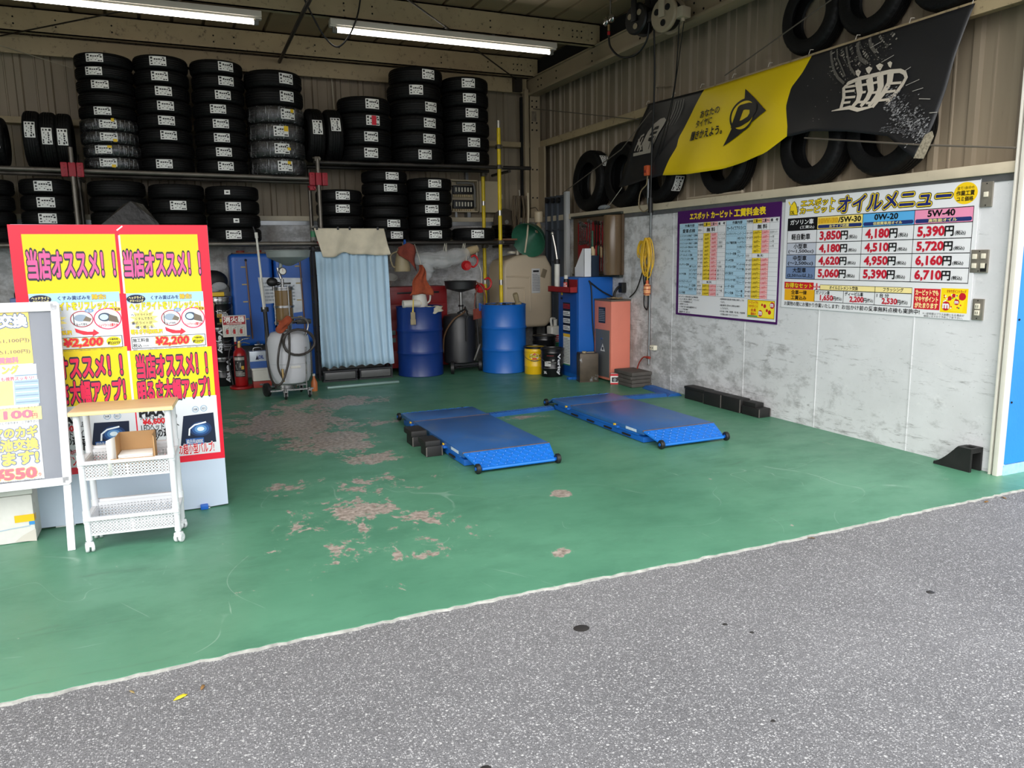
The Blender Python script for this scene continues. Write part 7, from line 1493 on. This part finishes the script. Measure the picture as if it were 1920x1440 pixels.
# second pair of yellow posters
for (a, c) in ([[(-0.727,1.025),(-0.244,0.973)], [(-0.236,0.998),(0.210,0.952)]]):
    p.rect((a[0], .70), (c[0], a[1]), OY, 1.2)
p.rect(*(lambda a, c: ((a[0], .70), (a[0]+.012, a[1])))(*[(-0.245,0.998),(-0.239,0.994)]), WP, 1.7)
A = [(-0.725,0.984),(-0.279,0.858)]; p.text('当店オススメ！！', A[0], A[1], PK, .04, ol=o3, l=4)
B = [(-0.202,0.967),(0.177,0.835)]; p.text('当店オススメ！！', B[0], B[1], PK, .04, ol=o3, l=4)
p.text('明るさ大幅アップ！', *[(-0.707,0.838),(-0.275,0.713)], PK, .04, ol=o3, l=4)
p.text('明るさ大幅アップ！', *[(-0.207,0.813),(0.180,0.697)], PK, .04, ol=o3, l=4)
# bulb leaflets
def sh(q, d): return [(x+d, z) for x, z in q]
for k, (x0, x1, d) in enumerate(((-.73, -.235, -.475), (-.228, .215, 0))):
    p.rect((x0, .345), (x1, .70), WP, 1)
    im = [(0.022,0.588),(0.191,0.595),(0.195,0.412),(-0.006,0.407)] if k else [(-0.451,0.594),(-0.270,0.589),(-0.278,0.438),(-0.473,0.460)]
    p.poly(im, (14, 28, 54), 2); cx = sum(q[0] for q in im)/4; cz = sum(q[1] for q in im)/4
    for i in range(4): p.ell((cx+.012, cz), .062-.014*i, .046-.011*i, ((26, 54, 98), (44, 88, 146), (96, 146, 196), (220, 236, 246))[i], 2.5+i*.3)
    p.line([(cx-.055, cz-.035), (cx-.05, cz+.005), (cx-.02, cz+.028), (cx+.045, cz+.04)], .009, (236, 244, 250), 4)
    (u0, v1), (u1, v0) = [(0.025,0.447),(0.126,0.409)] if k else [(-0.454,0.482),(-0.364,0.448)]
    p.rect((u0, v0), (u1, v1), (40, 90, 160), 4); p.text('純白光6000K', (u0+.004, v1-.004), (u1-.004, v0+.004), WP, .02, l=6)
    for s, (x, z) in zip(('H4', 'H11'), [(0.092,0.623),(0.139,0.625)] if k else [(-0.380,0.626),(-0.328,0.623)]): p.ring((x, z), .019, .019, .003, (110, 150, 180), 2); p.text(s, (x-.010, z+.008), (x+.010, z-.008), (90, 100, 120), .01)
    def T(s, q, c, bold, ol=()): (aa, bb) = sh(q, d); p.text(s, aa, bb, c, bold, ol)
    T('PIAA', [(-0.211,0.645),(-0.082,0.605)], (20, 22, 28), .06); T('ヘッド&フォグ用LED', [(-0.209,0.613),(-0.012,0.576)], (50, 50, 54), .015); T('¥6,600', [(-0.198,0.590),(-0.081,0.552)], (206, 34, 46), .045); T('LEDヘッドライト', [(-0.209,0.559),(-0.005,0.516)], (40, 40, 44), .015)
    T('夜間の運転', [(-0.196,0.526),(-0.027,0.475)], (24, 24, 28), .035); T('明るく、快適', [(-0.200,0.483),(-0.022,0.438)], (24, 24, 28), .03); T('¥6,600円', [(-0.153,0.446),(-0.075,0.419)], (200, 40, 50), .02)
    T('ハロゲン形状の超小型バルブ!', [(-0.188,0.416),(0.180,0.352)], (206, 34, 46), .03, ((.07, (250, 250, 250)),))
p.build('posters', t)
pp = Print(on_y(YB), .0006); (a, c) = [(-0.239,1.680),(-0.209,1.704)]; pp.line([a, c], .007, (250, 240, 240), 1.5); pp.build('torn_spot', t)

# A-board with poster frame, leaning back
al = math.atan2(.38, 1.3); ca, sa = math.cos(al), math.sin(al)
t = thing('a_board', 'white framed A-board with yellow wiper posters, cut by the picture edge', 'sign board', (0, 4.5, 0)); M_FRAME = mat('white_frame', (208, 210, 214), .3)
def fp(u, v, n): return (u, sa*v-ca*n, ca*v+sa*n)
(uR, vT), (_, vB) = [(-0.560,1.348),(-0.559,0.347)]
uR = -.553; uL = -1.36
def slab(b, u0, u1, v0, v1, n0, n1):
    q = [fp(u, v, n) for n in (n0, n1) for v in (v0, v1) for u in (u0, u1)]; b.add(q, [(0, 2, 3, 1), (4, 5, 7, 6), (0, 1, 5, 4), (2, 6, 7, 3), (0, 4, 6, 2), (1, 3, 7, 5)])
b = MB(); slab(b, uL+.02, uR-.02, vB+.02, vT-.02, -.02, -.004); obj('back_panel', b, mat('panel_grey', (150, 154, 160), .5), t)
b = MB(); w = .052
slab(b, uL, uR-.012, vT-w, vT, -.02, .012); slab(b, uL, uR-.012, vB, vB+w*.8, -.02, .012); slab(b, uR-w*.8, uR, vB+.012, vT-.012, -.02, .012); slab(b, uL, uL+w, vB, vT, -.02, .012)
for v in (vB+.022, vT-.022):
    q = [fp(uR-.022+.022*math.cos(a), v+(.022 if v > vB+.1 else -.022)*math.sin(a), n) for n in (-.02, .0125) for a in [PI/2*i/6 for i in range(7)]]; c0 = fp(uR-.03, v, -.02); c1 = fp(uR-.03, v, .0125)
    b.add(q+[c0, c1], [tuple(range(7))+(14,), tuple(range(7, 14))+(15,)]+[(i, i+1, 8+i, 7+i) for i in range(6)])
obj('frame', b, M_FRAME, t)
for u0 in (uR-w*.8, uL): b = MB(); slab(b, u0, u0+w*.8-.006, 0, vB+.02, -.02, .004); obj('front_leg', b, M_FRAME, t)
p = Print(fp, .0006)
p.rect((uL+.04, vB+.03), (uR-.035, vT-.04), mat('poster_back', (104, 110, 122), .35), -3)
(a0, a1), (c0, c1) = [(-0.704,1.316),(-0.678,0.395)]
p.poly([(uL+.06, a1), (a0, a1), (c0, c1), (uL+.06, c1)], (200, 203, 206), 1)
(e0, e1), (f0, f1) = [(-0.694,1.316),(-0.694,1.016)]
p.poly([(uL+.06, e1), (a0+.002, e1), (a0+.012, f1), (uL+.06, f1)], (228, 200, 76), 1.5)
def TT(s, q, c, bold=.02, ol=(), l=4, right=None):
    """right-hand end of a line whose start lies past the frame's left side of the picture"""
    (r, tp), (r2, bt) = q; h = tp-bt; wd = h*len(s)*.92; p.text(s, (r-wd, tp), (r, bt), c, bold, ol, l)
TT('ワイパーブレード交換', [(-0.712,1.286),(-0.716,1.216)], (240, 244, 248), .05, ol=((.12, (58, 90, 124)),))
TT('国産車用ゴム500円(税込1,100円)', [(-0.705,1.156),(-0.707,1.128)], (110, 84, 40), .01); TT('輸入車用ゴム500円(税込1,100円)', [(-0.704,1.095),(-0.705,1.068)], (110, 84, 40), .01); TT('工賃無料', [(-0.761,1.054),(-0.763,1.022)], (240, 110, 140), .05)
(g0, g1), (h0, h1) = [(-0.693,1.012),(-0.687,0.785)]; p.rect((uL+.06, h1), (g0+.012, g1), (214, 228, 240), 1.6); (i0, i1), (j0, j1) = [(-0.813,0.928),(-0.689,0.796)]
p.rect((i0-.3, j1), (i0+.02, i1), (236, 196, 120), 2); p.rect((i0+.025, j1), (g0+.018, i1), (150, 176, 196), 2)
for k in range(9): p.rect((i0+.03, j1+.01+.018*k), (g0+.014, j1+.016+.018*k), ((110, 140, 166), (196, 210, 222))[k % 2], 2.4)
TT('ガラスコーティング', [(-0.764,1.008),(-0.766,0.965)], (250, 222, 60), .05, ol=((.08, (60, 80, 110)),)); TT('雨の日も視界スッキリ!', [(-0.696,0.948),(-0.698,0.927)], (226, 70, 90), .02)
(k0, k1), (l0, l1) = [(-0.687,0.781),(-0.685,0.711)]; p.rect((uL+.06, l1), (g0+.022, k1), (252, 236, 130), 2); TT('(フロントガラス一枚の料金です)', [(-0.690,0.784),(-0.691,0.770)], (90, 70, 50), .0)
TT('¥1,100', [(-0.715,0.767),(-0.718,0.718)], (240, 90, 120), .05); TT('円', [(-0.691,0.745),(-0.693,0.720)], (226, 60, 80), .03); TT('税込', [(-0.693,0.762),(-0.693,0.750)], (80, 80, 80), .0); TT('※汚れ落としております。ご了承下さい。', [(-0.685,0.709),(-0.686,0.696)], (70, 70, 74), .0)
gold = (246, 196, 60); oo = ((.115, (74, 104, 138)),)
TT('クルマのカギ', [(-0.697,0.679),(-0.701,0.624)], gold, .05, ol=oo); TT('電池交換', [(-0.697,0.615),(-0.700,0.555)], gold, .05, ol=oo); TT('します!', [(-0.701,0.545),(-0.705,0.482)], gold, .05, ol=oo)
TT('¥550', [(-0.714,0.461),(-0.717,0.407)], (240, 70, 90), .06, ol=((.09, (250, 220, 110)),)); TT('より', [(-0.692,0.427),(-0.693,0.410)], (230, 120, 60), .04); TT('※一部車種・特殊な形状はできない場合がございます。', [(-0.684,0.400),(-0.685,0.389)], (70, 70, 74), .0)
p.build('posters', t)
def glaze():
    m, n, l, b = nodes('poster_cover'); b.inputs['Base Color'].default_value = (.9, .92, .95, 1); b.inputs['Roughness'].default_value = .06; b.inputs['Alpha'].default_value = .05
    tt = n.new('ShaderNodeTexCoord'); z = n.new('ShaderNodeTexNoise'); z.inputs['Scale'].default_value = 4; z.inputs['Distortion'].default_value = 1.5; l.new(tt.outputs['Object'], z.inputs[0]); u = n.new('ShaderNodeBump'); u.inputs['Strength'].default_value = .6; u.inputs['Distance'].default_value = .03; l.new(z.outputs[0], u.inputs['Height']); l.new(u.outputs[0], b.inputs['Normal']); return m
b = MB(); b.grid(8, 14, lambda u, v: fp(uL+.04+(uR-uL-.075)*u, vB+.03+(vT-vB-.07)*v, .006+.002*math.sin(u*9+v*7))); solidify(obj('clear_cover', b, glaze(), t), .001)

# white wheeled wagon with a wooden top
t = thing('storage_cart', 'white wheeled storage cart with wooden top and two baskets', 'cart', (-.258, 4.50, 0), math.radians(-6)); M_CART = mat('cart_white', (214, 216, 219), .35); M_WOOD = mat('light_wood', (206, 172, 128), .45, 0, .1, 3, stretch=(1.5, 16, 8)); M_EDGE = mat('wood_edge', (226, 202, 150), .5)
b = MB(); b.box(-.245, .245, -.135, .155, .734, .757, .004); b.slot(1); b.box(-.2455, .2455, -.1355, .1555, .7345, .7525, .003); obj('top', b, [M_WOOD, M_EDGE], t)
for x in (-.215, .215):
    for y in (-.10, .12): 
        b = MB(); b.cyl((x, y, .065), (x, y, .735), .0165, seg=18)
        for z in (.19, .49): b.cyl((x, y, z-.03), (x, y, z+.035), .0195, seg=18)
        obj('leg', b, M_CART, t)
def perfo(b, p0, du, dv, nu, nv, cell, hole, th):
    """perforated wall: grid of square holes; p0 corner, du / dv unit vectors"""
    p0, du, dv = Vector(p0), Vector(du), Vector(dv); nrm = du.cross(dv)
    def q(u, v, n): return tuple(p0+du*u+dv*v+nrm*n)
    def bar(u0, u1, v0, v1):
        c = [q(u, v, n) for n in (0, th) for v in (v0, v1) for u in (u0, u1)]; b.add(c, [(0, 2, 3, 1), (4, 5, 7, 6), (0, 1, 5, 4), (2, 6, 7, 3), (0, 4, 6, 2), (1, 3, 7, 5)])
    W, H = nu*cell, nv*cell; s = (cell-hole)/2
    for i in range(nu+1): bar(max(0, i*cell-s), min(W, i*cell+s), 0, H)
    for j in range(nv+1): bar(0, W, max(0, j*cell-s), min(H, j*cell+s))
for k, z in enumerate((.485, .185)):
    bt = MB(); zt = z; zb = z-.095
    bt.box(-.23, .23, -.125, -.10, zt-.012, zt+.006, .004); bt.box(-.23, .23, .12, .145, zt-.012, zt+.035, .004); bt.box(-.23, -.205, -.12, .14, zt-.012, zt+.006, .004); bt.box(.205, .23, -.12, .14, zt-.012, zt+.006, .004)
    bt.box(-.195, .195, -.10, .115, zb, zb+.005)
    perfo(bt, (-.1995, -.108, zb+.012), (1, 0, 0), (0, 0, 1), 24, 4, .01663, .0066, .003)
    for z0, z1 in ((zb, zb+.014), (zt-.018, zt-.008)): bt.box(-.20, .20, -.109, -.104, z0, z1)
    perfo(bt, (-.1995, .112, zb+.014), (1, 0, 0), (0, 0, 1), 24, 5, .01663, .0066, .003)
    for z0, z1 in ((zb, zb+.016), (zt-.010, zt+.02)): bt.box(-.20, .20, .111, .116, z0, z1)
    for x in (-.205, .200): bt.box(x, x+.005, -.105, .115, zb, zt)
    obj('basket', bt, M_CART, t)
M_CASW = mat('caster_white', (220, 222, 224), .4)
for x, y, r in ((-.215, -.10, .3), (.215, -.10, -.4), (.215, .12, .8), (-.215, .12, .2)):
    b = MB(); b.at((x, y, 0), r); b.cyl((0, 0, .05), (0, 0, .075), .012, seg=10); b.box(-.020, .020, -.016, .022, .030, .056, .008); c = obj('caster', b, M_CASW, t)
    for s in (-1, 1): w = MB(); w.at((x, y, .025), r); w.lathe([(.006, -.008), (.022, -.008), (.025, -.004), (.025, .004), (.022, .008), (.006, .008)], 20, (s*.013, .006, 0), 'X', True); w.cyl((s*.013-.006, .006, 0), (s*.013+.006, .006, 0), .007, seg=10); obj('wheel', w, M_CASW, c)
t = thing('cardboard_box', 'open cardboard box holding paper on the upper cart basket', 'box', (-.222, 4.49, .398), math.radians(-6)); M_CARD = mat('cardboard', (176, 138, 94), .8, 0, .08, 6)
b = MB(); b.box(-.09, .09, -.07, .07, 0, .004); b.box(-.09, -.087, -.07, .07, 0, .20); b.box(.087, .09, -.07, .07, 0, .20); b.box(-.09, .09, .067, .07, 0, .20); b.box(-.09, .09, -.07, -.067, 0, .02); obj('body', b, M_CARD, t)
b = MB(); b.add([(-.09, -.07, .205), (-.09, -.07, .005), (-.122, -.12, .012), (-.122, -.12, .195)], [(0, 1, 2, 3)]); solidify(obj('flap', b, mat('flap_white', (226, 224, 218), .7), t, label='white inside flap'), .003); b = MB(); b.add([(.09, -.07, .205), (.09, -.07, .005), (.10, -.10, .012), (.10, -.10, .195)], [(0, 1, 2, 3)]); solidify(obj('flap', b, M_CARD, t), .003)
b = MB(); b.add([(-.09, -.07, .004), (.09, -.07, .004), (.092, -.115, .098), (-.115, -.115, .094)][:2]+[(.10, -.115, .096), (-.11, -.115, .096)], [(0, 1, 2, 3)]); solidify(obj('front_flap', b, M_CARD, t), .003)
b = MB()
for i in range(9): b.box(-.084, .084, -.06+.002*(i % 2), .062, .02+.0105*i, .0295+.0105*i, .001)
solo('paper_stack', b, mat('paper_white', (234, 234, 230), .7), 'stack of white paper lying in the cardboard box', 'paper', (-.222, 4.49, .385), math.radians(-6))
# foam box
t = thing('foam_box', 'dirty white foam box with yellow tape beneath the A-board', 'box', (-1.03, 5.0, 0)); M_FOAM = mat('foam', (214, 212, 206), .8, 0, .06, 14, bump=.15, bs=90, dirt=((120, 106, 80), .66, 14, .7))
b = MB(); b.box(-.26, .262, -.25, .21, 0, .265, .012); obj('body', b, M_FOAM, t); b = MB(); b.box(-.266, .268, -.256, .216, .267, .31, .01); obj('lid', b, M_FOAM, t)
p = Print(on_y(-.2515), .0008); p.rect((.17, .115), (.262, .155), (236, 186, 30), 1); p.build('yellow_tape', t); p = Print(lambda u, v, n: (.2625+n, u, v), .0008); p.rect((-.25, .115), (-.20, .15), (236, 186, 30), 1); p.build('yellow_tape', t); p = Print(on_y(-.2515), .0008); p.rect((.235, .095), (.262, .115), (60, 140, 200), 1); p.line([(.05, .075), (.15, .085), (.24, .09)], .005, (160, 180, 196), 1); p.poly([(.262, .0), (.16, .01), (.20, .04), (.262, .07)], (196, 190, 180), 1); p.build('scuff', t)
# dark shrink-wrapped package behind the board
t = thing('wrapped_package', 'dark shrink-wrapped package peaking above the promotion board', 'package', (-.23, 5.75, 0))
b = MB(); b.box(-.30, .28, -.15, .15, 0, 1.60, .02); obj('core', b, M_BLACK, t)
b = MB(); v = [(-.31, -.17, 1.58), (.30, -.17, 1.58), (.30, .17, 1.58), (-.31, .17, 1.58), (.05, -.05, 1.895), (.12, .06, 1.885), (.0, .06, 1.88), (-.12, -.16, 1.745), (.20, -.16, 1.76)]
b.add(v, [(0, 7, 4), (0, 1, 8, 4, 7), (1, 2, 5, 8), (8, 5, 4), (2, 3, 6, 5), (3, 0, 7, 6), (7, 4, 6), (4, 5, 6)]); m = mat('black_film', (16, 15, 14), .42, bump=.9, bs=14, spec=.22); obj('film', b, m, t, smooth=20)
b = MB(); b.box(-.15, -.06, -.172, -.165, 1.64, 1.72); obj('paper_slip', b, mat('grey_slip', (96, 96, 98), .4), t)
# odds and ends seen past the board's left side
b = MB(); b.box(-.35, .25, -.25, .25, 0, .86, .01); solo('side_cabinet', b, mat('cabinet_grey', (96, 92, 88), .5), 'low grey cabinet behind the left side of the promotion board', 'cabinet', (-1.55, 9.3, 0))
t = thing('tool_case', 'blue tool case on the low grey cabinet at far left', 'tool case', (-1.36, 9.2, .865)); b = MB(); b.box(-.10, .11, -.1, .1, 0, .30, .015); obj('body', b, MATS['can_blue'], t); b = MB(); b.box(-.05, .06, -.105, -.1, .15, .24); obj('label', b, M_NAT, t); b = MB(); b.tube(smooth_path([(-.06, 0, .3), (-.05, 0, .35), (.05, 0, .35), (.06, 0, .3)]), .012, 8); obj('handle', b, M_BLACK, t)
t = thing('white_tank', 'round white container on the low grey cabinet at far left', 'container', (-1.50, 9.12, .865)); b = MB(); b.lathe([(0, 0), (.09, 0), (.11, .03), (.115, .10), (.10, .17), (.05, .21), (0, .215)], 24); obj('body', b, M_NAT, t); b = MB(); b.cyl((0, 0, .21), (0, 0, .25), .03, seg=14); obj('cap', b, M_NAT, t)
b = MB(); b.tube(smooth_path([(-1.48, 9.04, .9), (-1.42, 9.02, .6), (-1.38, 9.02, .35), (-1.40, 9.02, .2)]), .012, 8); solo('hose', b, mat('white_hose', (206, 204, 198), .5), 'white hose hanging down the low grey cabinet', 'hose')
bpy.data.objects.remove(_to); bpy.data.curves.remove(_tc)
